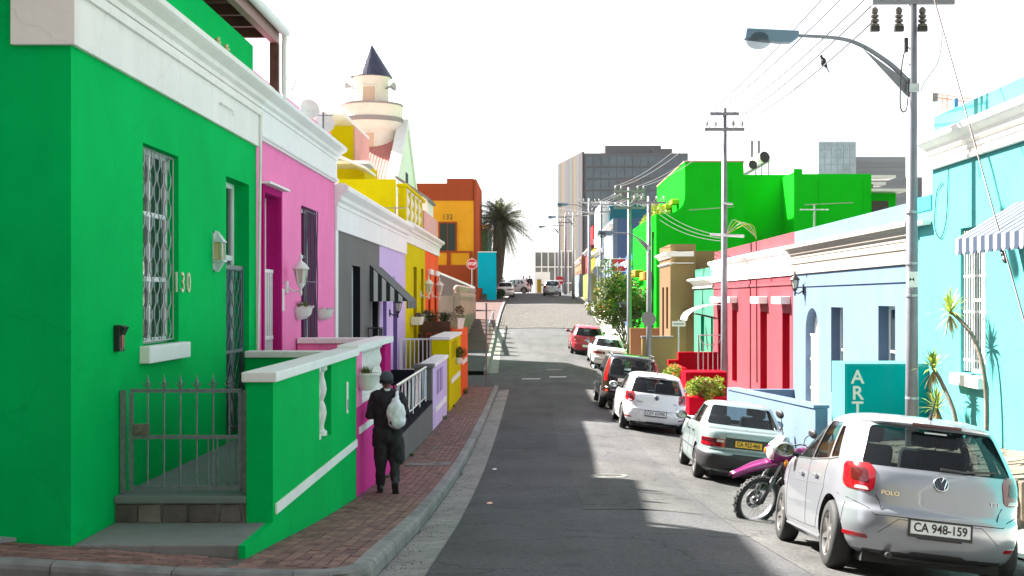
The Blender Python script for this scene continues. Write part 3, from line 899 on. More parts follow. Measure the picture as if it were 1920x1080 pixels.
sg = gm.build('security_gate', plain('slate blue steel', (.10, .145, .17), .45, .4, var=.15), rt)
trellis(F, 15.93, 17.01, -1.66, .37, -.08, mat=MATS['slate blue steel'], parent=sg)
for _k, _c in enumerate('130'): text_mesh(_c, .31, 'house_number', plain('aged brass white', (.55, .58, .45), .35, .3), rt, face_mat((XL + .012, 13.58 + .24 * _k, .165), (0, 1, 0), (0, 0, 1)), .008)
# conduit stub and cracks on the frieze
MB().tube(smooth_path([F.p(15.3, 2.33, .055), F.p(15.3, 2.33, .085), F.p(15.75, 2.33, .085), F.p(15.82, 2.30, .085), F.p(15.82, 2.26, .085)], 4), .013, 6).build('conduit', W_CREAM, rt)
MB().tube([F.p(17.5, 2.55, .08), F.p(17.5, 2.0, .07), F.p(17.5, -1.0, .03)], .022, 6).build('downpipe', W_CREAM, rt, smooth=True)
# letter light (black bell box) on the wall
t = thing('bell_box', 'small black intercom box on the green wall beside the window', 'intercom', F.p(11.65, -.36))
MB().obox((.03, 0, 0), (.03, 0, 0), (0, .07, 0), (0, 0, .12)).build('case', BLACK, t, local=True, bev=.008)
MB().prism([(.06, -.07, .12), (.10, -.07, .10), (.06, -.07, .02)], (0, .14, 0)).build('hood', BLACK, t, local=True)
MB().obox((.062, 0, -.03), (.004, 0, 0), (0, .035, 0), (0, 0, .06)).build('button', plain('dull red', (.25, .04, .03), .4), t, local=True)
# half lantern of pale metal
LM = plain('pale blue grey metal', (.50, .58, .60), .4, var=.08)
t = thing('wall_lamp', 'pale grey half-lantern on the green wall beside the house number', 'wall lamp', F.p(15.22, .34))
MB().obox((.01, 0, .22), (.01, 0, 0), (0, .075, 0), (0, 0, .22)).build('back_plate', LM, t, local=True, bev=.004)
mm = MB(); mm.add([(.02, -.08, .1), (.12, -.06, .1), (.12, .06, .1), (.02, .08, .1), (.02, -.03, -.02), (.06, -.02, -.02), (.06, .02, -.02), (.02, .03, -.02)], [(0, 1, 2, 3), (4, 7, 6, 5), (0, 4, 5, 1), (1, 5, 6, 2), (2, 6, 7, 3), (3, 7, 4, 0)])
mm.box(.02, .14, -.085, .085, .095, .12)
mm.build('base', LM, t, local=True)
mm = MB()
for y in (-.075, .075): mm.box(.1, .12, y - .008, y + .008, .12, .33)
mm.build('frame', LM, t, local=True)
MB().box(.02, .105, -.066, .066, .121, .33).build('lamp_glass', plain('warm lamp glass', (.62, .45, .26), .2), t, local=True, bev=.004)
MB().add([(.02, -.09, .33), (.14, -.085, .33), (.14, .085, .33), (.02, .09, .33), (.02, -.03, .47), (.05, -.02, .46), (.05, .02, .46), (.02, .03, .47)], [(0, 1, 2, 3), (4, 7, 6, 5), (0, 4, 5, 1), (1, 5, 6, 2), (2, 6, 7, 3), (3, 7, 4, 0)]).build('cap', LM, t, local=True)
# two ceramic insulators on the cornice
for k, u in enumerate((15.2, 15.62)):
    t = thing('insulator', 'cream ceramic insulator on an iron pin above the green house cornice', 'insulator', F.p(u, 2.93, .05), 'insulators on the cornice')
    MB().cyl((0, 0, -.02), (0, 0, .06), .012, n=6).build('pin', BLACK, t, local=True)
    MB().lathe([(.02, .04), (.055, .05), (.055, .075), (.03, .09), (.045, .10), (.045, .12), (.025, .135), (.03, .15), (.028, .17), (.005, .175)], n=12).build('bell', plain('cream ceramic', (.55, .47, .25), .25), t, local=True, smooth=True)

# stoep: step, slab, floor
t = thing('entrance_steps', 'grey concrete steps with rubble stone riser below the iron gate', 'steps', (-3.1, 10.6, -2.1))
MB().box(-3.797, -2.364, 10.55, 11.66, -2.5, -2.03).build('lower_slab', CONC, t, bev=.012)
MB().box(-3.797, -2.604, 11.63, 17.0, -2.6, -1.86).build('floor_fill', CONC, t)
MB().box(-3.797, -2.604, 11.585, 17.0, -1.857, -1.79).build('stoep_floor', paint('blue grey screed', (.17, .21, .20), .6, .3), t, bev=.01)
rr = random.Random(4)
x = -3.78
while x < -2.62:
    wd = min(rr.uniform(.16, .3), -2.612 - x)
    MB().prism([(x + .003, 11.605 - rr.uniform(0, .02), -2.03), (x + wd - .003, 11.605 - rr.uniform(0, .02), -2.03), (x + wd - rr.uniform(.004, .03), 11.605, -1.866), (x + rr.uniform(.004, .03), 11.605, -1.866)], (0, .03, 0)).build('riser_stone', piece_mat('rubble stone', (.125, .108, .10), .3, .02) if 'rubble stone' not in MATS else MATS['rubble stone'], t, bev=.009)
    x += wd
MB().box(-2.42, -2.3601, 10.5, 11.62, -2.5, -2.028).build('flank', GREEN, t)

# garden wall with baluster slot
t = thing('garden_wall', 'emerald green garden wall with white coping and a white stripe', 'wall', (-2.48, 11.6, -2.3))
FW = Fac(-2.36, 1, t)
FW.wall(11.6, 17.05, -3.2, -.76, [(14.12, 14.95, -1.58, -.77)], GREEN, .24)
MB().box(-3.79, -2.603, 16.83, 17.05, -3.0, -.78).build('return_wall', GREEN, t)
MB().box(-2.64, -2.32, 11.56, 17.09, -.757, -.665).build('coping', W_WHITE, t, bev=.012)
MB().box(-3.79, -2.643, 16.79, 17.09, -.777, -.69).build('coping', W_WHITE, t, bev=.012)
FW.box(11.68, 17.04, -1.97, -1.87, .001, .022).build('stripe', W_WHITE, t, bev=.005)
for u in (14.33, 14.74):
    baluster((-2.46, u, -1.575), .805, .085).build('baluster', PLASTER_W, t, smooth=True)
t2 = thing('letter_box', 'white oblong letter slot plate on the green garden wall', 'letter box', FW.p(16.15, -1.25))
MB().box(.001, .02, -.06, .06, -.2, .2).build('plate', TRIM, t2, local=True, bev=.01)
MB().box(.021, .028, -.035, .035, -.15, -.02).build('flap', STEEL_D, t2, local=True, bev=.003)
# iron gate
t = thing('iron_gate', 'grey spiked iron gate shut across the green house steps', 'gate', (-3.2, 11.75, -1.76))
for x in (-3.765, -2.645): MB().box(x - .022, x + .022, 11.73, 11.77, -1.785, -.84).build('gate_post', STEEL_D, t)
for z in (-1.735, -1.27, -.845): MB().box(-3.70, -2.675, 11.735, 11.765, z - .017, z + .017).build('rail', STEEL_D, t)
for x in (-3.69, -2.69): MB().box(x - .018, x + .018, 11.734, 11.766, -1.716, -.864).build('stile', STEEL_D, t)
for k in range(6):
    x = -3.54 + k * .15
    b = MB().tube([(x, 11.75, -1.72), (x, 11.75, -.86)], .0095, 6).build('bar', STEEL_D, t)
    MB().lathe([(.01, -.83), (.016, -.80), (.010, -.785), (.019, -.775), (.006, -.72), (.001, -.685)], (x, 11.75, 0), 6).tube(smooth_path([(x - .045, 11.75, -.775), (x - .02, 11.75, -.80), (x, 11.75, -.79), (x + .02, 11.75, -.80), (x + .045, 11.75, -.775)], 3), .006, 5).build('spike', STEEL_D, b)
for k in range(4):
    x = -3.015 + k * .085
    MB().tube([(x + .03, 11.75, -1.72), (x + .03, 11.75, -1.28)], .008, 6).build('bar', STEEL_D, t)
MB().box(-3.665, -3.53, 11.72, 11.78, -1.25, -1.15).build('lock_box', plain('rusty plate', (.16, .14, .12), .7, .3, var=.4, vscale=20), t, bev=.004)

# roof pergola with gutter over the terrace
t = thing('roof_canopy', 'brown timber canopy with a white gutter over the green house terrace', 'canopy', (-3.7, 18.2, 3.15))
MB().box(-3.62, -3.72, 9.5, 18.25, 3.62, 3.82).build('beam', plain('pinkish fascia', (.30, .17, .15), .6, var=.1), t)
for k in range(12):
    d_ = 10.0 + k * .72
    MB().box(-3.722, -7.5, d_, d_ + .07, 3.66, 3.80).build('rafter', TIMBER, t)
MB().box(-3.58, -7.5, 9.5, 18.3, 3.823, 3.87).build('roof_sheet', TIMBER, t)
for x in (-3.67,): MB().box(x - .06, x + .06, 18.1, 18.22, 2.9, 3.62).build('post', TIMBER, t)
MB().box(-7.4, -7.28, 18.1, 18.22, 2.7, 3.62).build('post', TIMBER, t)
MB().tube([(-3.54, 9.5, 3.80), (-3.54, 18.3, 3.80)], .065, 10).build('gutter', W_WHITE, t, smooth=True)
MB().tube([(-3.54, 18.24, 3.76), (-3.56, 18.26, 3.6), (-3.56, 18.26, 2.85)], .04, 8).build('downpipe', W_WHITE, t, smooth=True)

# ---- pink house
rt = thing('pink_house', 'candy pink house with white frieze and magenta door surround', 'house', (XL, 17.6, -2.6))
F = Fac(XL, 1, rt)
u0, u1 = 17.56, 24.44
dor = (17.98, 19.12, -1.85, 1.50); win = (20.95, 22.35, -.9, 1.53)
F.wall(u0, u1, -3.2, 2.95, [dor, win], PINK, .3, reveal=MAGENTA)
shell(F, u0, u1, -3.2, 3.15, 8, PINK)
F.box(u0 + .003, u1 - .003, 2.953, 3.15, -.28, -.05).build('parapet', PINK, rt, bev=.012)
F.box(u0 + .002, u1 - .002, 2.20, 2.62, .001, .05).build('frieze', W_WHITE, rt)
F.mould(u0 + .002, u1 + .03, [(.0505, 2.22), (.08, 2.24), (.08, 2.28), (.0505, 2.31)]).build('string_moulding', W_WHITE, rt)
F.mould(u0 + .052, u1 + .06, cornice_prof(2.625, 2.92, .24)).build('cornice', W_WHITE, rt)
for (a, b, c, d_) in ((17.88, 17.978, -1.8, 1.60), (19.122, 19.22, -1.8, 1.60), (17.98, 19.12, 1.502, 1.60)):
    F.box(a, b, c, d_, .001, .03).build('door_surround', MAGENTA, rt)
F.box(17.82, 19.28, 1.605, 1.64, -.02, .14).build('door_hood', TRIM, rt, bev=.006)
F.door(*dor, TRIM, .19, .9)
g_ = MB()
for k in range(9): g_.box(XL - .10, XL - .085, 18.04 + k * .125, 18.07 + k * .125, -1.8, .38)
for v in (-1.75, -.6, .38): g_.box(XL - .105, XL - .08, 18.0, 19.1, v, v + .05)
g_.build('security_gate', TRIM, rt)
w = F.window(*win, TRIM, .14, .06, 2, 3)
g_ = MB(); rr = random.Random(9)
IRON = plain('violet iron', (.07, .05, .10), .5, .2)
for k in range(11):
    u = 20.99 + k * .132; ph = rr.uniform(0, 6)
    g_.tube([F.p(u + .028 * math.sin(v * 5.2 + ph), v, .035) for v in [-.9 + 2.42 * i / 30 for i in range(31)]], .010, 5)
for v in (1.45, .28, -.82): g_.tube([F.p(20.95, v, .035), F.p(22.36, v, .035)], .012, 5)
g_.build('grille', IRON, w)
lantern('wall_lamp', 'white coach lantern on a scroll arm on the pink house', F.p(19.65, .18), (1, 0, 0), PLASTER_W, s=1.35)
t = thing('wall_plaque', 'plain cream plaque on the pink house beside the door', 'plaque', F.p(19.32, -.02))
MB().box(.001, .03, -.075, .075, -.17, .17).build('plate', W_CREAM, t, local=True, bev=.006)
def shell_planter(u, v, lab, h, seed):
    rr = random.Random(seed)
    t = thing('wall_planter', lab, 'planter', F.p(u, v), 'scalloped planters on the pink house')
    m = MB(); n = 26; prof = [(.05, -.17), (.12, -.15), (.185, -.08), (.205, .02), (.235, .05)]
    rows = []
    for r, z in prof:
        rows.append([(max(.002, .01 + r * 1.1 * math.sin(math.pi * k / n)) * (1 + .05 * math.cos(k * math.pi)), -r * 1.15 * math.cos(math.pi * k / n), z + (.014 * math.cos(k * math.pi / 2) if z > .02 else 0)) for k in range(n + 1)])
    vs = [p for r_ in rows for p in r_]; w_ = n + 1
    m.add(vs, [(i * w_ + k, i * w_ + k + 1, (i + 1) * w_ + k + 1, (i + 1) * w_ + k) for i in range(len(prof) - 1) for k in range(n)])
    m.add([(.0, .15, .0)] + [(.01 + .15 * math.sin(math.pi * k / n), -.15 * math.cos(math.pi * k / n), 0) for k in range(n + 1)], [tuple(range(1, n + 2))])
    m.build('bowl', PLASTER_W, t, local=True, smooth=True)
    if h:
        gm_ = MB(); grass_tuft(gm_, (.09, 0, .0), h, 90, .11, rr, .006)
        gm_.build('plant', LEAFG, t, local=True, fixn=False)
shell_planter(20.6, -.17, 'white scalloped wall planter with a tuft of grass', .14, 1)
shell_planter(22.75, -.22, 'white scalloped wall planter with dry twigs', .06, 2)
# pink garden wall with a balustrade
t = thing('garden_wall', 'magenta pink garden wall with white balusters in its upper half', 'wall', (-2.48, 17.1, -2.7))
FW = Fac(-2.36, 1, t)
PK2 = paint('deep pink paint', (.70, .05, .30), dirt=.12)
FW.box(17.1, 21.5, -3.4, -1.46, -.22, 0).build('lower_wall', PK2, t)
MB().box(-2.58, -2.36, 17.1, 17.62, -1.457, -.72).build('pier', PINK, t)
MB().box(-2.58, -2.36, 20.35, 21.2, -1.457, -.72).build('pier', MAGENTA, t)
FW.box(17.06, 21.25, -.717, -.62, -.26, .04).build('coping', W_WHITE, t, bev=.012)
FW.box(17.63, 20.34, -1.457, -1.38, -.2, -.01).build('bottom_rail', PLASTER_W, t, bev=.01)
for k in range(11):
    baluster((-2.47, 17.78 + k * .245, -1.378), .655, .075, 10).build('baluster', PLASTER_W, t, smooth=True)
FW.box(17.3, 21.4, -1.83, -1.74, .001, .02).build('stripe', W_WHITE, t)
t2 = thing('bowl_planter', 'round white bowl planter with grass on the pink garden wall', 'planter', (-2.26, 17.35, -1.22))
MB().lathe([(.06, -.02), (.10, -.01), (.16, .1), (.175, .17), (.195, .19), (.195, .215), (.165, .215), (.15, .15)], n=20).build('bowl', PLASTER_W, t2, local=True, smooth=True)
gm_ = MB(); grass_tuft(gm_, (0, 0, .17), .14, 80, .12, random.Random(5), .006); gm_.build('plant', LEAFG, t2, local=True, fixn=False)
t2 = thing('garden_wall', 'white plastered block capping the pink yard wall', 'wall', (-3.2, 20.6, -2.6))
MB().box(-3.78, -2.62, 20.5, 20.75, -3.0, -.72).build('return_wall', PINK, t2)
MB().box(-3.78, -2.62, 20.45, 20.80, -.718, -.63).build('coping', W_WHITE, t2, bev=.01)

# ---- grey house and lilac house
def plain_house(name, label, u0, u1, wallm, reveal, ops, fr0, fr1, co1, vb=-3.6, shellm=None, near=True, depth=8):
    rt = thing(name, label, 'house', (XL, u0, rz(u0)))
    F = Fac(XL, 1, rt)
    F.wall(u0, u1, vb, co1 - .02, ops, wallm, .3, reveal=reveal)
    shell(F, u0, u1, vb, co1 - .03, depth, shellm or W_WHITE, near=near)
    F.box(u0 + .002, u1 - .002, fr0, fr1, .001, .05).build('frieze', W_WHITE, rt)
    F.mould(u0 + .002, u1 + .0, cornice_prof(fr1 + .003, co1, .26)).build('cornice', W_WHITE, rt)
    return rt, F
ops = [(26.8, 28.1, -2.7, .70), (30.1, 31.3, -1.6, .35)]
rt, F = plain_house('grey_house', 'grey house with white cornice and a dark doorway', 24.45, 31.6, GREY, NAVY, ops, 1.32, 1.78, 2.22)
F.door(*ops[0], NAVY, .16, .6, frame=TRIM)
F.window(*ops[1], TRIM, .14, .06, 1, 2)
F.box(24.453, 24.75, -1.0, 1.318, .001, .03).build('pilaster', W_WHITE, rt)
ops = [(32.35, 33.15, -2.7, .25), (34.7, 35.75, -2.0, .42)]
rt, F = plain_house('lilac_house', 'lilac house with purple window reveals beside the grey house', 31.603, 38.0, LILAC, PURPLE, ops, 1.32, 1.78, 2.22)
F.door(*ops[0], TRIM, .16, .5); F.window(*ops[1], TRIM, .18, .06, 1, 3)
for (a, b, c, d_) in ops: F.box(a - .12, b + .12, d_ + .03, d_ + .18, .001, .06).build('window_hood', LILAC, rt)
# black striped awning
t = thing('awning', 'black awning with black and white striped side over the grey house window', 'awning', (XL, 30.5, -.07))
AW_B = plain('black canvas', (.02, .02, .022), .75, var=.2); AW_W = plain('white canvas', (.62, .62, .62), .8)
u0, u1 = 29.7, 32.0; w1 = .86; vt, vbm = .77, -.06
n = 9
for k in range(n):
    a, b = k / n, (k + 1) / n
    va, vb_ = vt + (vbm - vt) * a, vt + (vbm - vt) * b
    for u in (u0, u1):
        MB().prism([(XL + w1 * a, u, vbm - .0), (XL + w1 * b, u, vbm - .0), (XL + w1 * b, u, vb_ + .001), (XL + w1 * a, u, va)], (0, .02, 0)).build('side_stripe', AW_B if k % 2 == 0 else AW_W, t)
for k in range(13):
    a = u0 + .021 + (u1 - u0 - .021) * k / 13; b = u0 + .021 + (u1 - u0 - .021) * (k + 1) / 13 - .001
    MB().prism([(XL, a, vt), (XL + w1, a, vbm), (XL + w1, a, vbm - .17), (XL + w1 + .015, a, vbm - .17), (XL + w1 + .015, a, vbm + .02), (XL, a, vt + .02)], (0, b - a, 0)).build('canvas_stripe', AW_B if k % 2 == 0 else plain('grey canvas', (.16, .16, .165), .75), t)
lantern('wall_lamp', 'black coach lantern under the awning on the lilac house', Fac(XL, 1, None).p(33.8, -.38), (1, 0, 0), BLACK, s=1.3)
t = thing('meter_rack', 'black iron plant rack on the grey house wall', 'rack', (XL + .02, 29.2, -1.9))
rk_ = MB()
for y in (-.25, .25):
    for x in (.05, .3): rk_.tube([(x, y, 0), (x, y, 1.25)], .014, 5)
for z in (.3, .75, 1.22): rk_.box(.04, .31, -.26, .26, z, z + .02)
for k in range(6): rk_.tube([(.3, -.25 + k * .1, .3), (.3, -.25 + k * .1, 1.22)], .008, 4)
rk_.build('frame', BLACK, t, local=True)

# grey yard: pillar, low wall, slanted steel railing
t = thing('garden_wall', 'charcoal and lilac garden wall with slots and a white stripe', 'wall', (-2.5, 29.7, -3.0))
FW = Fac(-2.36, 1, t)
MB().box(-2.76, -2.36, 29.7, 30.05, -3.7, -1.62).build('pier', GREY, t)
FW.wall(30.052, 35.0, -3.8, -1.62, [(31.3 + k * .55, 31.55 + k * .55, -2.35, -1.75) for k in range(4)], LILAC, .3, reveal=PURPLE)
MB().box(-2.70, -2.645, 30.9, 33.7, -2.5, -1.7).build('slot_backing', PURPLE, t)
MB().box(-2.80, -2.32, 29.66, 30.2, -1.617, -1.53).build('coping', GREY, t, bev=.01)
FW.box(30.203, 35.02, -1.617, -1.53, -.34, .04).build('coping', W_WHITE, t, bev=.01)
FW.box(30.8, 34.6, -2.75, -2.62, .001, .02).build('stripe', W_WHITE, t)
t = thing('garden_wall', 'low dark grey wall carrying a slanted steel railing', 'wall', (-2.5, 21.6, -2.9))
MB().box(-2.58, -2.36, 22.6, 29.69, -3.7, -2.42).build('lower_wall', GREY, t)
MB().box(-3.78, -2.62, 29.75, 29.95, -3.6, -1.66).build('return_wall', NAVY, t)
MB().box(-3.78, -2.62, 22.62, 22.8, -3.6, -2.3).build('return_wall', NAVY, t)
MB().box(-2.6, -2.34, 22.58, 29.69, -2.417, -2.36).build('coping', NAVY, t)
t = thing('railing', 'polished steel railing with zigzag bars beside the grey house', 'railing', (-2.47, 24, -2.36))
CHR = plain('stainless steel', (.6, .6, .62), .25, .9)
MB().tube([(-2.47, 23.0, -1.58), (-2.47, 29.4, -1.58)], .032, 10).build('handrail', CHR, t, smooth=True)
MB().tube([(-2.47, 23.0, -2.26), (-2.47, 29.4, -2.26)], .018, 8).build('rail', CHR, t, smooth=True)
for k in range(5): MB().tube([(-2.47, 23.1 + k * 1.55, -2.37), (-2.47, 23.1 + k * 1.55, -1.6)], .022, 8).build('post', CHR, t, smooth=True)
rr = random.Random(3)
for k in range(24):
    u = 23.2 + k * .258
    MB().tube([(-2.47, u + rr.uniform(-.1, .1), -2.26), (-2.47, u + rr.uniform(-.22, .22), -1.6)], .010, 6).build('bar', CHR, t)

# ---- yellow house and orange house
ops = [(40.6, 41.7, -2.6, 1.02), (43.3, 44.3, -2.6, 1.02)]
OCHRE = paint('ochre paint', (.42, .30, .01), dirt=.1)  # ochre coat for the window reveals and behind the wall slots
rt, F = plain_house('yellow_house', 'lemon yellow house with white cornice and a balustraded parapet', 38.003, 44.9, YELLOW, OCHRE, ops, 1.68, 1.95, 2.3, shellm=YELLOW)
F.window(*ops[0], plain('brown frame', (.16, .09, .04), .5), .12, .07, 1, 3); F.door(*ops[1], plain('olive door', (.22, .17, .02), .5), .14, .5, frame=YELLOW)
for k in range(5):
    a = 38.6 + k * 1.35
    F.box(a - .22, a + .1, 2.303, 3.35, -.26, -.02).build('parapet_pier', YELLOW, rt, bev=.01)
F.box(38.3, 44.88, 3.353, 3.45, -.3, .02).build('parapet_coping', YELLOW, rt, bev=.01)
for k in range(4):
    for j in range(3):
        baluster((XL - .14, 38.95 + k * 1.35 + j * .34, 2.34), 1.01, .12, 8).build('baluster', PLASTER_W, rt, smooth=True)
# upper storey set back, its stepped walls facing the crossing
MB().box(XL - .31, -12, 38.02, 38.3, 2.25, 3.55).build('side_wall', YELLOW, rt)
MB().box(-5.42, -9.5, 41.0, 44.5, 2.2, 4.42).build('upper_wall', YELLOW, rt)
MB().box(-6.05, -9.5, 43.0, 46.8, 4.423, 5.80).build('upper_wall', YELLOW, rt)
MB().box(-6.0, -9.55, 40.3, 46.85, 5.803, 5.92).build('eave', W_WHITE, rt)
MB().box(-6.049, -6.0, 43.05, 46.8, 4.5, 5.80).build('upper_front', PALEPINK, rt)
MB().box(-5.0, -9.5, 38.9, 40.4, 4.1, 4.2).build('carport_roof', TRIM, rt)
MB().prism([(-6.5, 38.4, 4.62), (-5.05, 38.4, 3.98), (-5.05, 38.4, 3.90), (-6.5, 38.4, 4.5)], (0, 2.6, 0)).build('lean_to_roof', TRIM, rt)
ops = [(46.3, 47.3, -2.6, .85), (49.2, 50.2, -2.6, .85)]
REDR = paint('red reveal paint', (.45, .03, .02), dirt=.05)
rt, F = plain_house('orange_house', 'coral orange house with white cornice at the end of the terrace', 44.903, 51.2, ORANGE_R, REDR, ops, 1.68, 1.95, 2.3, shellm=PALEPINK)
for (a, b, c, d_) in ops:
    F.window(a, b, c, d_, TRIM, .15, .07, 1, 3)
    F.box(a - .15, b + .15, d_ + .02, d_ + .22, .001, .12).build('window_hood', W_WHITE, rt, bev=.02)
F.box(44.906, 51.19, 2.303, 3.1, -.28, -.03).build('parapet', PALEPINK, rt)
for (u, mt, lab) in ((43.0, PLASTER_W, 'cream coach lantern on the yellow house'), (47.9, PLASTER_W, 'white coach lantern on the orange house')):
    lantern('wall_lamp', lab, Fac(XL, 1, None).p(u, .15), (1, 0, 0), mt, s=1.7)
for (px, py, d_, lab) in ((783, 600, 40.0, 'white flower box of dark blooms on the yellow house wall'), (794, 594, 43.0, 'white flower box of purple pansies on the yellow house wall')):
    t = thing('flower_box', lab, 'planter', (XL + .2, d_, (VY - py) * d_ / S))
    MB().prism([(-.19, -.5, .1), (.16, -.5, .1), (.10, -.5, -.15), (-.19, -.5, -.15)], (0, 1.0, 0)).build('box', PLASTER_W, t, local=True, bev=.01)
    fl = MB(); leaf_cloud(fl, [((0, y * .1, .14), .09) for y in range(-4, 5)], .03, random.Random(int(px)), 240)
    fl.build('flowers', leaf_mat('pansy' + str(px), (.10, .03, .16), (.03, .06, .02)), t, local=True, fixn=False)['kind'] = 'stuff'
# yellow and orange garden walls
t = thing('garden_wall', 'bright yellow garden wall with slots, white coping and white stripe', 'wall', (-2.5, 35.1, -3.1))
FW = Fac(-2.36, 1, t)
MB().box(-2.85, -2.36, 35.9, 36.3, -4, -1.16).build('pier', YELLOW, t)
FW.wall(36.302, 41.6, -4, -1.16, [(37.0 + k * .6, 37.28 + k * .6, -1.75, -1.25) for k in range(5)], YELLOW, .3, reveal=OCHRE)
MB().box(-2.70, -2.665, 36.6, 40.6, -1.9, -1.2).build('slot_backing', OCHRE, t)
MB().box(-2.9, -2.32, 35.86, 41.6, -1.157, -1.07).build('coping', W_WHITE, t, bev=.01)
FW.box(36.8, 41.0, -2.45, -2.3, .001, .02).build('stripe', W_WHITE, t)
t = thing('garden_wall', 'orange red garden wall with a white stripe at the street corner', 'wall', (-2.5, 41.7, -3.1))
FW = Fac(-2.36, 1, t)
MB().box(-2.66, -2.36, 41.603, 46.1, -4, -1.02).build('wall', ORANGE_R, t)
MB().box(-9, -2.662, 45.8, 46.1, -4, -1.02).build('return_wall', ORANGE_R, t)
FW.box(42.6, 45.4, -2.2, -2.06, .001, .02).build('stripe', W_WHITE, t)
t = thing('railing', 'white picket railing closing the yellow house yard', 'railing', (-3.3, 36, -2.6))
for z in (-2.0, -1.14): MB().box(-3.75, -2.86, 36.07, 36.11, z - .025, z + .025).build('rail', TRIM, t)
for k in range(8): MB().box(-3.72 + k * .118, -3.69 + k * .118, 36.075, 36.105, -1.97, -1.17).build('picket', TRIM, t)
for x in (-3.75, -2.9): MB().box(x - .025, x + .025, 36.06, 36.12, -3.3, -1.1).build('post', TRIM, t)
t = thing('plank_fence', 'dark brown plank fence behind the white railing', 'fence', (-3.2, 42.2, -3))
for k in range(8): MB().box(-3.78 + k * .143, -3.65 + k * .143, 42.0, 42.03, -3.3, -1.15 + .04 * (k % 2)).build('plank', TIMBER, t)
MB().box(-3.79, -2.68, 42.031, 42.06, -1.5, -1.38).build('rail', TIMBER, t)
t = thing('planter_box', 'long dark timber planter of herbs and grasses on the orange yard wall', 'planter', (-3.0, 42.5, -1.15))
MB().box(-3.75, -2.75, 42.3, 42.75, -1.14, -.75).build('box', TIMBER, t, bev=.01)
fl = MB(); rr = random.Random(8); leaf_cloud(fl, [((-3.7 + .1 * k, 42.52, -.66 + rr.uniform(0, .12)), .14) for k in range(10)], .035, rr, 700)
grass_tuft(fl, (-3.4, 42.5, -.75), .5, 60, .35, rr, .008); grass_tuft(fl, (-2.95, 42.5, -.75), .4, 60, .25, rr, .008)
fl.build('herbs', leaf_mat('herb leaves', (.03, .06, .02), (.09, .10, .04)), t, fixn=False)
t = thing('flower_pot', 'white tapered pot of red flowers on the orange wall', 'plant pot', (-2.55, 43.4, -1.02))
MB().lathe([(.17, 0), (.22, .3), (.24, .33), (.24, .36), (.2, .36)], n=4).build('pot', PLASTER_W, t, local=True)
fl = MB(); leaf_cloud(fl, [((0, 0, .5), .25), ((.05, 0, .65), .15)], .035, rr, 300); fl.build('plant', leaf_mat('red flowers', (.16, .02, .02), (.05, .09, .02)), t, local=True, fixn=False)
t = thing('hanging_plant', 'round clipped green plant in a white holder on the yellow garden wall', 'plant', (-2.25, 39.2, -1.75))
fl = MB(); leaf_cloud(fl, [((0, 0, .1), .2)], .035, rr, 350); fl.build('leaves', leaf_mat('clipped leaves', (.02, .06, .015), (.06, .12, .03)), t, local=True, fixn=False)
MB().lathe([(.05, -.25), (.11, -.2), (.13, -.05), (.10, -.05)], (-.03, -.25, 0), 10).build('holder', PLASTER_W, t, local=True, smooth=True)
# ------------------------------------------------------------------ right row of houses
XR = 6.7
def dr(px): return XR * S / (px - VX)
TURQ = paint('turquoise paint', (0.085, 0.33, 0.33), dirt=0.12, dirt_rgb=(.12, .24, .23))
TEAL = paint('teal paint', (0.0, 0.30, 0.30), dirt=0.08)
PBLUE = paint('pale blue paint', (0.125, 0.175, 0.25), dirt=0.15, dirt_rgb=(.12, .15, .2))
CREAM = paint('cream paint', (0.27, 0.245, 0.22), dirt=0.15)
ROSE = paint('rose paint', (0.20, 0.050, 0.062), dirt=0.3, dirt_rgb=(.2, .085, .09))
ROSE_L = paint('light rose paint', (0.18, 0.058, 0.068), dirt=0.1)
CRIM = paint('crimson paint', (0.32, 0.003, 0.014), dirt=0.1)
MINT = paint('mint paint', (0.055, 0.18, 0.125), dirt=0.1)
DGREEN = paint('dark green paint', (0.0, 0.22, 0.12), dirt=0.1)
TAN = paint('tan paint', (0.30, 0.225, 0.105), dirt=0.12)
TAN_F = paint('peach tan paint', (0.17, 0.105, 0.062), dirt=0.1)
VGREEN = paint('vivid green paint', (0.006, 0.54, 0.012), dirt=0.04, var=.05, dirt_rgb=(.02, .25, .02))
CANW = plain('awning white canvas', (.17, .185, .21), .8); CANB = plain('awning blue canvas', (.007, .021, .055), .8, var=.1)

def right_house(name, label, u0, u1, wallm, ops, fr0, fr1, co1, par, friezem, parm, vb=-4, reveal=None, thick=.3, depth=9, out=.22, shellm=None):
    rt = thing(name, label, 'house', (XR, u0, rz(u0)))
    F = Fac(XR, -1, rt)
    F.wall(u0, u1, vb, co1 - .02, ops, wallm, thick, reveal=reveal)
    shell(F, u0, u1, vb, par, depth, shellm or wallm)
    F.box(u0 + .002, u1 - .002, fr0, fr1, .001, .045).build('frieze', friezem, rt)
    F.mould(u0 - .0, u1 + .0, [(.0455, fr1 - .16), (.07, fr1 - .14), (.07, fr1 - .09), (.0455, fr1 - .07)]).build('string_moulding', friezem, rt)
    F.mould(u0, u1, cornice_prof(fr1 + .003, co1, out)).build('cornice', friezem, rt)
    F.box(u0 + .003, u1 - .003, co1 - .017, par, -.28, -.03).build('parapet', parm, rt, bev=.01)
    return rt, F

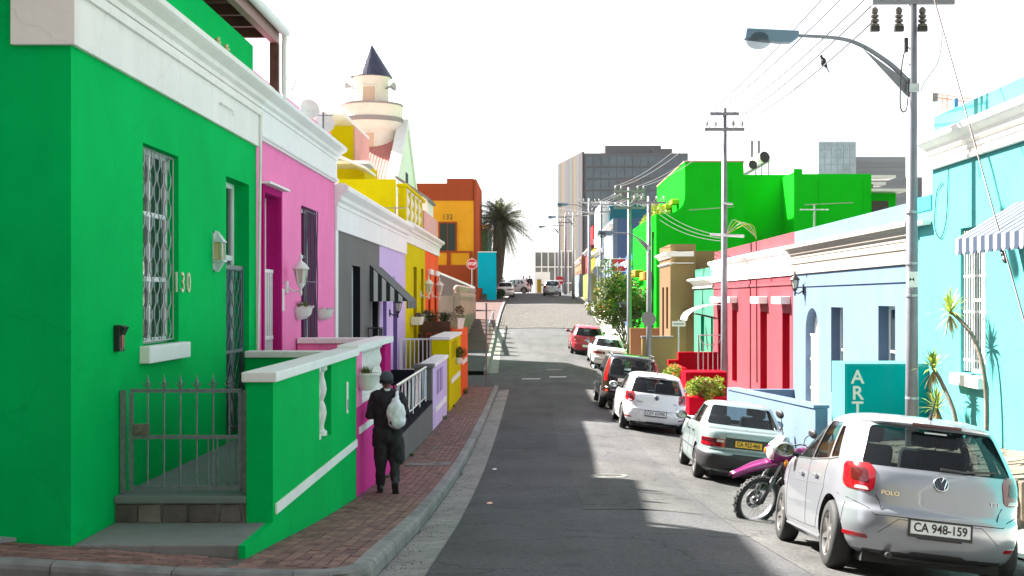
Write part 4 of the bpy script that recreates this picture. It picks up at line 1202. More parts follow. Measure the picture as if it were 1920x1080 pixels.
# ---- turquoise house
win = (18.95, 20.08, -1.15, 1.10)
rt, F = right_house('turquoise_house', 'turquoise house with old white cornice and a barred window under an awning', 9.0, 21.5, TURQ, [win], 2.19, 2.30, 2.72, 3.05, W_CREAM, TURQ, depth=10, out=.26)
w = F.window(*win, TRIM, .16, .07, 2, 2)
g_ = MB()
for k in range(10): g_.tube([F.p(19.02 + k * .111, -1.12, -.05), F.p(19.02 + k * .111, 1.06, -.05)], .010, 5)
for v in (-.95, -.2, .35, .85): g_.box(XR + .04, XR + .06, 18.97, 20.06, v - .015, v + .015)
g_.build('grille', TRIM, w)
F.box(18.9, 20.2, -1.34, -1.17, -.1, .14).build('window_sill', W_WHITE, rt, bev=.015)
F.wall(21.503, 22.3, -4, 1.5, [], TURQ, .3, name='set_back_wall')
F.box(21.506, 22.3, 1.503, 1.75, -.25, .02).build('parapet', paint('sky blue paint', (.05, .42, .60), dirt=.1), rt)
MB().box(6.68, 6.53, 21.51, 22.3, 1.25, 1.32).build('eave', W_CREAM, rt)
MB().tube(smooth_path([F.p(20.9, 1.9, .02), F.p(21.2, 1.75, .02), F.p(21.3, 1.2, .02), F.p(21.0, 1.0, .02), F.p(20.7, 1.3, .02), F.p(20.6, 2.1, .02)], 6), .008, 5).build('loose_cable', BLACK, rt)
# striped awning
t = thing('awning', 'blue and white striped awning with scalloped valance on the turquoise house', 'awning', (XR, 15, .8))
ua, ub, w1 = 12.5, 17.75, .84
n = 36; du = (ub - ua) / n
for k in range(n):
    a = ua + du * k; b = a + du - .001; mt = CANB if k % 2 == 0 else CANW
    poly = [(XR - .002, a, 1.32), (XR - w1, a, .80), (XR - w1 - .004, a, .80)]
    m_ = MB()
    m_.prism([(XR - .002, a, 1.32), (XR - w1, a, .805), (XR - w1, a, .64), (XR - w1 - .012, a, .64), (XR - w1 - .012, a, .82), (XR - .002, a, 1.335)], (0, b - a, 0))
    mid = (a + b) / 2
    m_.prism([(XR - w1, a, .639), (XR - w1, mid - du * .25, .60), (XR - w1, mid + du * .25, .60), (XR - w1, b, .639)], (-.012, 0, 0))
    m_.build('canvas_stripe', mt, t)
for k in range(7):
    a, b = k / 7, (k + 1) / 7
    MB().prism([(XR - .002 - w1 * a, ub + .001, .80), (XR - .002 - w1 * b, ub + .001, .80), (XR - .002 - w1 * b, ub + .001, 1.32 - .515 * b), (XR - .002 - w1 * a, ub + .001, 1.32 - .515 * a)], (0, .012, 0)).build('side_stripe', CANB if k % 2 == 0 else CANW, t)

# ---- pale blue house
dor = (30.05, 31.5, -2.95, -.22, .55)
w1_, w2_ = (27.7, 28.8, -2.1, -.19), (23.7, 24.86, -1.9, -.14)
rt, F = right_house('blue_house', 'pale blue house with cream frieze and an arched doorway', 22.32, 33.0, PBLUE, [dor, w1_, w2_], .62, 1.02, 1.38, 1.72, CREAM, PBLUE)
F.box(22.32, 33.0, .30, .36, .001, .03).build('string_course', PBLUE, rt)
for q in (w1_, w2_): F.window(*q, TRIM, .20, .07, 1, 2)
dm = MB(); dm.box(XR + .22, XR + .26, 30.05, 31.5, -2.95, -.22); dm.build('door_leaf', W_WHITE, rt)
g_ = MB()
for k in range(9): g_.tube([F.p(30.2 + k * .145, -2.9, -.12), F.p(30.2 + k * .145, -.85, -.12)], .012, 5)
for v in (-2.88, -2.2, -1.5, -.9): g_.box(XR + .10, XR + .14, 30.08, 31.47, v, v + .05)
g_.build('security_gate', TRIM, rt)
lantern('wall_lamp', 'black coach lantern on the pale blue house above the arched door', F.p(31.7, .20), (-1, 0, 0), BLACK, s=1.3)
MB().tube([F.p(31.3, 1.0, .05), F.p(31.3, .52, .02)], .008, 5).build('lamp_cable', BLACK, rt)
# blue yard wall
t = thing('garden_wall', 'pale blue yard wall running down to the turquoise gate pillar', 'wall', (5.2, 33, -3.1))
MB().box(5.0, 6.69, 32.85, 33.05, -4, -2.33).build('end_wall', PBLUE, t, bev=.01)
MB().prism([(5.0, 32.845, -2.33), (5.0, 22.7, -1.95), (5.0, 22.7, -4), (5.0, 32.845, -4)], (.22, 0, 0)).build('street_wall', PBLUE, t)
MB().prism([(4.97, 32.80, -2.325), (4.97, 22.7, -1.945), (4.97, 22.7, -1.89), (4.97, 32.80, -2.27)], (.28, 0, 0)).build('coping', PBLUE, t)
MB().box(5.23, 6.69, 22.7, 32.84, -4, -2.95).build('yard_floor', CONC, t)
# gate pillar lettered ART
t = thing('gate_pillar', 'teal pillar lettered ART in front of the pale blue house', 'pillar', (5.9, 21.7, -2.4))
MB().box(5.28, 6.69, 21.72, 22.65, -3.6, -1.10).build('body', TURQ, t, bev=.01)
MB().box(5.31, 6.69, 21.70, 21.719, -3.6, -1.13).build('front_panel', TEAL, t)
LET = plain('pale lettering', (.62, .66, .58), .5)
for ch, py in (('A', 708), ('R', 738), ('T', 767)):
    p = at(1608, py, 21.695)
    text_mesh(ch, .325, 'letter', LET, t, face_mat(p, (1, 0, 0), (0, 0, 1)), .004, bold=.006)

# ---- rose house
wins = [(33.45, 34.45), (36.7, 37.8), (42.1, 43.15), (45.3, 46.4)]
ops = [(a, b, -2.75, -.38) for a, b in wins]
rt, F = right_house('rose_house', 'rose pink house with white frieze, tall crimson openings and white hoods', 33.02, 47.6, ROSE, ops, .61, 1.02, 1.38, 1.73, W_WHITE, ROSE_L, reveal=CRIM)
F.box(33.03, 47.59, .36, .44, .001, .035).build('string_course', ROSE_L, rt)
for (a, b, c, d_) in ops:
    F.window(a, b, c, d_, TRIM, .2, .08, 1, 3)
    F.box(a - .12, b + .12, -.14, .06, .001, .28).build('window_hood', W_WHITE, rt, bev=.02)
for u in (36.0, 39.5): F.box(u - .05, u + .05, .5, .58, .001, .015).build('air_vent', CRIM, rt)
MB().tube([F.p(38.2, 1.7, .05), F.p(38.2, -2.5, .03)], .02, 6).build('downpipe', ROSE_L, rt)
# crimson planters and walls of the rose house yard
t = thing('garden_wall', 'crimson stepped yard wall behind the steel gate of the rose house', 'wall', (5.9, 46, -3.2))
MB().box(5.2, 6.69, 45.9, 46.2, -4, -1.92).build('high_wall', CRIM, t, bev=.01)
MB().box(4.85, 5.197, 45.9, 46.25, -4, -2.2).build('step_pier', CRIM, t, bev=.01)
MB().box(4.87, 5.19, 43.2, 45.89, -4, -2.35).build('side_wall', CRIM, t, bev=.01)
t = thing('garden_wall', 'crimson block planter wall beside the silver power pole', 'wall', (5.0, 38, -3.2))
MB().box(4.52, 5.75, 38.0, 39.2, -4, -2.18).build('block', CRIM, t, bev=.012)
MB().box(4.5, 5.7, 37.0, 37.99, -4, -2.85).build('planter', CRIM, t, bev=.012)
t = thing('garden_bush', 'yellow green bush with pink flowers in front of the crimson planter', 'bush', (4.9, 37.3, -2.9))
rr = random.Random(21)
fl = MB(); cl = [((4.55 + rr.uniform(0, 1.0), 36.9 + rr.uniform(0, .7), -2.85 + rr.uniform(0, .42)), rr.uniform(.13, .24)) for k in range(16)]
leaf_cloud(fl, cl, .05, rr, 2600)
fl.build('leaves', leaf_mat('yellow green leaves', (.08, .20, .01), (.30, .34, .03)), t, fixn=False)
fl = MB(); leaf_cloud(fl, cl[:9], .04, rr, 260); fl.build('flowers', leaf_mat('pink flowers', (.55, .10, .14), (.5, .25, .15)), t, fixn=False)['kind'] = 'stuff'
st = MB()
for c, r in cl[:8]: st.tube([(4.9, 37.3, -3.1), (Vector(c) + Vector((4.9, 37.3, -3.1))) / 2 + Vector((.05, 0, -.1)), c], .012, 5)
st.build('stems', TIMBER, t)
t = thing('garden_bush', 'small lime green bush beside the crimson step pier', 'bush', (4.55, 42.5, -3.1))
fl = MB(); leaf_cloud(fl, [((4.55, 42.5, -2.55), .3), ((4.7, 42.7, -2.4), .25), ((4.5, 42.2, -2.8), .3)], .05, rr, 900); fl.build('leaves', MATS['yellow green leaves'], t, fixn=False)
t = thing('steel_gate', 'tall silver steel gate in the rose house yard', 'gate', (6.0, 44.6, -3))
for x in (5.75, 6.6): MB().tube([(x, 44.6, -3.3), (x, 44.6, -1.25)], .025, 6).build('gate_post', GALV, t)
for z in (-2.6, -1.27): MB().tube([(5.75, 44.6, z), (6.6, 44.6, z)], .02, 6).build('rail', GALV, t)
for k in range(1, 5): MB().tube([(5.75 + k * .17, 44.6, -2.6), (5.75 + k * .17, 44.6, -1.5)], .012, 5).build('bar', GALV, t)
MB().tube(smooth_path([(5.8, 44.6, -1.3), (5.9, 44.6, -1.55), (6.17, 44.6, -1.62), (6.45, 44.6, -1.55), (6.55, 44.6, -1.3)], 6), .014, 5).build('scroll', GALV, t)
# curved perspex canopy over the far door
t = thing('door_canopy', 'curved white perspex canopy over the rose house side door', 'canopy', (XR, 45.8, -.3))
m_ = MB(); n = 8
pr = [(XR - .02 - 1.3 * math.sin(R(90) * k / n), -.22 - .55 * (1 - math.cos(R(90) * k / n))) for k in range(n + 1)]
m_.prism([(x, 44.9, z) for x, z in pr] + [(x, 44.9, z + .03) for x, z in reversed(pr)], (0, 1.9, 0))
m_.build('sheet', plain('milky perspex', (.72, .73, .74), .3), t, smooth=True)
for u in (44.92, 46.76): MB().tube(smooth_path([(XR - .02, u, -.75), (XR - .5, u, -.62), (XR - 1.0, u, -.52)], 5), .02, 5).build('bracket', BLACK, t)

# ---- mint house
ops = [(47.75, 48.3, -2.1, -.68), (50.2, 51.2, -2.1, -.68)]
rt, F = right_house('mint_house', 'small mint green house with white cornice and dark green openings', 47.62, 53.4, MINT, ops, .48, .56, .82, 1.2, W_WHITE, MINT, reveal=DGREEN, out=.3)
for q in ops: F.window(*q, DGREEN, .18, .06, 1, 2)

# ---- tan house, standing forward
rt = thing('tan_house', 'tan brown house with stepped white cornice standing forward of its neighbours', 'house', (5.78, 54, -3.1))
FT = Fac(5.78, -1, rt)
ops = [(54.9, 55.7, -1.3, .5), (56.6, 57.4, -2.6, .5)]
FT.wall(54.0, 58.6, -4, 2.3, ops, TAN_F, .3)
for q in ops: FT.window(*q, plain('brown frame', (.16, .09, .04), .5) if 'brown frame' not in MATS else MATS['brown frame'], .15, .07, 1, 2)
MB().box(6.0805, 6.85, 54.0, 54.25, -4, 2.3).build('side_wall', TAN, rt)
MB().box(6.853, 9.5, 54.3, 54.55, -4, 2.02).build('side_wall', TAN, rt)
MB().box(6.082, 9.5, 54.552, 58.6, 1.5, 1.7).build('roof', ROOF, rt)
MB().box(5.779, 6.0804, 53.985, 53.999, -4, 2.299).build('corner_return', TAN, rt)
for (v0, v1, o_) in ((1.72, 1.98, .22), (1.42, 1.52, .1)):
    FT.mould(53.8, 58.6, cornice_prof(v0, v1, o_, .0)).build('cornice', W_WHITE, rt)
    MB().box(5.79, 6.75, 53.79, 53.984, v0 + .06, v1).build('cornice', W_WHITE, rt, bev=.02)
MB().box(6.3, 6.6, 53.86, 53.999, -.95, -.45).build('meter_box', TAN, rt, bev=.03)
MB().tube([(6.45, 53.96, -.95), (6.45, 53.96, -3)], .02, 5).build('conduit', TAN, rt)
t = thing('garden_wall', 'low tan wall with grey coping in front of the tan house', 'wall', (5, 53, -3))
MB().box(4.5, 5.78, 52.9, 53.2, -4, -1.62).build('wall', TAN, t); MB().box(4.47, 5.8, 52.86, 53.24, -1.617, -1.55).build('coping', CONC, t)
MB().box(4.15, 4.497, 52.9, 53.15, -4, -2.35).build('step_pier', TAN_F, t)
t = thing('garden_wall', 'terracotta brown yard wall below the vivid green house', 'wall', (5, 58.9, -3))
MB().box(4.45, 5.95, 58.8, 59.1, -4, -1.35).build('wall', paint('terracotta paint', (.30, .16, .09), dirt=.15), t)
# street name plate on its post
t = thing('street_sign', 'white street name plate on a thin grey post by the tan house', 'sign', (5.96, 52.2, -3.2))
MB().tube([(5.93, 52.2, -3.3), (5.93, 52.2, -.85)], .035, 8).build('post', GALV, t)
MB().box(5.66, 6.2, 52.16, 52.18, -1.13, -.92).build('name_plate', TRIM, t, bev=.004)
for (x0, x1) in ((5.71, 6.13),): MB().box(x0, x1, 52.153, 52.159, -1.045, -1.015).build('dark_line', BLACK, t)

# ---- vivid green building
rt = thing('green_building', 'tall vivid green building of stepped blocks with a round tank on its roof', 'building', (5.75, 60, -3))
FG = Fac(5.75, -1, rt)
ops = [(61.8, 63.4, -2.4, -.2), (64.6, 66.2, -1.4, .2), (68.5, 70.0, -1.4, .3)]
FG.wall(60.0, 73.8, -4.5, 3.98, ops, VGREEN, .3)
for q in ops: FG.window(*q, DGREEN, .2, .09, 2, 2)
# side wall with its swept shoulder
prof = [(6.051, -4.5), (6.051, 3.98), (6.3, 4.0)]
for k in range(9):
    a = R(90) * k / 8; prof.append((6.3 + .8 * math.sin(a) * .98, 4.0 + .78 * (1 - math.cos(a)) + .0))
prof += [(7.09, 4.8), (7.09, -4.5)]
MB().prism([(x, 60.0, z) for x, z in prof], (0, .3, 0)).build('side_wall', VGREEN, rt)
FU = Fac(7.1, -1, rt)
ops = [(62.5, 63.5, 3.3, 4.6), (65.6, 66.7, 3.3, 4.6)]
FU.wall(60.3, 73.4, 2.5, 6.45, ops, VGREEN, .3, name='upper_front')
for q in ops:
    FU.window(*q, DGREEN, .2, .08, 1, 2)
    FU.box(q[0] - .15, q[1] + .15, 4.62, 4.85, .001, .35).build('window_hood', paint('yellow tile', (.55, .33, .05), dirt=.2) if 'yellow tile' not in MATS else MATS['yellow tile'], rt, bev=.03)
MB().box(7.1, 9.86, 60.0, 60.298, -4.5, 6.4).build('upper_side', VGREEN, rt)
MB().box(7.06, 9.88, 59.97, 73.4, 6.403, 6.46).build('coping', paint('terracotta coping', (.5, .3, .2), dirt=.1), rt)
MB().box(9.88, 12.75, 63.0, 63.3, -4, 6.1).build('recess_wall', VGREEN, rt)
MB().box(9.865, 9.879, 60.3, 63.0, -4, 6.38).build('recess_return', VGREEN, rt)
MB().box(12.25, 15.85, 60.0, 60.3, -4, 5.85).build('block_wall', VGREEN, rt)
MB().box(12.2, 12.6, 59.95, 59.998, 2.0, 6.08).build('pilaster', VGREEN, rt)
MB().box(12.25, 12.5, 60.302, 63.0, -4, 5.95).build('block_return', VGREEN, rt)
MB().box(7.2, 12.6, 63.302, 73, 5.2, 5.4).build('roof', ROOF, rt)
MB().box(12.6, 16.0, 60.302, 73, 5.2, 5.4).build('roof', ROOF, rt)
MB().box(15.9, 18.55, 65.5, 65.8, -3, 5.4).build('end_wall', VGREEN, rt)
MB().box(17.3, 18.15, 65.40, 65.49, 4.3, 5.0).build('window', GLASS, rt)
for (z, x1) in ((6.1, 18.3), (5.75, 17.8), (5.42, 18.9)): MB().box(15.6, x1, 64.6, 66, z, z + .14).build('roof_slab', TRIM, rt)
for (u0_, u1_, z0, z1) in ((61.2, 63.9, .9, 1.3), (66.8, 69.6, 1.15, 1.5)): FG.box(u0_, u1_, z0, z1, .001, .45).build('window_hood', paint('orange tile', (.52, .16, .04), dirt=.2) if 'orange tile' not in MATS else MATS['orange tile'], rt, bev=.04)
MB().tube([FG.p(61.0, 3.2, .06), FG.p(61.0, -2, .06)], .05, 6).build('downpipe', BLACK, rt)
for (xa, za_, xb, zb_) in ((7.3, 4.15, 9.4, 4.3), (12.7, 4.4, 15.0, 4.5)): MB().tube([(xa, 59.96 if xa < 10 else 59.96, za_), (xb, 59.96, zb_)], .022, 5).build('conduit', plain('pale conduit', (.4, .5, .38), .6), rt)
for xa in (9.3, 13.4, 15.5): MB().tube([(xa, 59.95, 5.6), (xa, 59.95, -2)], .035, 6).build('downpipe', VGREEN, rt)
# rooftop solar geyser
t = thing('water_tank', 'rooftop solar water heater of two white drums on a sloping rack', 'water tank', (11.2, 64.5, 6.1))
for (cx, cz, r_, l_) in ((11.6, 7.1, .29, 1.3), (11.0, 6.72, .24, 1.3)):
    d0 = 64.2
    MB().cyl((cx, d0, cz), (cx - .55, d0 + l_, cz - .3), r_, n=20).build('drum', PLASTER_W, t, smooth=True)
    MB().cyl((cx + .012, d0 - .03, cz + .006), (cx, d0 - .001, cz), r_ * 1.0, n=20).build('drum_end', BLACK, t, smooth=True)
MB().prism([(10.3, 64.1, 6.05), (11.9, 64.1, 6.95), (11.9, 64.1, 6.87), (10.3, 64.1, 5.97)], (0, 1.6, 0)).build('rack', GALV, t)
for x in (11.2, 11.5, 11.85): MB().tube([(x, 64.4, 5.4), (x, 64.4, 6.6 + (x - 11.2) * .5)], .03, 5).build('leg', BLACK, t)
for x in (11.0, 11.35): MB().tube([(x, 64.4, 7.1), (x, 64.4, 7.95)], .05, 6).build('vent_pipe', BLACK, t)
# wall aerial
t = thing('tv_aerial', 'television aerial standing behind the rose house parapet', 'aerial', (13.0, 59, 1.5))
MB().tube([(12.95, 59, 1.5), (12.95, 59, 4.35)], .04, 6).build('mast', GALV, t)
MB().tube([(12.3, 59, 4.1), (13.6, 59, 4.1)], .03, 5).build('boom', GALV, t)
for k in range(6): MB().tube([(12.35 + k * .24, 58.75, 4.1), (12.35 + k * .24, 59.25, 4.1)], .022, 5).build('element', GALV, t)

# ---- far right row
def simple_house(name, label, u0, u1, X, wallm, top, ops, corn=True, vb=-3.5, cm=None, depth=8, sidem=None, par=.35):
    rt = thing(name, label, 'house', (X, u0, rz(u0)))
    F = Fac(X, -1, rt)
    F.wall(u0, u1, vb, top, ops, wallm, .3)
    for q in ops: F.window(*q[:4], TRIM, .15, .1, 1, 2)
    shell(F, u0, u1, vb, top, depth, sidem or wallm)
    if corn: F.mould(u0, u1, cornice_prof(top - .35 - par, top - par, .3)).build('cornice', cm or W_WHITE, rt)
    return rt, F
CB = paint('cornflower paint', (.04, .10, .28), dirt=.1); SLATE = paint('slate blue paint', (.08, .13, .24), dirt=.1)
PEACH = paint('peach paint', (.22, .13, .09), dirt=.1); SOFTY = paint('soft yellow paint', (.26, .17, .02), dirt=.1)
TEALD = paint('deep teal paint', (.02, .13, .17), dirt=.1); SOFTB = paint('ice blue paint', (.16, .20, .25), dirt=.1)
SALM = paint('salmon paint', (.22, .06, .06), dirt=.1); REDP = paint('red parapet paint', (.55, .03, .035), dirt=.1)
LIMEW = paint('lime wash paint', (.17, .18, .07), dirt=.1)
rr = random.Random(2)
def wins_for(u0, u1, lo, hi, n):
    s_ = (u1 - u0) / n
    return [(u0 + s_ * (k + .3), u0 + s_ * (k + .7), lo, hi) for k in range(n)]
simple_house('cornflower_house', 'cornflower blue house beyond the vivid green building', 73.85, 79.0, 5.7, CB, 2.6, wins_for(74, 79, -.8, 1.0, 2))
simple_house('white_house', 'two-storey white house with slate blue side wall', 86.0, 97.0, 5.35, SOFTB, 5.4, wins_for(86, 97, .6, 2.6, 3), sidem=SLATE)
simple_house('ice_blue_house', 'ice blue terraced house with white cornice along the hill', 97.1, 110.0, 5.3, SOFTB, 4.2, wins_for(97, 110, .5, 2.2, 4))
simple_house('soft_yellow_house', 'soft yellow terraced house on the hill', 110.1, 118.0, 5.3, SOFTY, 4.4, wins_for(110, 118, .8, 2.6, 2))
simple_house('salmon_house', 'salmon pink terraced house with tall windows on the hill', 118.1, 130.0, 5.3, SALM, 5.0, wins_for(118, 130, 1.0, 3.0, 3))
simple_house('peach_house', 'peach coloured low house near the hill crest', 130.5, 150.0, 4.9, PEACH, 4.4, wins_for(131, 149, 1.2, 3.0, 4))
t = thing('teal_building', 'deep teal block rising behind the ice blue houses', 'building', (7, 104, 0))
MB().box(6.2, 10.2, 104, 112, -1, 7.7).build('wall', TEALD, t); MB().box(5.62, 6.197, 105, 117, -1, 8.0).build('street_wall', W_WHITE, t)
for k in range(3): MB().box(5.58, 5.62, 106 + k * 3, 107.2 + k * 3, 5.2, 7.0).build('window', GLASS, t)
t = thing('red_block', 'red topped block behind the salmon house', 'building', (5.6, 122, 0))
MB().box(5.62, 9.0, 120.4, 129.6, 0, 6.9).build('wall', REDP, t); MB().box(5.62, 9.0, 117.0, 120.3, 0, 5.6).build('wall', TEALD, t)
t = thing('garden_wall', 'pale lime garden wall on the hill above the cobbles', 'wall', (4.4, 101, -.6))
MB().box(4.3, 5.2, 100, 111, -1.5, 2.0).build('wall', LIMEW, t)
t = thing('garden_wall', 'white garden wall on the hill above the lime wall', 'wall', (4.4, 113, 0))
MB().box(4.1, 5.2, 113, 128, -1, 2.2).build('wall', SOFTB, t)
# ------------------------------------------------------------------ far left: mosque, crossing, ochre building, palm
IVORY = paint('ivory plaster', (.84, .77, .70), dirt=.08); BAND = paint('grey band paint', (.34, .30, .31), dirt=.1)
SLATE_T = plain('slate shingle', (.035, .04, .085), .35, var=.35, vscale=6, spec=.7)
cx, cy = -7.58, 60.0
t = thing('minaret', 'ivory minaret with balcony ring and dark slate cone roof', 'minaret', (cx, cy, 0))
MB().lathe([(1.24, -3), (1.24, 8.0)], (cx, cy, 0), 32).build('lower_shaft', IVORY, t, smooth=True)
MB().lathe([(1.24, 7.75), (1.4, 7.95), (1.45, 8.15), (1.47, 8.2), (1.47, 8.42), (1.44, 8.45), (1.44, 8.95), (1.46, 8.98), (1.46, 9.06), (1.36, 9.06), (1.36, 8.5), (1.0, 8.5)], (cx, cy, 0), 40).build('balcony', IVORY, t, smooth=True)
for (z0, z1, r_) in ((8.2, 8.42, 1.475), (8.97, 9.07, 1.465)): MB().lathe([(r_ - .02, z0), (r_ + .01, z0 + .01), (r_ + .01, z1), (r_ - .02, z1 + .005)], (cx, cy, 0), 40).build('band', BAND, t, smooth=True)
MB().lathe([(.80, 8.5), (.80, 10.2), (.9, 10.35)], (cx, cy, 0), 32).build('upper_shaft', IVORY, t, smooth=True)
MB().lathe([(.93, 10.33), (.95, 10.36), (.001, 11.93)], (cx, cy, 0), 32).build('cone_core', SLATE_T, t)
rows = 15
ct = MB()
for i in range(rows):
    z0 = 10.36 + 1.5 * i / rows; r0 = .965 * (1 - i / rows * .985); z1 = z0 + 1.5 / rows * 1.25; r1 = max(.01, .965 * (1 - (i + 1.25) / rows * .985) + .012)
    n = max(6, int(26 * (1 - i / rows)) + 4)
    for k in range(n):
        a0 = 2 * math.pi * (k + .04 + .5 * (i % 2)) / n; a1 = 2 * math.pi * (k + .96 + .5 * (i % 2)) / n; e = .022
        ct.add([(cx + (r0 + e) * math.cos(a0), cy + (r0 + e) * math.sin(a0), z0), (cx + (r0 + e) * math.cos(a1), cy + (r0 + e) * math.sin(a1), z0),
                (cx + r1 * math.cos(a1), cy + r1 * math.sin(a1), z1), (cx + r1 * math.cos(a0), cy + r1 * math.sin(a0), z1),
                (cx + (r0 - .01) * math.cos(a0), cy + (r0 - .01) * math.sin(a0), z0), (cx + (r0 - .01) * math.cos(a1), cy + (r0 - .01) * math.sin(a1), z0)], [(0, 1, 2, 3), (0, 4, 5, 1)])
o = ct.build('shingle', SLATE_T, t, fixn=False); o['kind'] = 'stuff'
for (z0, z1, r_, px) in ((8.6, 9.82, .80, 696), (7.0, 7.62, 1.24, 695)):
    MB().box(cx - .27, cx + .27, cy - r_ - .03, cy - r_ + .15, z0, z1).build('blind_panel', paint('peach plaster', (.66, .47, .36), dirt=.05) if 'peach plaster' not in MATS else MATS['peach plaster'], t)
    for (a, b, c, d_) in ((-.33, -.273, z0, z1 + .06), (.273, .33, z0, z1 + .06), (-.272, .272, z1 + .002, z1 + .06)): MB().box(cx + a, cx + b, cy - r_ - .06, cy - r_ + .15, c, d_).build('panel_frame', IVORY, t)
for (sx, lab) in ((-1, 'grey horn loudspeaker aimed away from the street on the minaret'), (1, 'grey horn loudspeaker aimed at the street on the minaret')):
    h = thing('loudspeaker', lab, 'loudspeaker', (cx + sx * .8, cy - .45, 9.85))
    dv = Vector((sx * .8, -.35, 0)).normalized()
    M_ = dv.to_track_quat('Z', 'Y').to_matrix()
    MB().lathe([(.05, 0), (.06, .12), (.10, .2), (.2, .34), (.21, .35), (.18, .33), (.06, .2)], (0, 0, 0), 14, M_).build('horn', GALV, h, local=True, smooth=True)
    MB().obox((-sx * .06, .06, -.05), (.1, 0, 0), (0, .02, 0), (0, 0, .02)).build('bracket', BLACK, h, local=True)

t = thing('mosque', 'white gabled mosque hall with red corrugated roof beside the minaret', 'mosque', (-6.2, 60, -3))
GA = [(55.6, -4), (55.6, 5.4), (60, 8.15), (60.5, 8.15), (64.9, 5.4), (64.9, -4)]
MB().prism([(-6.3, y, z) for y, z in GA], (.35, 0, 0)).build('gable_wall', W_WHITE, t)
MB().prism([(-6.36, 55.4, 5.3), (-6.36, 60.2, 8.45), (-6.36, 65.1, 5.3), (-6.36, 65.1, 4.9), (-6.36, 60.2, 8.05), (-6.36, 55.4, 4.9)], (.5, 0, 0)).build('gable_coping', W_WHITE, t, bev=.02)
MB().box(-5.945, -5.93, 59.6, 60.7, 3.5, 5.9).build('window', GLASS, t)
MB().box(-14, -6.302, 55.7, 64.8, -4, 4.9).build('hall_wall', W_WHITE, t)
RROOF = paint('red corrugated paint', (.50, .19, .17), .5, .2, .1)
cr = MB()
for k in range(56):
    x0 = -6.37 - k * .14; rrs = [(x0, 0), (x0 - .035, .018), (x0 - .07, .0), (x0 - .14, 0)]
    for (xa, ha), (xb, hb) in zip(rrs[:-1], rrs[1:]):
        for (ya, za, yb, zb) in ((55.2, 4.75, 60.2, 7.85), (65.2, 4.75, 60.2, 7.85)):
            cr.quad((xa, ya, za + ha), (xb, ya, za + hb), (xb, yb, zb + hb), (xa, yb, zb + ha))
cr.build('corrugated_roof', RROOF, t, fixn=False)
# small parapet houses between terrace and mosque
t = thing('low_house', 'white low house with grey lean-to roof before the mosque gable', 'house', (-5.0, 52.5, -3))
MB().box(-9, -4.3, 52.0, 55.0, -4, 4.15).build('wall', W_WHITE, t); MB().prism([(-5.6, 51.9, 4.9), (-4.2, 51.9, 3.95), (-4.2, 51.9, 4.07), (-5.6, 51.9, 5.02)], (0, 3.2, 0)).build('roof', CONC, t)

# ochre building on the far corner
OCH = paint('ochre orange paint', (.78, .36, .018), dirt=.1); BRN = paint('brick red paint', (.36, .065, .022), dirt=.15)
D0 = 108.0
bx = lambda px: (px - VX) * D0 / S
bz = lambda py: (VY - py) * D0 / S
t = thing('ochre_building', 'orange building with brick red parapet and base on the far corner', 'building', (bx(890), D0, -.2))
MB().box(bx(700), bx(888), D0, D0 + 12, -2, bz(376)).build('wall', OCH, t)
MB().box(bx(700), bx(887), D0 - .1, D0 + 12, bz(376) + .004, bz(344)).build('parapet', BRN, t)
MB().box(bx(838), bx(887), D0 - .1, D0 + 12, bz(344) + .003, bz(335)).build('parapet', BRN, t)
MB().box(bx(888) + .003, bx(893), D0 - .05, D0 + 12, -2, bz(336)).build('corner_pilaster', BRN, t)
MB().box(bx(700), bx(887), D0 - .15, D0 - .002, -2, bz(497)).build('base', BRN, t)
MB().box(bx(822), bx(857), D0 - .13, D0 - .003, bz(472), bz(416)).build('window_frame', BRN, t)
MB().box(bx(825), bx(854), D0 - .16, D0 - .131, bz(470), bz(419)).build('window', plain('dark green shutter', (.006, .022, .014), .6), t)
MB().box(bx(839), bx(840), D0 - .175, D0 - .161, bz(470), bz(419)).build('mullion', BRN, t)
for (a, b, c, d_) in ((822, 886, 474, 471), (838, 845, 497, 474), (880, 886, 497, 474)): MB().box(bx(a), bx(b), D0 - .14, D0 - .004, bz(c), bz(d_)).build('trim', BRN, t)
text_mesh('132', .62, 'house_number', BLACK, t, face_mat((bx(839), D0 - .02, bz(407)), (1, 0, 0), (0, 0, 1)), .01)
t = thing('turquoise_shop', 'turquoise stepped wall in front of the ochre building', 'wall', (bx(912), 107, -.2))
pr = [(896, 474), (930, 473), (931, 561), (913, 560), (913, 551), (905, 551), (905, 540), (896, 540)]
MB().prism([((px - VX) * 106.5 / S, 106.5, (VY - py) * 106.5 / S - (0.3 if py > 555 else 0)) for px, py in pr], (0, .35, 0)).build('wall', paint('cyan paint', (0, .42, .56), dirt=.08), t)
MB().box(-4.62, -3.05, 106.46, 106.9, 3.855, 3.93).build('coping', TRIM, t)
t = thing('aqua_house', 'aqua house front with white cornice behind the ochre building', 'house', (-4.55, 122, 0))
MB().box(-8, -4.35, 121, 134, -2, 6.6).build('wall', MINT, t); MB().box(-8, -4.0, 120.8, 134.2, 6.603, 7.0).build('cornice', W_WHITE, t, bev=.05)
# steps
t = thing('stair_flight', 'brick red steps climbing beside the turquoise wall', 'steps', (-4.6, 104, -.3))
for k in range(6): MB().box(-5.4, -4.5, 103.4 + k * .35, 105.9, -1.2 + k * .25, -.95 + k * .25).build('step', BRN, t)
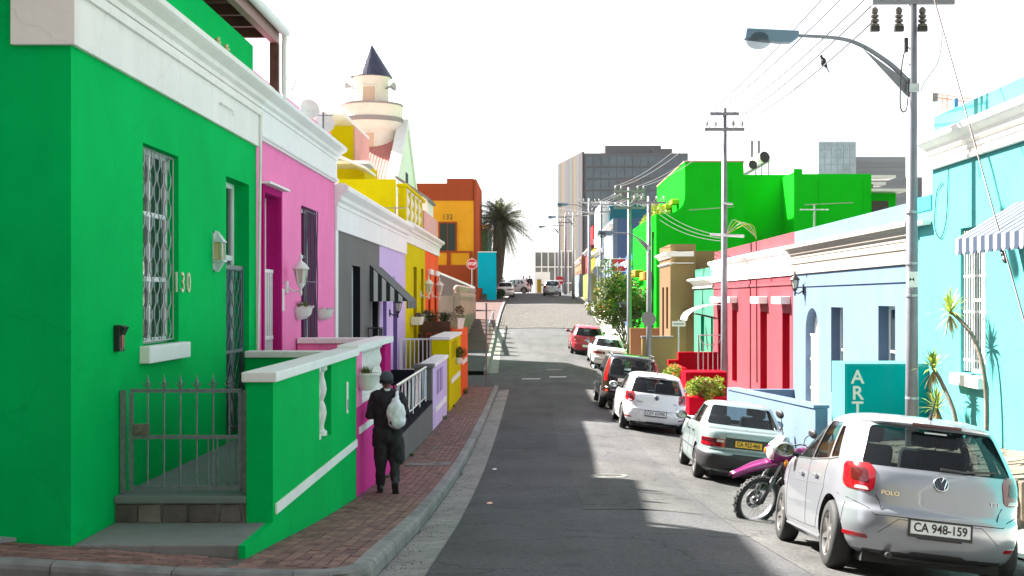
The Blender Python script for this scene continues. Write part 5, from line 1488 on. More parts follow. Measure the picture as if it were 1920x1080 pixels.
# pale yard wall with ball finials past the first crossing
PW = paint('blush paint', (.42, .28, .27), dirt=.12); GWALL = paint('mushroom paint', (.20, .16, .15), dirt=.1)
t = thing('garden_wall', 'blush pink yard wall with ball finials past the first crossing', 'wall', (-3.9, 67, -2.7))
MB().box(-4.05, -3.85, 65.0, 84.0, -4, -.9).build('plinth', PW, t)
for k in range(9):
    y = 66.0 + k * 2.2
    o = MB().box(-4.1, -3.76, y - .17, y + .17, -3.5, .32).build('pier', PW, t, bev=.01)
    MB().lathe([(.12, .321), (.10, .36), (.16, .42), (.19, .52), (.16, .62), (.08, .69), (.001, .71)], (-3.93, y, 0), 12).build('ball_finial', PW, o, smooth=True)
for k in range(8):
    y = 66.0 + k * 2.2
    MB().box(-4.02, -3.84, y + .175, y + 2.025, -.02, .1).build('rail', PW, t)
    for j in range(5): MB().box(-3.98, -3.88, y + .42 + j * .34, y + .50 + j * .34, -.897, -.023).build('baluster', PW, t)
MB().box(-7.5, -4.107, 65.8, 66.1, -4, .15).build('front_wall', PW, t)
MB().box(-7.5, -4.2, 65.74, 65.798, -4, -1.75).build('dado', paint('dusky pink paint', (.34, .15, .14), dirt=.1), t)
t = thing('garden_wall', 'grey gable wall with white coping behind the blush yard wall', 'wall', (-5.5, 90, 0))
MB().prism([(-8.0, 92, -3), (-8.0, 92, 2.3), (-4.3, 92, .75), (-4.3, 92, -3)], (0, .3, 0)).build('wall', GWALL, t)
MB().prism([(-8.0, 91.9, 2.3), (-4.2, 91.9, .71), (-4.2, 91.9, .85), (-8.0, 91.9, 2.44)], (0, .5, 0)).build('coping', W_WHITE, t)
# bollard poles at the crossing
for (px, d_, zt, lab) in ((912, 46.2, .15, 'thin grey signpost at the end of the brick pavement'),):
    x = (px - VX) * d_ / S
    t = thing('sign_post', lab, 'post', (x, d_, rz(d_) + .13))
    MB().tube([(0, 0, -.2), (0, 0, 3.0)], .033, 8).build('post', STEEL_D, t, local=True, smooth=True)
    MB().cyl((0, 0, 3.0), (0, 0, 3.03), .042, n=8).build('cap', STEEL_D, t, local=True)
t = thing('handrail', 'low grey tube barrier on the kerb of the far pavement', 'barrier', (-2.5, 74, -2))
for y in (68, 74, 80): MB().tube([(-2.5, y, rz(y)), (-2.5, y, rz(y) + .95)], .035, 6).build('post', STEEL_D, t)
MB().tube([(-2.5, 68, rz(68) + .95), (-2.5, 74, rz(74) + .95), (-2.5, 80, rz(80) + .95)], .035, 6).build('rail', STEEL_D, t)

# ---- signs
SIGNR = plain('sign red', (.55, .012, .02), .4); SIGNW = plain('sign white', (.8, .8, .8), .4)
def post_sign(name, label, p, zb, r=.035):
    t = thing(name, label, 'sign', (p.x, p.y, zb))
    MB().tube([(0, 0, -.2), (0, 0, p.z - zb + .5)], r, 8).build('post', GALV, t, local=True, smooth=True)
    return t
def ring(n, r, c, y, ph=0): return [(c.x + r * math.cos(2 * math.pi * k / n + ph), y, c.z + r * math.sin(2 * math.pi * k / n + ph)) for k in range(n)]
p = at(885, 495, 100.0)
t = post_sign('stop_sign', 'red octagonal STOP sign on a grey post by the ochre building', p, rz(100) + .1)
z0 = t.location
def rel(pts, t): return [Vector(q) - Vector(t.location) for q in pts]
MB().prism(rel(ring(8, .44, p, p.y - .06, R(22.5)), t), (0, .012, 0)).build('white_edge', SIGNW, t, local=True)
MB().prism(rel(ring(8, .40, p, p.y - .068, R(22.5)), t), (0, .007, 0)).build('plate', SIGNR, t, local=True)
text_mesh('STOP', .30, 'lettering', SIGNW, t, face_mat(p + Vector((0, -.075, 0)) - Vector(t.location), (1, 0, 0), (0, 0, 1)), .003, local=True, bold=.012, width=.62)
p = at(1050, 526, 125.0)
t = post_sign('no_entry_sign', 'round red no entry sign with white bar near the hill crest', p, rz(125) + .1)
MB().prism(rel(ring(24, .42, p, p.y - .06), t), (0, .012, 0)).build('plate', SIGNR, t, local=True)
MB().box(p.x - .28, p.x + .28, p.y - .072, p.y - .061, p.z - .07, p.z + .07).build('bar', SIGNW, t)
p = at(1162, 497, 80.0)
t = post_sign('arrow_sign', 'red rectangular sign with white left arrow above the flowering shrub', p, rz(80) + .1)
MB().box(-.55, .55, -.07, -.05, p.z - z0.z * 0 - t.location.z - .42, p.z - t.location.z + .42).build('white_edge', SIGNW, t, local=True)
MB().box(-.50, .50, -.08, -.071, p.z - t.location.z - .37, p.z - t.location.z + .37).build('plate', SIGNR, t, local=True)
zz = p.z - t.location.z
MB().prism([(-.40, -.09, zz), (-.12, -.09, zz + .22), (-.12, -.09, zz + .08), (.40, -.09, zz + .08), (.40, -.09, zz - .08), (-.12, -.09, zz - .08), (-.12, -.09, zz - .22)], (0, .008, 0)).build('arrow', SIGNW, t, local=True)
p = at(1120, 508, 84.0)
t = post_sign('round_sign', 'back of a round grey sign behind the flowering shrub', p, rz(84) + .1)
MB().prism(rel(ring(20, .32, p, p.y + .04), t), (0, .012, 0)).build('plate', STEEL_D, t, local=True)

# ---- far glass and office blocks
HZ1 = paint('grey cladding', (.13, .128, .14), dirt=.05); HZG = plain('blue grey glazing', (.09, .12, .155), .25, var=.2, vscale=.2)
t = thing('office_tower', 'grey glazed office tower with rainbow coloured fins on one face', 'building', (14, 350, 0))
A, B_, Cc = Vector((13.9, 350, 0)), Vector((42.3, 350, 0)), Vector((7.8, 383, 0))
MB().prism([(13.9, 350.3, -4), (42.3, 350.3, -4), (42.3, 384, -4), (7.9, 384, -4)], (0, 0, 43.8)).build('core', HZ1, t)
MB().box(20.0, 35.5, 356, 380, 39.8, 42.6).build('plant_room', HZ1, t); MB().box(33.0, 38.5, 355, 370, 39.8, 41.6).build('plant_room', HZ1, t)
for i in range(13):                      # glazing panes and solid strip
    x0 = 14.3 + i * 2.15
    if 4 <= i <= 6:
        continue
    for j in range(12):
        z0 = 1.0 + j * 3.2
        MB().box(x0, x0 + 2.0, 350.1, 350.28, z0, z0 + 2.75).build('pane', HZG, t)
for i in (4, 5, 6):
    for j in (10, 11): MB().box(14.3 + i * 2.15, 16.3 + i * 2.15, 350.1, 350.28, 1.0 + j * 3.2, 3.75 + j * 3.2).build('pane', HZG, t)
fc = [(.16, .16, .17), (.30, .13, .16), (.16, .22, .34), (.32, .32, .34), (.42, .24, .05), (.42, .36, .10), (.30, .10, .10), (.14, .26, .16), (.30, .31, .33)]
nf = 18
for k in range(nf):
    a = A + (Cc - A) * ((k + .06) / nf); b = A + (Cc - A) * ((k + .94) / nf)
    nrm = Vector((-(Cc - A).y, (Cc - A).x, 0)).normalized()
    if nrm.x > 0: nrm = -nrm
    hh = 40.2 - (0 if k else 0)
    MB().prism([a, b, b + nrm * .5, a + nrm * .5], (0, 0, hh)).build('fin', plain('fin%d' % (k % 9), tuple(c_ * .14 for c_ in fc[k % 9]), .6), t)
t = thing('hotel_tower', 'pale glass hotel tower with faint sign letters above the vivid green building', 'building', (80, 600, 0))
xx = lambda px, d_: (px - VX) * d_ / S
GL2 = plain('pale glazing', (.26, .36, .40), .2, var=.25, vscale=.12)
MB().box(xx(1534, 600), xx(1605, 600), 600, 640, 0, (VY - 265) * 600 / S).build('core', plain('pale mullions', (.42, .48, .50), .5), t)
for i in range(6):
    for j in range(9):
        x0 = xx(1534, 600) + .35 + i * 2.9; z0 = 73.2 - (j + 1) * 3.4
        MB().box(x0, x0 + 2.6, 599.7, 599.95, z0, z0 + 3.1).build('pane', GL2, t)
text_mesh('WESTIN', 4.2, 'lettering', plain('pale sign letters', (.36, .45, .48), .5), t, face_mat((xx(1571, 600), 599.6, (VY - 283) * 600 / S), (1, 0, 0), (0, 0, 1)), .1, width=15)
t = thing('office_block', 'low grey office block beside the glass hotel tower', 'building', (155, 620, 0))
MB().box(xx(1585, 620), xx(1698, 620), 620, 660, 0, (VY - 294) * 620 / S).build('core', plain('blue grey cladding', (.20, .22, .24), .6), t)
for j in range(5): MB().box(xx(1587, 620), xx(1696, 620), 619.6, 619.9, 66 - j * 4.2 - 2.6, 66 - j * 4.2).build('window_band', plain('dull glazing', (.15, .17, .19), .3), t)
MB().box(xx(1690, 640), xx(1730, 640), 641, 670, 0, (VY - 332) * 640 / S).build('annex', HZ1, t)
t = thing('tower_crane', 'orange and white tower crane rising behind the turquoise house', 'crane', (155, 480, 0))
CRN = plain('crane orange', (.62, .30, .18), .6); m0 = xx(1771, 480)
def lattice(p0, p1, w, n, t, nm, mat):
    p0, p1 = Vector(p0), Vector(p1); m_ = MB(); ax = (p1 - p0).normalized(); s1 = ax.cross(Vector((0, 1, 0))).normalized() * w; s2 = ax.cross(s1).normalized() * w
    cs = [s1 + s2, s1 - s2, -s1 - s2, -s1 + s2]
    for c in cs: m_.tube([p0 + c, p1 + c], w * .16, 4)
    for k in range(n):
        for i in range(4):
            m_.tube([p0 + (p1 - p0) * (k / n) + cs[i], p0 + (p1 - p0) * ((k + 1) / n) + cs[(i + 1) % 4]], w * .1, 4)
    m_.build(nm, mat, t)
lattice((m0, 480, 0), (m0, 480, 76), .9, 30, t, 'mast', CRN)
lattice((xx(1747, 480), 480, (VY - 178) * .2), (xx(1828, 480), 480, (VY - 190) * .2), .7, 14, t, 'jib', CRN)
MB().box(xx(1747, 480), xx(1757, 480), 479, 481, 74, 77).build('counterweight', CONC, t)
MB().box(xx(1789, 480), xx(1795, 480), 479, 481, 69.5, 75).build('banner', plain('crane blue', (.03, .22, .50), .5), t)
# white steel-framed glass pavilion on the hill
t = thing('glass_pavilion', 'white steel framed glass building beyond the hill crest', 'building', (2, 175, 0))
DP = 175.0
g0, g1, gt, gb = xx(1003, DP), xx(1078, DP), (VY - 470) * DP / S, -3
MB().box(g0 + .1, g1, DP + .3, DP + 18, gb, gt - .2).build('core', plain('pavilion glazing', (.17, .18, .19), .15, var=.2, vscale=.4), t)
for k in range(7): MB().box(g0 + (g1 - g0) * k / 6 - .08, g0 + (g1 - g0) * k / 6 + .08, DP, DP + .29, gb, gt).build('mullion', TRIM, t)
for z in (gt, gt - 2.2, gt - 4.4, gt - 6.4): MB().box(g0 - .1, g1 + .1, DP - .05, DP + .28, z - .1, z + .06).build('transom', TRIM, t)
MB().box(g0 - .1, g0 + .05, DP + .3, DP + 18, gb, gt).build('end_wall', W_WHITE, t)
MB().box(xx(1003, DP), xx(1030, DP), 168, 168.3, -1, (VY - 510) * 168 / S).build('front_frame', W_WHITE, t)
MB().box(xx(1007, DP), xx(1014, DP), 167.8, 167.99, 0, (VY - 524) * 168 / S).build('yellow_door', SOFTY, t)

# ---- power poles, lamps and wires
def pole_obj(name, label, x, y, zb, zt, r=.09, cat='utility pole', group=None):
    t = thing(name, label, cat, (x, y, zb), group)
    MB().tube([(0, 0, -.3), (0, 0, 2.2), (0, 0, zt - zb)], [r * 1.15, r, r * .7], 14).build('pole', POLE, t, local=True, smooth='all')
    return t
def crossarm(t, z, half, ins=(), arm_h=.05, below=True):
    o = MB().box(-half, half, -.10, -.03, z - arm_h, z + arm_h).build('crossarm', POLE, t, local=True, bev=.006)
    for x in ins:
        MB().lathe([(.012, -.02), (.012, .06), (.045, .065), (.06, .09), (.03, .11), (.05, .13), (.03, .15), (.042, .17), (.02, .21), (.004, .22)], (x, -.065, z + arm_h), 10).build('insulator', plain('grey ceramic', (.32, .31, .30), .25), o, local=True, smooth=True)
def strain_insulator(t, x, z):
    o = MB().lathe([(.02, 0), (.07, .0), (.075, .03), (.03, .05), (.065, .07), (.07, .10), (.03, .12), (.06, .14), (.065, .17), (.03, .19), (.05, .21), (.055, .26), (.02, .30)], (x, -.07, z - .36), 12).build('insulator', plain('brown ceramic', (.10, .085, .075), .3), t, local=True, smooth=True)
    MB().box(x - .07, x + .07, -.11, -.03, z - .44, z - .36).build('fuse_clamp', BLACK, o, local=True)
def lamp_arm(t, z, L, rise, head=.8, y=0.0):
    pts = smooth_path([(0, y, z), (-L * .22, y, z + rise * .48), (-L * .55, y, z + rise * .9), (-L, y, z + rise)], 8)
    o = MB().tube(pts, [.045 - .02 * i / (len(pts) - 1) for i in range(len(pts))], 10).build('lamp_arm', POLE, t, local=True, smooth='all')
    MB().prism([(-.03, y - .012, z - .22), (-.03, y - .012, z + .03), (-L * .42, y - .012, z + rise * .72)], (0, .024, 0)).build('gusset', POLE, o, local=True)
    hx = -L
    MB().prism([(hx + .02, y - .1, z + rise + .06), (hx - head, y - .1, z + rise + .10), (hx - head - .02, y - .1, z + rise - .06), (hx - head * .35, y - .1, z + rise - .12), (hx - .1, y - .1, z + rise - .12), (hx + .02, y - .1, z + rise - .04)], (0, .2, 0)).build('lamp_head', plain('blue grey enamel', (.12, .20, .28), .4), t, local=True, bev=.02)
    MB().ball((hx - head * .75, y, z + rise - .07), .2, 10, (1, .75, .75)).build('lamp_bowl', glass_mat('lamp bowl glass', (.85, .9, .9), .6) if 'lamp bowl glass' not in MATS else MATS['lamp bowl glass'], t, local=True, smooth='all')
    MB().box(-.09, .09, y - .1, y + .1, z - .12, z + .02).build('clamp', GALV, t, local=True, bev=.01)

P1 = Vector((710 * 20 / S, 20.0)); zb = RPZ(P1.x, 20)
t = pole_obj('lamp_pole', 'silver steel pole with street lamp and crossarm before the turquoise house', P1.x, 20.0, zb, 6.2, .095)
lamp_arm(t, (VY - 160) * 20 / S - zb, 1.80, .78)
crossarm(t, (VY - 4) * 20 / S - zb, .64)
for px in (1638, 1683, 1727): strain_insulator(t, (px - VX) * 20 / S - P1.x, (VY - 8) * 20 / S - zb)
for z in (1.35, .55, .05, -1.55): MB().lathe([(.088, -.02), (.105, -.018), (.105, .018), (.088, .02)], (0, 0, z - zb), 14).build('band', GALV, t, local=True)
MB().box(-.09, .06, -.113, -.107, .18 - zb, .42 - zb).build('pole_tag', SIGNW, t, local=True)
MB().prism([(-.07, -.118, .33 - zb), (-.035, -.118, .30 - zb), (0, -.118, .33 - zb), (0, -.118, .27 - zb), (-.035, -.118, .30 - zb), (-.07, -.118, .27 - zb)], (0, .004, 0)).build('tag_mark', BLACK, t, local=True)
MB().tube(smooth_path([(-.1, -.12, 4.05 - zb), (-.2, -.14, 3.6 - zb), (-.22, -.14, 2.98 - zb), (-.12, -.13, 2.95 - zb), (-.08, -.12, 3.4 - zb)], 6), .012, 5).build('cable_loop', BLACK, t, local=True)
MB().box(-.16, -.1, -.17, -.11, 3.82 - zb, 4.05 - zb).build('fuse_box', BLACK, t, local=True, bev=.015)
MB().tube(smooth_path([(.45, -.1, 4.2 - zb), (.38, -.1, 3.7 - zb), (.15, -.12, 3.35 - zb), (.1, -.12, 3.2 - zb)], 6), .009, 5).build('service_wire', GALV, t, local=True)
P2 = Vector((358 * 40 / S, 40.0)); zb2 = RPZ(P2.x, 40)
t = pole_obj('utility_pole', 'tall silver pole with two crossarms before the rose house', P2.x, 40.0, zb2, (VY - 203) * 40 / S, .105)
za = (VY - 214) * 40 / S; zc = (VY - 243) * 40 / S
crossarm(t, za - zb2, .45); crossarm(t, zc - zb2, .62, (-.55, -.28, .28, .55))
MB().tube(smooth_path([(-.1, -.12, (VY - 382) * 40 / S - zb2), (.25, -.12, (VY - 383) * 40 / S - zb2)], 3), .035, 6).build('arm_stub', GALV, t, local=True)
rr = random.Random(6)
for k in range(4):
    a = Vector((.05, -.1, (VY - 440) * 40 / S - zb2))
    MB().tube(smooth_path([a, a + Vector((.2 + .12 * k, -.05, .45 - .05 * k)), a + Vector((.55 + .1 * k, 0, .25)), a + Vector((.95, .1, -.08 - .02 * k))], 6), .010, 5).build('service_wire', plain('yellow cable', (.45, .40, .05), .5) if k in (1, 3) else plain('pale cable', (.5, .5, .48), .5), t, local=True)
MB().tube([(-.45, -.1, (VY - 440) * 40 / S - zb2), (.6, -.1, (VY - 443) * 40 / S - zb2)], .045, 6).build('cable_bundle', GALV, t, local=True)
P3 = Vector((180 * 62 / S, 62.0)); zb3 = RPZ(P3.x, 62)
t = pole_obj('utility_pole', 'weathered pole rising out of the flowering shrub', P3.x, 62.0, zb3, (VY - 352) * 62 / S, .12)
for z in (5.2, 4.85, 4.4): crossarm(t, z - zb3, .75, (-.68, -.4, .4, .68))
P4 = Vector((217 * 52 / S, 52.0)); zb4 = RPZ(P4.x, 52)
t = pole_obj('lamp_pole', 'pale green pole with street lamp and a round sign before the tan house', P4.x, 52.0, zb4, (VY - 368) * 52 / S, .11)
lamp_arm(t, (VY - 463) * 52 / S - zb4, 1.45, .58, .62)
crossarm(t, 3.9 - zb4, .7, (-.6, -.3, .3, .6))
MB().lathe([(.001, 0), (.30, 0), (.30, .02), (.001, .02)], (-.03, -.16, (VY - 598) * 52 / S - zb4), 24, Matrix.Rotation(R(90), 3, 'X')).build('sign_disc', plain('grey sign back', (.20, .22, .23), .5, .3), t, local=True)
FARP = []
for (px, d_, yt, lamp, lab) in ((1105, 88, 372, 1, 'silver lamp pole on the cobbled crossing corner'), (1127, 98, 378, 0, 'silver pole in front of the ice blue house'),
                                (1075, 112, 398, 1, 'silver lamp pole before the yellow house on the hill'), (1060, 124, 402, 0, 'silver pole before the salmon house on the hill'),
                                (1048, 140, 418, 1, 'silver lamp pole near the hill crest')):
    x = (px - VX) * d_ / S; zb_ = rz(d_) + .15; zt = (VY - yt) * d_ / S
    t = pole_obj('lamp_pole' if lamp else 'utility_pole', lab, x, d_, zb_, zt, .12)
    if lamp: lamp_arm(t, zt - zb_ - 1.0, 1.5, .6, .7)
    for z in ((.25, .8) if not lamp else (.3,)): crossarm(t, zt - z - zb_, .75, (-.68, -.4, .4, .68))
    FARP.append(Vector((x, d_, zt)))

WIRE = plain('bare wire', (.09, .09, .10), .6); WIRE_D = plain('dark cable', (.03, .025, .03), .6)
def wire(p0, p1, sag, label, r=.009, mat=None, group='overhead wires', n=16):
    p0, p1 = Vector(p0), Vector(p1)
    pts = [p0 + (p1 - p0) * (k / n) + Vector((0, 0, -4 * sag * (k / n) * (1 - k / n))) for k in range(n + 1)]
    o = MB().tube(pts, r, 5).build('overhead_wire', mat or WIRE, smooth='all')
    tag(o, label, 'wire', group)
    return pts
# bundle from the far side of the street pole down to the second pole
lines = []
for k, (x1, z1, x2, z2) in enumerate(((5.62, 5.95, -.45, za + .05), (5.75, 5.67, -.25, za + .05), (5.83, 5.33, .3, za + .05), (5.25, 4.55, .22, zc + .24), (5.25, 4.28, .62, zc + .24))):
    a = Vector((x1, 19.9, z1)); b = Vector((P2.x + x2, 39.93, z2))
    lines.append(wire(a, b, .15, 'bare overhead wire strung between the two silver poles', .013))
for k, x2 in enumerate((-.55, -.28, .28, .55)):
    wire((P2.x + x2, 39.93, zc + .24), (P3.x + (-.68, -.4, .4, .68)[k], 61.94, 5.2 + .25), .3, 'bare overhead wire between the tall pole and the shrub pole', .013)
for k, x2 in enumerate((-.68, -.4, .4, .68)):
    for j, q in enumerate(FARP[:2]):
        wire((P3.x + x2, 61.94, 4.85 + .25), (q.x + x2, q.y - .06, q.z - .25), .25, 'thin overhead wire crossing above the flowering shrub', .014)
    wire((P4.x + x2 * .8, 51.94, 4.1), (P3.x + x2, 61.94, 4.65), .25, 'slack overhead wire between lamp pole and shrub pole', .013)
    for j in range(4): wire((FARP[j].x + x2, FARP[j].y - .06, FARP[j].z - .3), (FARP[j + 1].x + x2, FARP[j + 1].y - .06, FARP[j + 1].z - .3), .25, 'thin overhead wire running over the hill', .016)
wire((-3.2, 100, 9.0), (4.0, 66, 4.35), .5, 'single dark cable crossing high over the street', .022, WIRE_D, None)
for k in range(3): wire((P2.x, 40.0, .0 + 1.95 - k * .08), (5.9, 59.9, 4.2 - k * .25), .2, 'dark service cable from the tall pole to the green building', .012, WIRE_D)
p0 = at(1742, 0, 20.0); p1 = Vector((8.2 * .78, 14.3, -.6))
gw = at(1920, 610, 15.2)
dvec = (gw - p0)
wire(p0 + Vector((0, 0, .3)), p0 + dvec * 1.25, 0, 'dark red stay wire slanting down from the lamp pole', .012, plain('red brown wire', (.035, .008, .008), .5), None, 6)
q = p0 + dvec * .83
t = thing('stay_insulator', 'black egg insulator on the dark red stay wire', 'insulator', q)
M_ = dvec.to_track_quat('Z', 'Y').to_matrix()
MB().lathe([(.012, -.12), (.03, -.09), (.035, -.03), (.02, 0), (.035, .03), (.03, .09), (.012, .12)], (0, 0, 0), 10, M_).build('egg', BLACK, t, local=True, smooth=True)
# ------------------------------------------------------------------ vehicles
def car_paint(name, rgb, metal=0.0, rough=0.3):
    m = plain(name, rgb, rough, metal, coat=0.8, spec=.5)
    return m
TYRE = plain('tyre rubber', (.018, .018, .019), .75, var=.2, vscale=20); ALLOY = plain('alloy wheel', (.48, .46, .45), .3, .85)
CARBLK = plain('black trim plastic', (.02, .02, .022), .5, var=.1); CARSEAM = plain('panel gap', (.01, .01, .01), .8)
LRED = plain('tail lamp red', (.24, .003, .008), .12, coat=.8); LRED_D = plain('tail lamp dark red', (.07, .002, .004), .15, coat=.8)
LCLR = plain('tail lamp clear', (.5, .42, .42), .12, coat=.5); LAMB = plain('indicator amber', (.7, .2, .01), .15, coat=.5)
CGLASS = glass_mat('car glass', (.70, .82, .84), .55); SEAT = plain('seat fabric', (.035, .035, .038), .85, var=.2)
CHROME = plain('chrome', (.7, .7, .72), .12, 1.0); PLATEW = plain('number plate white', (.72, .72, .72), .4); PLATEY = plain('number plate yellow', (.75, .42, .02), .4)
PLATETXT = plain('plate lettering', (.01, .01, .012), .5); MIRR = plain('mirror glass', (.25, .32, .34), .04, 1.0)

def car_outline(sl, N):
    z, yr, yf, hw, br, bf, n = sl
    out = []
    for k in range(N):
        a = 2 * math.pi * (k + .5) / N - math.pi / 2
        ca, sa = math.cos(a), math.sin(a)
        x = hw * math.copysign(abs(ca) ** (2 / n), ca); s_ = math.copysign(abs(sa) ** (2 / n), sa)
        y = (yr + yf) / 2 + (yf - yr) / 2 * s_
        q = (x / hw) ** 2
        y += (br * q * max(0, -s_) if s_ < 0 else -bf * q * s_)
        out.append((x, y, z))
    return out
def interp_slices(sl, k=4):
    out = []; n = len(sl)
    for i in range(n - 1):
        p0, p1, p2, p3 = sl[max(i - 1, 0)], sl[i], sl[i + 1], sl[min(i + 2, n - 1)]
        for j in range(k):
            t = j / k; row = []
            for c in range(7):
                d1, d0, d2 = p2[c] - p1[c], p1[c] - p0[c], p3[c] - p2[c]
                m1 = 0 if d0 * d1 <= 0 else 2 * d0 * d1 / (d0 + d1)
                m2 = 0 if d1 * d2 <= 0 else 2 * d1 * d2 / (d1 + d2)
                if i == 0: m1 = d1
                if i == n - 2: m2 = d1
                h00, h10, h01, h11 = 2*t**3-3*t*t+1, t**3-2*t*t+t, -2*t**3+3*t*t, t**3-t*t
                row.append(h00 * p1[c] + h10 * m1 + h01 * p2[c] + h11 * m2)
            out.append(tuple(row))
    out.append(sl[-1])
    return out
def loft(sl, N=72):
    m = MB(); vs = []
    for s_ in sl: vs += car_outline(s_, N)
    R_ = len(sl)
    fs = [(i * N + k, i * N + (k + 1) % N, (i + 1) * N + (k + 1) % N, (i + 1) * N + k) for i in range(R_ - 1) for k in range(N)]
    fs += [tuple(range(N))[::-1], tuple((R_ - 1) * N + k for k in range(N))]
    m.add(vs, fs)
    return m
def raw_mesh(mb, name='tmp', mat=None):
    me = bpy.data.meshes.new(name); me.from_pydata(mb.v, [], mb.f)
    if mat: me.materials.append(mat)
    bm = bmesh.new(); bm.from_mesh(me); bmesh.ops.recalc_face_normals(bm, faces=bm.faces); bm.to_mesh(me); bm.free()
    return me
def cut(ob, mb, mat):
    cme = raw_mesh(mb, 'cutter', mat); co = bpy.data.objects.new('cutter', cme); C.objects.link(co)
    md = ob.modifiers.new('cut', 'BOOLEAN'); md.operation = 'DIFFERENCE'; md.solver = 'EXACT'; md.object = co
    try: md.material_mode = 'TRANSFER'
    except Exception: pass
    dg = bpy.context.evaluated_depsgraph_get()
    new = bpy.data.meshes.new_from_object(ob.evaluated_get(dg))
    ob.modifiers.clear(); old = ob.data; ob.data = new
    bpy.data.objects.remove(co); bpy.data.meshes.remove(cme); bpy.data.meshes.remove(old)
def round_poly(pts, r, seg=4):
    out = []; n = len(pts)
    for i in range(n):
        a, b, c = Vector(pts[i - 1]), Vector(pts[i]), Vector(pts[(i + 1) % n])
        d1, d2 = (a - b), (c - b); rr_ = min(r, d1.length * .45, d2.length * .45)
        p, q = b + d1.normalized() * rr_, b + d2.normalized() * rr_
        for k in range(seg + 1):
            t = k / seg
            out.append((p * (1 - t) + b * t) * (1 - t) + (b * (1 - t) + q * t) * t)
    return out
def dense(pts, step=.04):
    out = []; n = len(pts)
    for i in range(n):
        a, b = Vector(pts[i]), Vector(pts[(i + 1) % n]); k = max(1, int((b - a).length / step))
        out += [a + (b - a) * (j / k) for j in range(k)]
    return out
class Proj:
    """lays flat outlines onto a car body: O + u*eu + v*ev, shot along dirn"""
    def __init__(s, bvh, O, eu, ev, dirn): s.b, s.O, s.eu, s.ev, s.d = bvh, Vector(O), Vector(eu), Vector(ev), Vector(dirn).normalized()
    def hit(s, u, v):
        o = s.O + s.eu * u + s.ev * v
        h, n, i, d = s.b.ray_cast(o, s.d)
        if h is None:
            h, n, i, d = s.b.find_nearest(o + s.d * s.O.length * .5)
        if n.dot(s.d) > 0: n = -n
        return h, n
    def patch(s, pts, off, name, mat, parent, skirt=.015, rings=4, r=.0, smooth=True):
        P = [Vector(p) for p in pts]
        if r: P = round_poly(P, r)
        P = dense(P); n = len(P); c = sum(P, Vector((0, 0))) / n
        m = MB(); vs = []; h, nn = s.hit(*c); vs.append(h + nn * off)
        for i in range(1, rings + 1):
            f = i / rings
            for p in P:
                q = c + (p - c) * f; h, nn = s.hit(*q); vs.append(h + nn * off)
        fs = [(0, 1 + k, 1 + (k + 1) % n) for k in range(n)]
        for i in range(rings - 1):
            a, b = 1 + i * n, 1 + (i + 1) * n
            fs += [(a + k, b + k, b + (k + 1) % n, a + (k + 1) % n) for k in range(n)]
        if skirt:
            a = 1 + (rings - 1) * n; b = len(vs)
            for p in P:
                h, nn = s.hit(*p); vs.append(h + nn * (off - skirt))
            fs += [(a + k, b + k, b + (k + 1) % n, a + (k + 1) % n) for k in range(n)]
        m.add(vs, fs)
        return m.build(name, mat, parent, smooth=smooth, local=True)
    def line(s, pts, name, mat, parent, r=.004, off=.0, closed=False):
        P = dense([Vector(p) for p in pts], .05)
        if not closed: P = [p for p in P if True][:len(P)]
        if not closed:
            full = []
            for i in range(len(pts) - 1):
                a, b = Vector(pts[i]), Vector(pts[i + 1]); k = max(1, int((b - a).length / .05))
                full += [a + (b - a) * (j / k) for j in range(k)]
            full.append(Vector(pts[-1])); P = full
        q = []
        for p in P:
            h, nn = s.hit(*p); q.append(h + nn * off)
        if closed: q.append(q[0])
        return MB().tube(q, r, 5).build(name, mat, parent, local=True)

class Around:
    """same as Proj, but u is the distance walked round the body from the middle of the tail"""
    def __init__(s, slices, N=240): s.sl, s.N, s.c = slices, N, {}
    def ring(s, z):
        z = round(z, 3)
        if z not in s.c:
            a = s.sl[0]; b = s.sl[-1]
            for i in range(len(s.sl) - 1):
                if s.sl[i][0] <= z <= s.sl[i + 1][0]: a, b = s.sl[i], s.sl[i + 1]; break
            t = (z - a[0]) / max(1e-6, b[0] - a[0]); q = tuple(a[c] + (b[c] - a[c]) * t for c in range(7))
            pts = [Vector(p) for p in car_outline(q, s.N)]      # starts at the tail, runs to +x
            acc = [0.0]
            mid = (pts[0] + pts[-1]) / 2; half = [mid] + pts[:s.N // 2]
            for p_, r_ in zip(half[:-1], half[1:]): acc.append(acc[-1] + (r_ - p_).length)
            s.c[z] = (half, acc)
        return s.c[z]
    def pt(s, u, z):
        half, acc = s.ring(z); a = abs(u); i = 0
        while i < len(acc) - 2 and acc[i + 1] < a: i += 1
        t = (a - acc[i]) / max(1e-6, acc[i + 1] - acc[i]); p = half[i] + (half[i + 1] - half[i]) * t
        return Vector((math.copysign(p.x, u) if abs(u) > 1e-9 else p.x, p.y, z))
    def hit(s, u, v):
        p = s.pt(u, v); e = .02
        n = (s.pt(u + e, v) - s.pt(u - e, v)).cross(s.pt(u, v + e) - s.pt(u, v - e)).normalized()
        if n.dot(Vector((math.copysign(.3, u) if abs(u) > .3 else 0, -1, 0))) < 0: n = -n
        return p, n
    patch = Proj.patch
    line = Proj.line
    def grid(s, u0, u1, v0, v1, nu, nv, off, name, mat, parent, skirt=.012):
        m = MB(); vs = []; w = nu + 1
        for j in range(nv + 1):
            for i in range(nu + 1):
                h, n = s.hit(u0 + (u1 - u0) * i / nu, v0 + (v1 - v0) * j / nv)
                e = off - (skirt if i in (0, nu) or j in (0, nv) else 0)
                vs.append(h + n * e)
        m.add(vs, [(j * w + i, j * w + i + 1, (j + 1) * w + i + 1, (j + 1) * w + i) for j in range(nv) for i in range(nu)])
        return m.build(name, mat, parent, smooth=True, local=True)

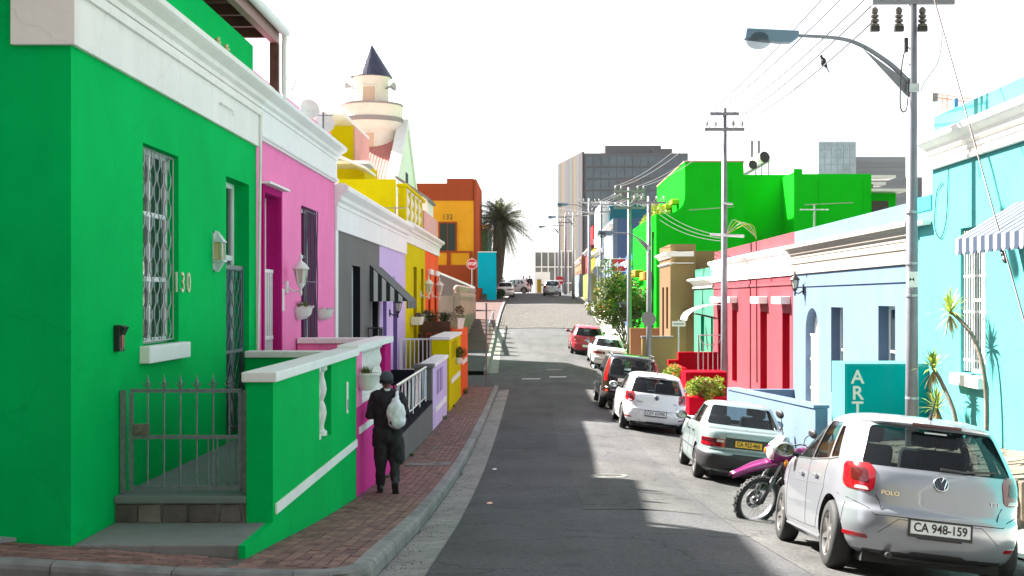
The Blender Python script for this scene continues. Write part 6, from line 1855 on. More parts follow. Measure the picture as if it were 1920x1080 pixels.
WHEELS = {}
def wheel(root, x, y, r, w, spokes, side, rimmat=None):
    key = (r, w, spokes)
    t = WHEELS.get(key)
    if t is None:
        ty = MB().lathe([(r * .68, -w / 2), (r * .9, -w / 2), (r * .97, -w * .42), (r, -w * .3), (r, w * .3), (r * .97, w * .42), (r * .9, w / 2), (r * .68, w / 2)], n=32, closed=True)
        rim = MB().lathe([(r * .69, -w * .46), (r * .69, w * .46), (r * .66, w * .47), (r * .62, w * .30), (r * .60, -w * .4)], n=28, closed=True)
        for k in range(spokes):
            a = 2 * math.pi * k / spokes
            e = Vector((math.cos(a), math.sin(a), 0)); s_ = Vector((-math.sin(a), math.cos(a), 0))
            rim.prism([e * r * .12 - s_ * r * .10 + Vector((0, 0, w * .24)), e * r * .12 + s_ * r * .10 + Vector((0, 0, w * .24)), e * r * .64 + s_ * r * .065 + Vector((0, 0, w * .33)), e * r * .64 - s_ * r * .065 + Vector((0, 0, w * .33))], (0, 0, w * .1))
        rim.lathe([(r * .18, w * .2), (r * .18, w * .40), (r * .1, w * .43), (.001, w * .43)], n=14)
        hub = MB().lathe([(r * .60, -w * .1), (r * .60, w * .05), (.001, w * .05)], n=20)
        t = WHEELS[key] = (raw_mesh(ty, 'tyre', TYRE), raw_mesh(rim, 'rim', ALLOY), raw_mesh(hub, 'brake_disc', CARSEAM))
        for me in t[:2]:
            me.polygons.foreach_set('use_smooth', [True] * len(me.polygons)); me.set_sharp_from_angle(angle=R(40))
    o = bpy.data.objects.new('tyre', t[0]); C.objects.link(o); o.parent = root
    o.name = 'wheel'
    o.location = (x, y, r); o.rotation_euler = (0, R(90) * side, 0)
    for nm, me in (('rim', t[1]), ('brake_disc', t[2])):
        q = bpy.data.objects.new(nm, me); C.objects.link(q); q.parent = o
        if rimmat and nm == 'rim':
            q.material_slots[0].link = 'OBJECT'; q.material_slots[0].material = rimmat
    return o

def make_car(name, label, S_, x, d, yaw, paintm, cat='car', group=None):
    rt = thing(name, label, cat, (0, 0, 0), group)
    sl = interp_slices(S_['slices'], 4)
    bmb = loft(sl)
    me = raw_mesh(bmb, 'body', paintm); me.materials.append(CARSEAM)
    bvh = BVHTree.FromPolygons([Vector(v) for v in bmb.v], bmb.f)
    body = bpy.data.objects.new('body', me); C.objects.link(body); body.parent = rt
    L, hw, belt, roof = S_['L'], S_['hw'], S_['belt'], S_['roof']
    wr, ra, fa, tw = S_['wr'], S_['ra'], S_['fa'], S_.get('tw', .19)
    # cabin hollow and wheel wells
    cm = MB()
    inner = [s_ for s_ in sl if belt - .22 < s_[0] < roof - .045]
    inner = [(z, yr + .07, yf - .09, hw_ - .065, br, bf, n) for z, yr, yf, hw_, br, bf, n in inner]
    if S_.get('deck'):
        inner = [(z, max(yr, S_['deck'] + .05), yf, hw_, br, bf, n) for z, yr, yf, hw_, br, bf, n in inner]
    inner = [(z, yr, min(yf, S_['cowl'] - .05), hw_, br, bf, n) for z, yr, yf, hw_, br, bf, n in inner]
    lf = loft(inner, 48); cm.add(lf.v, lf.f)
    for y in (ra, fa):
        for sx in (-1, 1): cm.cyl((sx * (hw - .26), y, wr), (sx * (hw + .2), y, wr), wr + .055, n=32)
    cut(body, cm, CARSEAM)
    PR = Proj(bvh, (0, -2, 0), (1, 0, 0), (0, 0, 1), (0, 1, 0))
    PF = Proj(bvh, (0, L + 2, 0), (1, 0, 0), (0, 0, 1), (0, -1, 0))
    PL = Proj(bvh, (-3, 0, 0), (0, 1, 0), (0, 0, 1), (1, 0, 0))
    PRt = Proj(bvh, (3, 0, 0), (0, 1, 0), (0, 0, 1), (-1, 0, 0))
    wm = MB()
    rw = round_poly([Vector(p) for p in S_['rear_win']], .05)
    wm.prism([(p.x, -.3, p.y) for p in rw], (0, S_['rw_depth'] + .3, 0))
    ws = round_poly([Vector(p) for p in S_['wind']], .05)
    wm.prism([(p.x, L + .3, p.y) for p in ws], (0, -(L + .3 - S_['ws_y']), 0))
    cut(body, wm, CARSEAM); wm = MB()
    for sd in S_['side_wins']:
        q = round_poly([Vector(p) for p in sd], .035)
        for sx in (-1, 1): wm.prism([(sx * (hw + .3), p.x, p.y) for p in q], (-sx * (hw + .3 - S_.get('sw_x', .42)), 0, 0))
    cut(body, wm, CARSEAM)
    me = body.data
    me.polygons.foreach_set('use_smooth', [True] * len(me.polygons)); me.set_sharp_from_angle(angle=R(32))
    # panes
    PR.patch(S_['rear_win'], -.008, 'rear_window', CGLASS, rt, skirt=0, r=.05)
    PF.patch(S_['wind'], -.008, 'windscreen', CGLASS, rt, skirt=0, r=.05)
    for sd in S_['side_wins']:
        for P_ in (PL, PRt): P_.patch(sd, -.008, 'side_window', CGLASS, rt, skirt=0, r=.035)
    if S_.get('black_pillars', True):
        for P_ in (PL, PRt):
            for a, b in S_.get('pillars', ()): P_.patch([a[0], a[1], b[1], b[0]], .001, 'pillar_trim', CARBLK, rt, skirt=0)
    # seats
    for (yy, zz) in S_['seats']:
        for sx in (-1, 1):
            so = MB().obox((sx * .36, yy, zz), (.22, 0, 0), (0, .06, .012), (0, -.06, .30)).build('seat', SEAT, rt, local=True, bev=.04)
            MB().obox((sx * .36, yy - .07, zz + .40), (.12, 0, 0), (0, .04, 0), (0, 0, .075)).build('headrest', SEAT, so, local=True, bev=.03)
    MB().box(-hw + .13, hw - .13, S_['cowl'] - .55, S_['cowl'] - .12, belt - .2, belt - .02).build('dashboard', SEAT, rt, local=True, bev=.03)
    # wheels
    for y in (ra, fa):
        for sx in (-1, 1): wheel(rt, sx * (hw - .015 - tw / 2), y, wr, tw, S_['spokes'], sx, S_.get('rimmat'))
    MB().box(-hw + .24, hw - .24, .25, L - .3, .13, .30).build('underbody', CARSEAM, rt, local=True)
    MB().tube([(S_['exh'], .02, .22), (S_['exh'], .4, .24)], .028, 10).build('exhaust_pipe', CARBLK, rt, local=True)
    # seams
    for pl in S_['rear_lines']: PR.line(pl, 'panel_gap', CARSEAM, rt)
    for pl in S_['side_lines']:
        for P_ in (PL, PRt): P_.line(pl, 'panel_gap', CARSEAM, rt, .0035)
    for (u, v) in S_['handles']:
        for P_, sx in ((PL, -1), (PRt, 1)):
            h, nn = P_.hit(u, v)
            MB().obox(h + nn * .022, nn * .012, (0, .085, 0), (0, 0, .015)).build('door_handle', S_.get('handmat', paintm), rt, local=True, bev=.008)
    # mirrors
    for sx in (-1, 1):
        mo = MB().ball((sx * (hw + .10), S_['mir'][0], S_['mir'][1]), .1, 10, (1.15, .62, .78)).build('mirror', S_.get('mirmat', paintm), rt, local=True, smooth='all')
        MB().lathe([(.001, 0), (.082, .0), (.082, .004)], (sx * (hw + .10), S_['mir'][0] - .056, S_['mir'][1]), 18, Matrix.Diagonal((1.15, 1, .75)) @ Matrix.Rotation(R(90), 3, 'X')).build('mirror_glass', MIRR, mo, local=True)
        MB().tube([(sx * (hw - .08), S_['mir'][0] + .03, S_['mir'][1] - .05), (sx * (hw + .06), S_['mir'][0] + .01, S_['mir'][1] - .03)], .025, 6).build('mirror_arm', CARBLK, mo, local=True)
    # lamps: laid on along a slant so they wrap the corner
    AR = Around(sl)
    for pts, slant, mat, off, nm in S_['lamps']:
        for sx in (-1, 1): AR.patch([(sx * p[0], p[1]) for p in pts], off, nm, mat, rt, skirt=.02, r=.03)
    rt['_'] = 0; del rt['_']
    S_['AR'] = AR
    S_['extra'](rt, PR, PL, PRt, paintm)
    sl_ = (ROADZ(x, d + fa) - ROADZ(x, d + ra)) / (fa - ra)
    xs_ = (ROADZ(x + .6, d + 1.5) - ROADZ(x - .6, d + 1.5)) / 1.2
    rt.rotation_mode = 'XYZ'
    M = Matrix.Translation((x, d, ROADZ(x, d + ra) - sl_ * ra + .010)) @ Matrix.Rotation(math.atan(sl_), 4, 'X') @ Matrix.Rotation(-math.atan(xs_), 4, 'Y') @ Matrix.Rotation(yaw, 4, 'Z')
    rt.location = M.to_translation(); rt.rotation_euler = M.to_euler('XYZ')
    return rt

def plate(rt, PR, z, w, h, bg, txt, size=.088, frame=True, x=0.0, twidth=None, tilt=0.12):
    hh, nn = PR.hit(x, z)
    y = min(PR.hit(x, z + h * .5)[0].y, PR.hit(x, z - h * .5)[0].y, hh.y) - .012
    up = Vector((0, tilt, 1)).normalized()
    p = MB().obox((x, y, z), (w / 2, 0, 0), up.cross(Vector((1, 0, 0))) * .004, up * h / 2).build('number_plate', bg, rt, local=True, bev=.004)
    if frame:
        f = MB()
        for (cx_, cz_, a, b) in ((0, h / 2 + .008, w / 2 + .014, .008), (0, -h / 2 - .012, w / 2 + .014, .014), (-w / 2 - .007, 0, .007, h / 2), (w / 2 + .007, 0, .007, h / 2)):
            f.obox(Vector((x + cx_, y, z)) + up * cz_, (a, 0, 0), (0, .008, 0), up * b)
        f.build('plate_frame', CARBLK, p, local=True)
    if not txt: return p
    M = face_mat(Vector((x, y - .0055, z)), (1, 0, 0), up)
    text_mesh(txt, size, 'plate_number', PLATETXT, p, M, .0012, local=True, bold=.002, width=twidth or w * .88)
    return p
def vw_badge(rt, PR, z, r=.062):
    h, nn = PR.hit(0, z); c = h + nn * .012
    e1 = Vector((1, 0, 0)); e2 = nn.cross(e1).normalized() * -1
    if e2.z < 0: e2 = -e2
    P = lambda a, b: c + e1 * a * r + e2 * b * r
    o = MB().tube([P(math.cos(2 * math.pi * k / 28), math.sin(2 * math.pi * k / 28)) for k in range(29)], r * .09, 6).build('badge', CHROME, rt, local=True, smooth='all')
    Mx = Matrix((e1, e2, nn)).transposed()
    MB().lathe([(r * .96, -.006), (r * .96, -.002), (.001, -.001)], c, 24, Mx).build('badge_disc', plain('badge blue black', (.02, .03, .06), .2), o, local=True)
    MB().tube([P(-.36, .88), P(0, .12), P(.36, .88)], r * .10, 5).build('badge_stroke', CHROME, o, local=True)
    MB().tube([P(-.82, .50), P(-.40, -.80), P(0, .02), P(.40, -.80), P(.82, .50)], r * .10, 5).build('badge_stroke', CHROME, o, local=True)

# ---- hatchback slices: z, rear y, front y, half width, rear bulge, front bulge, squareness
def hatch_spec(kind, platetxt, detail=True):
    s = dict(L=3.97, hw=.84, belt=.95, roof=1.46, wr=.305, ra=.72, fa=3.19, spokes=7 if kind == 'silver' else 9, cowl=2.95, exh=-.42)
    s['slices'] = [(.17, .24, 3.70, .74, .20, .5, 5), (.23, .10, 3.86, .80, .16, .45, 5.5), (.33, .045, 3.93, .832, .14, .42, 6), (.47, .02, 3.96, .84, .13, .40, 6.5),
                   (.575, .03, 3.95, .84, .13, .38, 6.5), (.625, .065, 3.92, .84, .12, .36, 6.5), (.72, .085, 3.86, .838, .11, .34, 6.5), (.85, .11, 3.70, .828, .10, .30, 6.5),
                   (.93, .14, 3.30, .812, .10, .20, 6.5), (.965, .165, 3.00, .80, .10, .12, 6.5), (1.08, .235, 2.78, .762, .11, .14, 6.2), (1.20, .32, 2.55, .715, .12, .16, 6), (1.31, .405, 2.30, .665, .13, .16, 5.6),
                   (1.375, .46, 2.12, .625, .14, .16, 5), (1.415, .53, 1.98, .575, .15, .16, 4.4), (1.445, .70, 1.82, .48, .12, .12, 3.6), (1.458, .95, 1.62, .33, .06, .06, 3), (1.462, 1.2, 1.4, .12, .02, .02, 2.5)]
    s['rear_win'] = [(-.66, .975), (.66, .975), (.545, 1.335), (-.545, 1.335)]; s['rw_depth'] = 1.0
    s['wind'] = [(-.66, .985), (.66, .985), (.52, 1.36), (-.52, 1.36)]; s['ws_y'] = 2.0
    s['side_wins'] = [[(1.03, .985), (1.72, .955), (1.72, 1.345), (1.20, 1.335)], [(1.78, .95), (2.72, .95), (2.34, 1.24), (2.08, 1.345), (1.78, 1.35)], [(.70, 1.01), (.97, .995), (1.12, 1.30), (.98, 1.30)]]
    s['pillars'] = [(((1.72, .96), (1.72, 1.345)), ((1.78, .955), (1.78, 1.35)))]
    s['seats'] = [(1.35, .86), (2.15, .86)]
    s['rear_lines'] = [[(-.80, .685), (-.60, .60), (-.56, .555), (.56, .555), (.60, .60), (.80, .685)], [(-.55, .72), (-.52, .67), (-.50, .60)], [(.55, .72), (.52, .67), (.50, .60)]]
    s['side_lines'] = [[(1.75, .95), (1.74, .6), (1.70, .30), (2.75, .30), (2.83, .62), (2.76, .95)], [(1.70, .30), (1.22, .31), (1.12, .52), (.98, .70), (.98, .97)], [(.36, .62), (.42, .3)]]
    s['handles'] = [(1.32, .80), (2.02, .79)]
    s['mir'] = (2.62, 1.0)
    s['lamps'] = [([(.57, .765), (.62, .735), (.87, .755), (.93, .80), (.92, .95), (.86, .985), (.60, .985), (.555, .92)], .45, LRED, .007, 'tail_light'),
                  ([(.62, .82), (.80, .83), (.81, .93), (.64, .94)], .45, LRED_D, .0105, 'tail_light_core'),
                  ([(.61, .75), (.76, .758), (.74, .785), (.63, .78)], .45, LCLR, .0105, 'reverse_light'),
                  ([(.60, .335), (.90, .345), (.91, .38), (.62, .37)], .3, LRED, .004, 'reflector')]
    def extra(rt, PR, PL, PRt, pm):
        # spoiler over the window, high brake light, wiper, aerial, badge, plate
        sp = MB(); 
        rows = []
        for i in range(13):
            xx_ = -.60 + 1.2 * i / 12; hh, nn = PR.hit(xx_ * .97, 1.372); q = abs(xx_ / .6) ** 3
            rows.append([(xx_, hh.y - .075 + .05 * q, 1.358 - .012 * q), (xx_, hh.y - .082 + .05 * q, 1.375 - .012 * q), (xx_, hh.y + .03, 1.405 - .02 * q), (xx_, hh.y + .14, 1.432 - .035 * q), (xx_, hh.y + .05, 1.35)])
        vs = [p for r_ in rows for p in r_]
        sp.add(vs, [(i * 5 + k, i * 5 + (k + 1) % 5, (i + 1) * 5 + (k + 1) % 5, (i + 1) * 5 + k) for i in range(12) for k in range(5)] + [(0, 1, 2, 3, 4), (64, 63, 62, 61, 60)])
        so = sp.build('spoiler', pm, rt, smooth=True, local=True)
        hh, nn = PR.hit(0, 1.372)
        MB().box(-.22, .22, hh.y - .088, hh.y - .07, 1.358, 1.385).build('brake_light', LRED_D, so, local=True, bev=.006)
        hb, nb_ = PR.hit(0, .985)
        MB().tube([hb + nb_ * .03 + Vector((.0, 0, 0)), PR.hit(.2, .992)[0] + Vector((0, -.02, 0)), PR.hit(.5, 1.02)[0] + Vector((0, -.015, .0))], .011, 6).build('rear_wiper', CARBLK, rt, local=True)
        MB().tube([(0, .62, 1.43), (0, .60, 1.46), (.0, .47, 1.66)], [.022, .012, .004], 6).build('aerial', CARBLK, rt, local=True)
        if kind != 'x': vw_badge(rt, PR, .87)
        plate(rt, PR, .485, .52, .115, PLATEW, platetxt, .105)
        for (tx, x_, sz, wd) in (('POLO', -.43, .05, .15), ('TSI', .47, .042, .09)) if kind in ('silver', 'white') else ():
            h, nn = PR.hit(x_, .745); text_mesh(tx, sz, 'badge_lettering', CHROME if kind == 'silver' else CARBLK, rt, face_mat(h + nn * .004, (1, PR.hit(x_ + .05, .7)[0].y * 10 - PR.hit(x_ - .05, .7)[0].y * 10, 0), (0, .08, 1)), .003, local=True, width=wd)
        if kind == 'silver':
            h, nn = PR.hit(0, .405); text_mesh('CMH CAPE CITY VW', .026, 'dealer_strip', SIGNW, rt, face_mat(h + Vector((0, -.032, .008)), (1, 0, 0), (0, .1, 1)), .001, local=True, width=.30)
            MB().box(-.19, .19, h.y - .03, h.y - .002, .388, .43).build('dealer_plate', CARBLK, rt, local=True, bev=.005)
            PR.patch([(-.10, 1.298), (.10, 1.298), (.10, 1.312), (-.10, 1.312)], .003, 'window_sticker', SIGNW, rt, skirt=0)
        # bumper crease around the plate bay
        PR.line([(-.52, .40), (-.36, .535), (.36, .535), (.52, .40)], 'bumper_crease', CARSEAM, rt, .003)
        s['AR'].grid(-.66, .66, .185, .265, 40, 3, .006, 'bumper_valance', CARBLK, rt)
        for P_ in (PL, PRt):
            P_.line([(1.1, .235), (2.85, .235)], 'sill_line', pm, rt, .016)
            P_.line([(.95, .735), (2.9, .70)], 'crease', pm, rt, .004)
            P_.line([(.68, 1.0), (.97, .975), (1.75, .942), (2.76, .942)], 'belt_trim', CARBLK, rt, .006)
    s['extra'] = extra
    return s

SILVER = car_paint('silver paint', (.325, .34, .375), .5, .28); WHITE_C = car_paint('white car paint', (.74, .74, .75), 0, .25)
RED_C = car_paint('red car paint', (.40, .012, .03), .1, .25); BLACK_C = car_paint('black car paint', (.010, .011, .013), .2, .2)
PALEG = car_paint('pale green silver paint', (.27, .345, .345), .35, .3)
sp = hatch_spec('silver', 'CA 948-159'); sp['mirmat'] = SILVER
make_car('parked_car', 'silver hatchback with plate CA 948-159 parked beside the motorcycle', sp, 3.45, 10.95, R(-1.2), SILVER)
sp = hatch_spec('white', 'CEY 63396')
make_car('parked_car', 'white hatchback parked behind the black SUV', sp, 3.02, 32.1, R(0.5), WHITE_C)

# ---- sedan
def sedan_spec(kind, platetxt):
    s = dict(L=4.27, hw=.825, belt=.93, roof=1.375, wr=.29, ra=.86, fa=3.30, spokes=8, cowl=3.02, exh=.45, deck=.80, sw_x=.40)
    s['slices'] = [(.18, .20, 4.02, .73, .10, .35, 6), (.25, .07, 4.16, .79, .08, .30, 6.5), (.36, .02, 4.24, .82, .07, .28, 7), (.50, .0, 4.27, .825, .06, .26, 7.5),
                   (.545, .025, 4.25, .823, .06, .26, 7.5), (.565, .07, 4.23, .822, .06, .25, 7.5), (.70, .085, 4.15, .82, .06, .22, 7.5), (.83, .10, 3.95, .806, .06, .18, 7.5), (.885, .12, 3.6, .79, .06, .12, 7.5),
                   (.915, .17, 3.25, .775, .06, .10, 7), (.93, .40, 3.12, .762, .05, .10, 6.6), (.945, .78, 3.04, .75, .05, .10, 6.4), (.99, .86, 2.96, .735, .07, .12, 6), (1.10, 1.02, 2.77, .69, .08, .13, 5.8), (1.22, 1.20, 2.55, .64, .09, .14, 5.5),
                   (1.30, 1.32, 2.38, .595, .10, .14, 5), (1.34, 1.42, 2.24, .55, .10, .13, 4.4), (1.365, 1.58, 2.08, .45, .07, .09, 3.6), (1.375, 1.72, 1.95, .30, .03, .04, 3), (1.378, 1.8, 1.88, .1, .01, .01, 2.5)]
    s['rear_win'] = [(-.64, .972), (.64, .972), (.515, 1.295), (-.515, 1.295)]; s['rw_depth'] = 1.75
    s['wind'] = [(-.63, .985), (.63, .985), (.50, 1.30), (-.50, 1.30)]; s['ws_y'] = 2.15
    s['side_wins'] = [[(1.22, .955), (1.95, .945), (1.95, 1.275), (1.45, 1.265)], [(2.01, .945), (2.80, .945), (2.42, 1.235), (2.30, 1.275), (2.01, 1.28)]]
    s['pillars'] = [(((1.95, .95), (1.95, 1.275)), ((2.01, .95), (2.01, 1.28)))]
    s['seats'] = [(1.62, .80), (2.35, .80)]
    s['rear_lines'] = [[(-.76, .575), (.76, .575)], [(-.40, .58), (-.40, .86)], [(.40, .58), (.40, .86)]]
    s['side_lines'] = [[(1.98, .94), (1.97, .30), (2.92, .30), (2.98, .60), (2.90, .93)], [(1.97, .30), (1.40, .32), (1.32, .5), (1.18, .64), (1.18, .93)]]
    s['handles'] = [(1.40, .80), (2.18, .79)]; s['handmat'] = CARBLK; s['mirmat'] = CARBLK; s['mir'] = (2.72, .99)
    if kind == 'corolla':
        s['lamps'] = [([(.40, .625), (.93, .63), (.93, .765), (.40, .765)], .25, LRED, .008, 'tail_light'), ([(.43, .70), (.90, .70), (.90, .755), (.43, .755)], .25, LRED_D, .011, 'tail_light_core'),
                      ([(.42, .705), (.55, .705), (.55, .75), (.42, .75)], .25, LCLR, .0125, 'reverse_light')]
    else:
        s['lamps'] = [([(.36, .66), (.90, .665), (.90, .79), (.36, .79)], .25, plain('smoked red lamp', (.20, .03, .025), .15, coat=.6), .008, 'tail_light')]
    def extra(rt, PR, PL, PRt, pm):
        if kind == 'corolla':
            PR.patch([(-.395, .625), (.395, .625), (.395, .80), (-.395, .80)], .004, 'rear_panel', CARBLK, rt, skirt=.01)
            s['AR'].grid(-.75, .75, .578, .612, 40, 2, .008, 'trim_strip', pm, rt)
            s['AR'].grid(-1.27, 1.27, .20, .535, 60, 6, .010, 'bumper', CARBLK, rt)
            for P_ in (PL, PRt):
                P_.line([(.95, .50), (4.0, .50)], 'side_moulding', CARBLK, rt, .012)
            plate(rt, PR, .705, .46, .105, PLATEY, platetxt, .10, frame=False)
        else:
            PR.patch([(-.35, .66), (.35, .66), (.35, .79), (-.35, .79)], .004, 'rear_panel', CARBLK, rt, skirt=.01)
            s['AR'].grid(-1.2, 1.2, .40, .43, 60, 1, .012, 'bumper_strip', CARBLK, rt)
            plate(rt, PR, .725, .46, .105, PLATEW, platetxt, .10, frame=False)
        for P_ in (PL, PRt): P_.line([(1.2, .942), (2.85, .942)], 'belt_trim', CARBLK, rt, .006)
        MB().box(-.02, .02, .5, .52, .945, .95).build('boot_lock', CARBLK, rt, local=True)
    s['extra'] = extra
    return s
make_car('parked_car', 'pale green sedan with yellow plate CA 922-466 parked ahead of the motorcycle', sedan_spec('corolla', 'CA 922-466'), 3.62, 21.9, R(-1.0), PALEG)
make_car('parked_car', 'old white sedan parked behind the red hatchback', sedan_spec('old', ''), 3.45, 58.9, R(1.0), WHITE_C)

# ---- SUV
def suv_spec(platetxt):
    s = dict(L=4.5, hw=.89, belt=1.05, roof=1.68, wr=.345, ra=.92, fa=3.54, spokes=5, cowl=3.25, exh=.5, tw=.21, sw_x=.5)
    s['slices'] = [(.26, .16, 4.2, .80, .12, .4, 6), (.36, .04, 4.38, .86, .10, .36, 6.5), (.50, .0, 4.48, .885, .09, .34, 7), (.66, .0, 4.5, .89, .09, .32, 7), (.70, .05, 4.48, .89, .08, .32, 7), (.85, .06, 4.40, .888, .08, .28, 7),
                   (.98, .07, 4.1, .88, .08, .22, 7), (1.05, .085, 3.4, .868, .08, .16, 7), (1.2, .14, 3.12, .835, .08, .16, 6.6), (1.35, .20, 2.88, .80, .09, .16, 6.2), (1.5, .27, 2.62, .755, .10, .16, 5.8), (1.58, .31, 2.45, .72, .10, .16, 5.2),
                   (1.63, .37, 2.32, .67, .11, .15, 4.6), (1.665, .52, 2.15, .57, .09, .12, 3.8), (1.68, .8, 1.95, .38, .05, .06, 3), (1.684, 1.2, 1.6, .12, .01, .01, 2.5)]
    s['rear_win'] = [(-.69, 1.07), (.69, 1.07), (.63, 1.54), (-.63, 1.54)]; s['rw_depth'] = .9
    s['wind'] = [(-.70, 1.10), (.70, 1.10), (.60, 1.56), (-.60, 1.56)]; s['ws_y'] = 2.3
    s['side_wins'] = [[(.62, 1.08), (1.22, 1.07), (1.22, 1.53), (.72, 1.52)], [(1.28, 1.07), (2.02, 1.06), (2.02, 1.54), (1.28, 1.54)], [(2.08, 1.06), (3.0, 1.06), (2.6, 1.40), (2.42, 1.53), (2.08, 1.54)]]
    s['pillars'] = []
    s['seats'] = [(1.7, 1.0), (2.5, 1.0)]
    s['rear_lines'] = [[(-.72, .72), (.72, .72)], [(-.72, .72), (-.72, 1.05)], [(.72, .72), (.72, 1.05)]]
    s['side_lines'] = [[(2.05, 1.05), (2.04, .40), (3.1, .40), (3.15, .75), (3.06, 1.05)], [(2.04, .40), (1.45, .42), (1.25, .75), (1.25, 1.06)]]
    s['handles'] = [(1.45, .94), (2.25, .93)]; s['mir'] = (3.02, 1.12)
    s['lamps'] = [([(.76, .86), (.98, .86), (.90, 1.52), (.72, 1.52), (.75, 1.1)], .5, LRED, .008, 'tail_light'), ([(.70, .55), (.82, .55), (.82, .61), (.70, .61)], .3, plain('fog lamp', (.55, .06, .03), .2), .006, 'fog_light')]
    def extra(rt, PR, PL, PRt, pm):
        s['AR'].grid(-1.3, 1.3, .30, .56, 60, 4, .008, 'bumper_trim', CARBLK, rt)
        plate(rt, PR, .93, .46, .11, PLATEW, platetxt, .10, frame=False, x=-.2)
        PR.patch([(-.62, .60), (.62, .60), (.62, .64), (-.62, .64)], .006, 'chrome_strip', plain('dull chrome', (.5, .5, .5), .3, .8), rt, skirt=.01)
        for sx in (-1, 1): MB().tube([(sx * .62, .6, 1.66), (sx * .66, .75, 1.70), (sx * .66, 2.0, 1.70), (sx * .62, 2.15, 1.64)], .018, 6).build('roof_rail', CARBLK, rt, local=True)
    s['extra'] = extra
    return s
make_car('parked_suv', 'black SUV with tall red tail lights parked ahead of the white hatchback', suv_spec(''), 2.86, 38.3, R(0.5), BLACK_C, 'suv')
sp = hatch_spec('red', '')
make_car('parked_car', 'red hatchback parked at the foot of the cobbles', sp, 2.72, 65.0, R(1.0), RED_C)
sp = hatch_spec('top', '')
make_car('parked_car', 'light silver hatchback parked at the hill crest by the no entry sign', sp, 1.72, 117.0, R(-1), SILVER)
make_car('parked_car', 'white sedan parked beside the turquoise wall at the hill crest', sedan_spec('old', ''), -2.55, 115.0, R(0), WHITE_C)
o = make_car('parked_car', 'white hatchback crossing the street behind the three walkers', hatch_spec('x', ''), -.2, 131.0, R(88), WHITE_C)
# open door and wing of the white hatchback's neighbour: a dark door frame standing ajar
# ------------------------------------------------------------------ people
def capsule(m, p0, p1, r0, r1, n=12):
    p0, p1 = Vector(p0), Vector(p1)
    ax = (p1 - p0); L_ = ax.length; ax.normalize()
    pts, rad = [], []
    for k in range(5):
        a = R(90) * (1 - k / 5) if k else R(88)
        pts.append(p0 - ax * r0 * math.sin(a)); rad.append(r0 * math.cos(a))
    pts.append(p0); rad.append(r0); pts.append(p1); rad.append(r1)
    for k in range(1, 6):
        a = R(90) * k / 5 if k < 5 else R(88)
        pts.append(p1 + ax * r1 * math.sin(a)); rad.append(r1 * math.cos(a))
    m.tube(pts, rad, n)
def blob(parts, voxel, name, mat, parent, smooth_it=6, noise=None, dec=None):
    """parts: ('c', p0, p1, r0, r1) limbs and ('e', c, (rx, ry, rz)) masses, grown into one skin"""
    m = MB()
    for q in parts:
        if q[0] == 'c': capsule(m, *q[1:])
        else: m.ball(q[1], 1.0, 12, q[2])
    me = raw_mesh(m, name, mat); o = bpy.data.objects.new(name, me); C.objects.link(o)
    md = o.modifiers.new('r', 'REMESH'); md.mode = 'VOXEL'; md.voxel_size = voxel
    ms = o.modifiers.new('s', 'SMOOTH'); ms.iterations = smooth_it; ms.factor = .5
    dg = bpy.context.evaluated_depsgraph_get(); new = bpy.data.meshes.new_from_object(o.evaluated_get(dg))
    o.modifiers.clear(); o.data = new; bpy.data.meshes.remove(me)
    if noise:
        from mathutils import noise as NZ
        amp, sc, zst = noise
        for v in new.vertices:
            v.co += v.normal * amp * NZ.noise(Vector((v.co.x * sc, v.co.y * sc, v.co.z * sc * zst)))
    new.polygons.foreach_set('use_smooth', [True] * len(new.polygons))
    new.materials.clear(); new.materials.append(mat)
    o.parent = parent
    return o
SKIN = plain('brown skin', (.13, .065, .04), .5, var=.08); CLOTH = plain('black cloth', (.019, .019, .022), .9, var=.3, vscale=12, bump=.15, bscale=60)
CLOTH2 = plain('black trousers', (.022, .022, .025), .9, var=.3, vscale=12, bump=.15, bscale=60); CAPM = plain('grey felt', (.055, .065, .075), .9, var=.15)
SHOE = plain('black shoe', (.012, .012, .013), .5); SOLE = plain('shoe sole', (.03, .03, .032), .8)
def hand(parts, wrist, dirn, up, s=1.0, curl=.6):
    d, u = Vector(dirn).normalized(), Vector(up).normalized(); sd = d.cross(u).normalized(); w = Vector(wrist)
    palm = w + d * .05 * s
    parts.append(('c', w, w + d * .085 * s, .026 * s, .034 * s))
    for k, ln in enumerate((.066, .078, .073, .058)):
        b = w + d * .095 * s + sd * (k - 1.5) * .021 * s
        k1 = b + (d * (1 - curl * .4) - u * curl * .5).normalized() * ln * .5 * s
        k2 = k1 + (d * (1 - curl) - u * curl * 1.1).normalized() * ln * .5 * s
        parts.append(('c', b, k1, .0105 * s, .010 * s)); parts.append(('c', k1, k2, .010 * s, .0085 * s))
    tb = w + d * .03 * s - sd * .035 * s
    parts.append(('c', tb, tb + (d * .6 - sd * .6 - u * .3).normalized() * .05 * s, .013 * s, .011 * s))
    parts.append(('c', tb + (d * .6 - sd * .6 - u * .3).normalized() * .05 * s, tb + (d * 1.0 - sd * .5 - u * .6).normalized() * .08 * s, .011 * s, .009 * s))

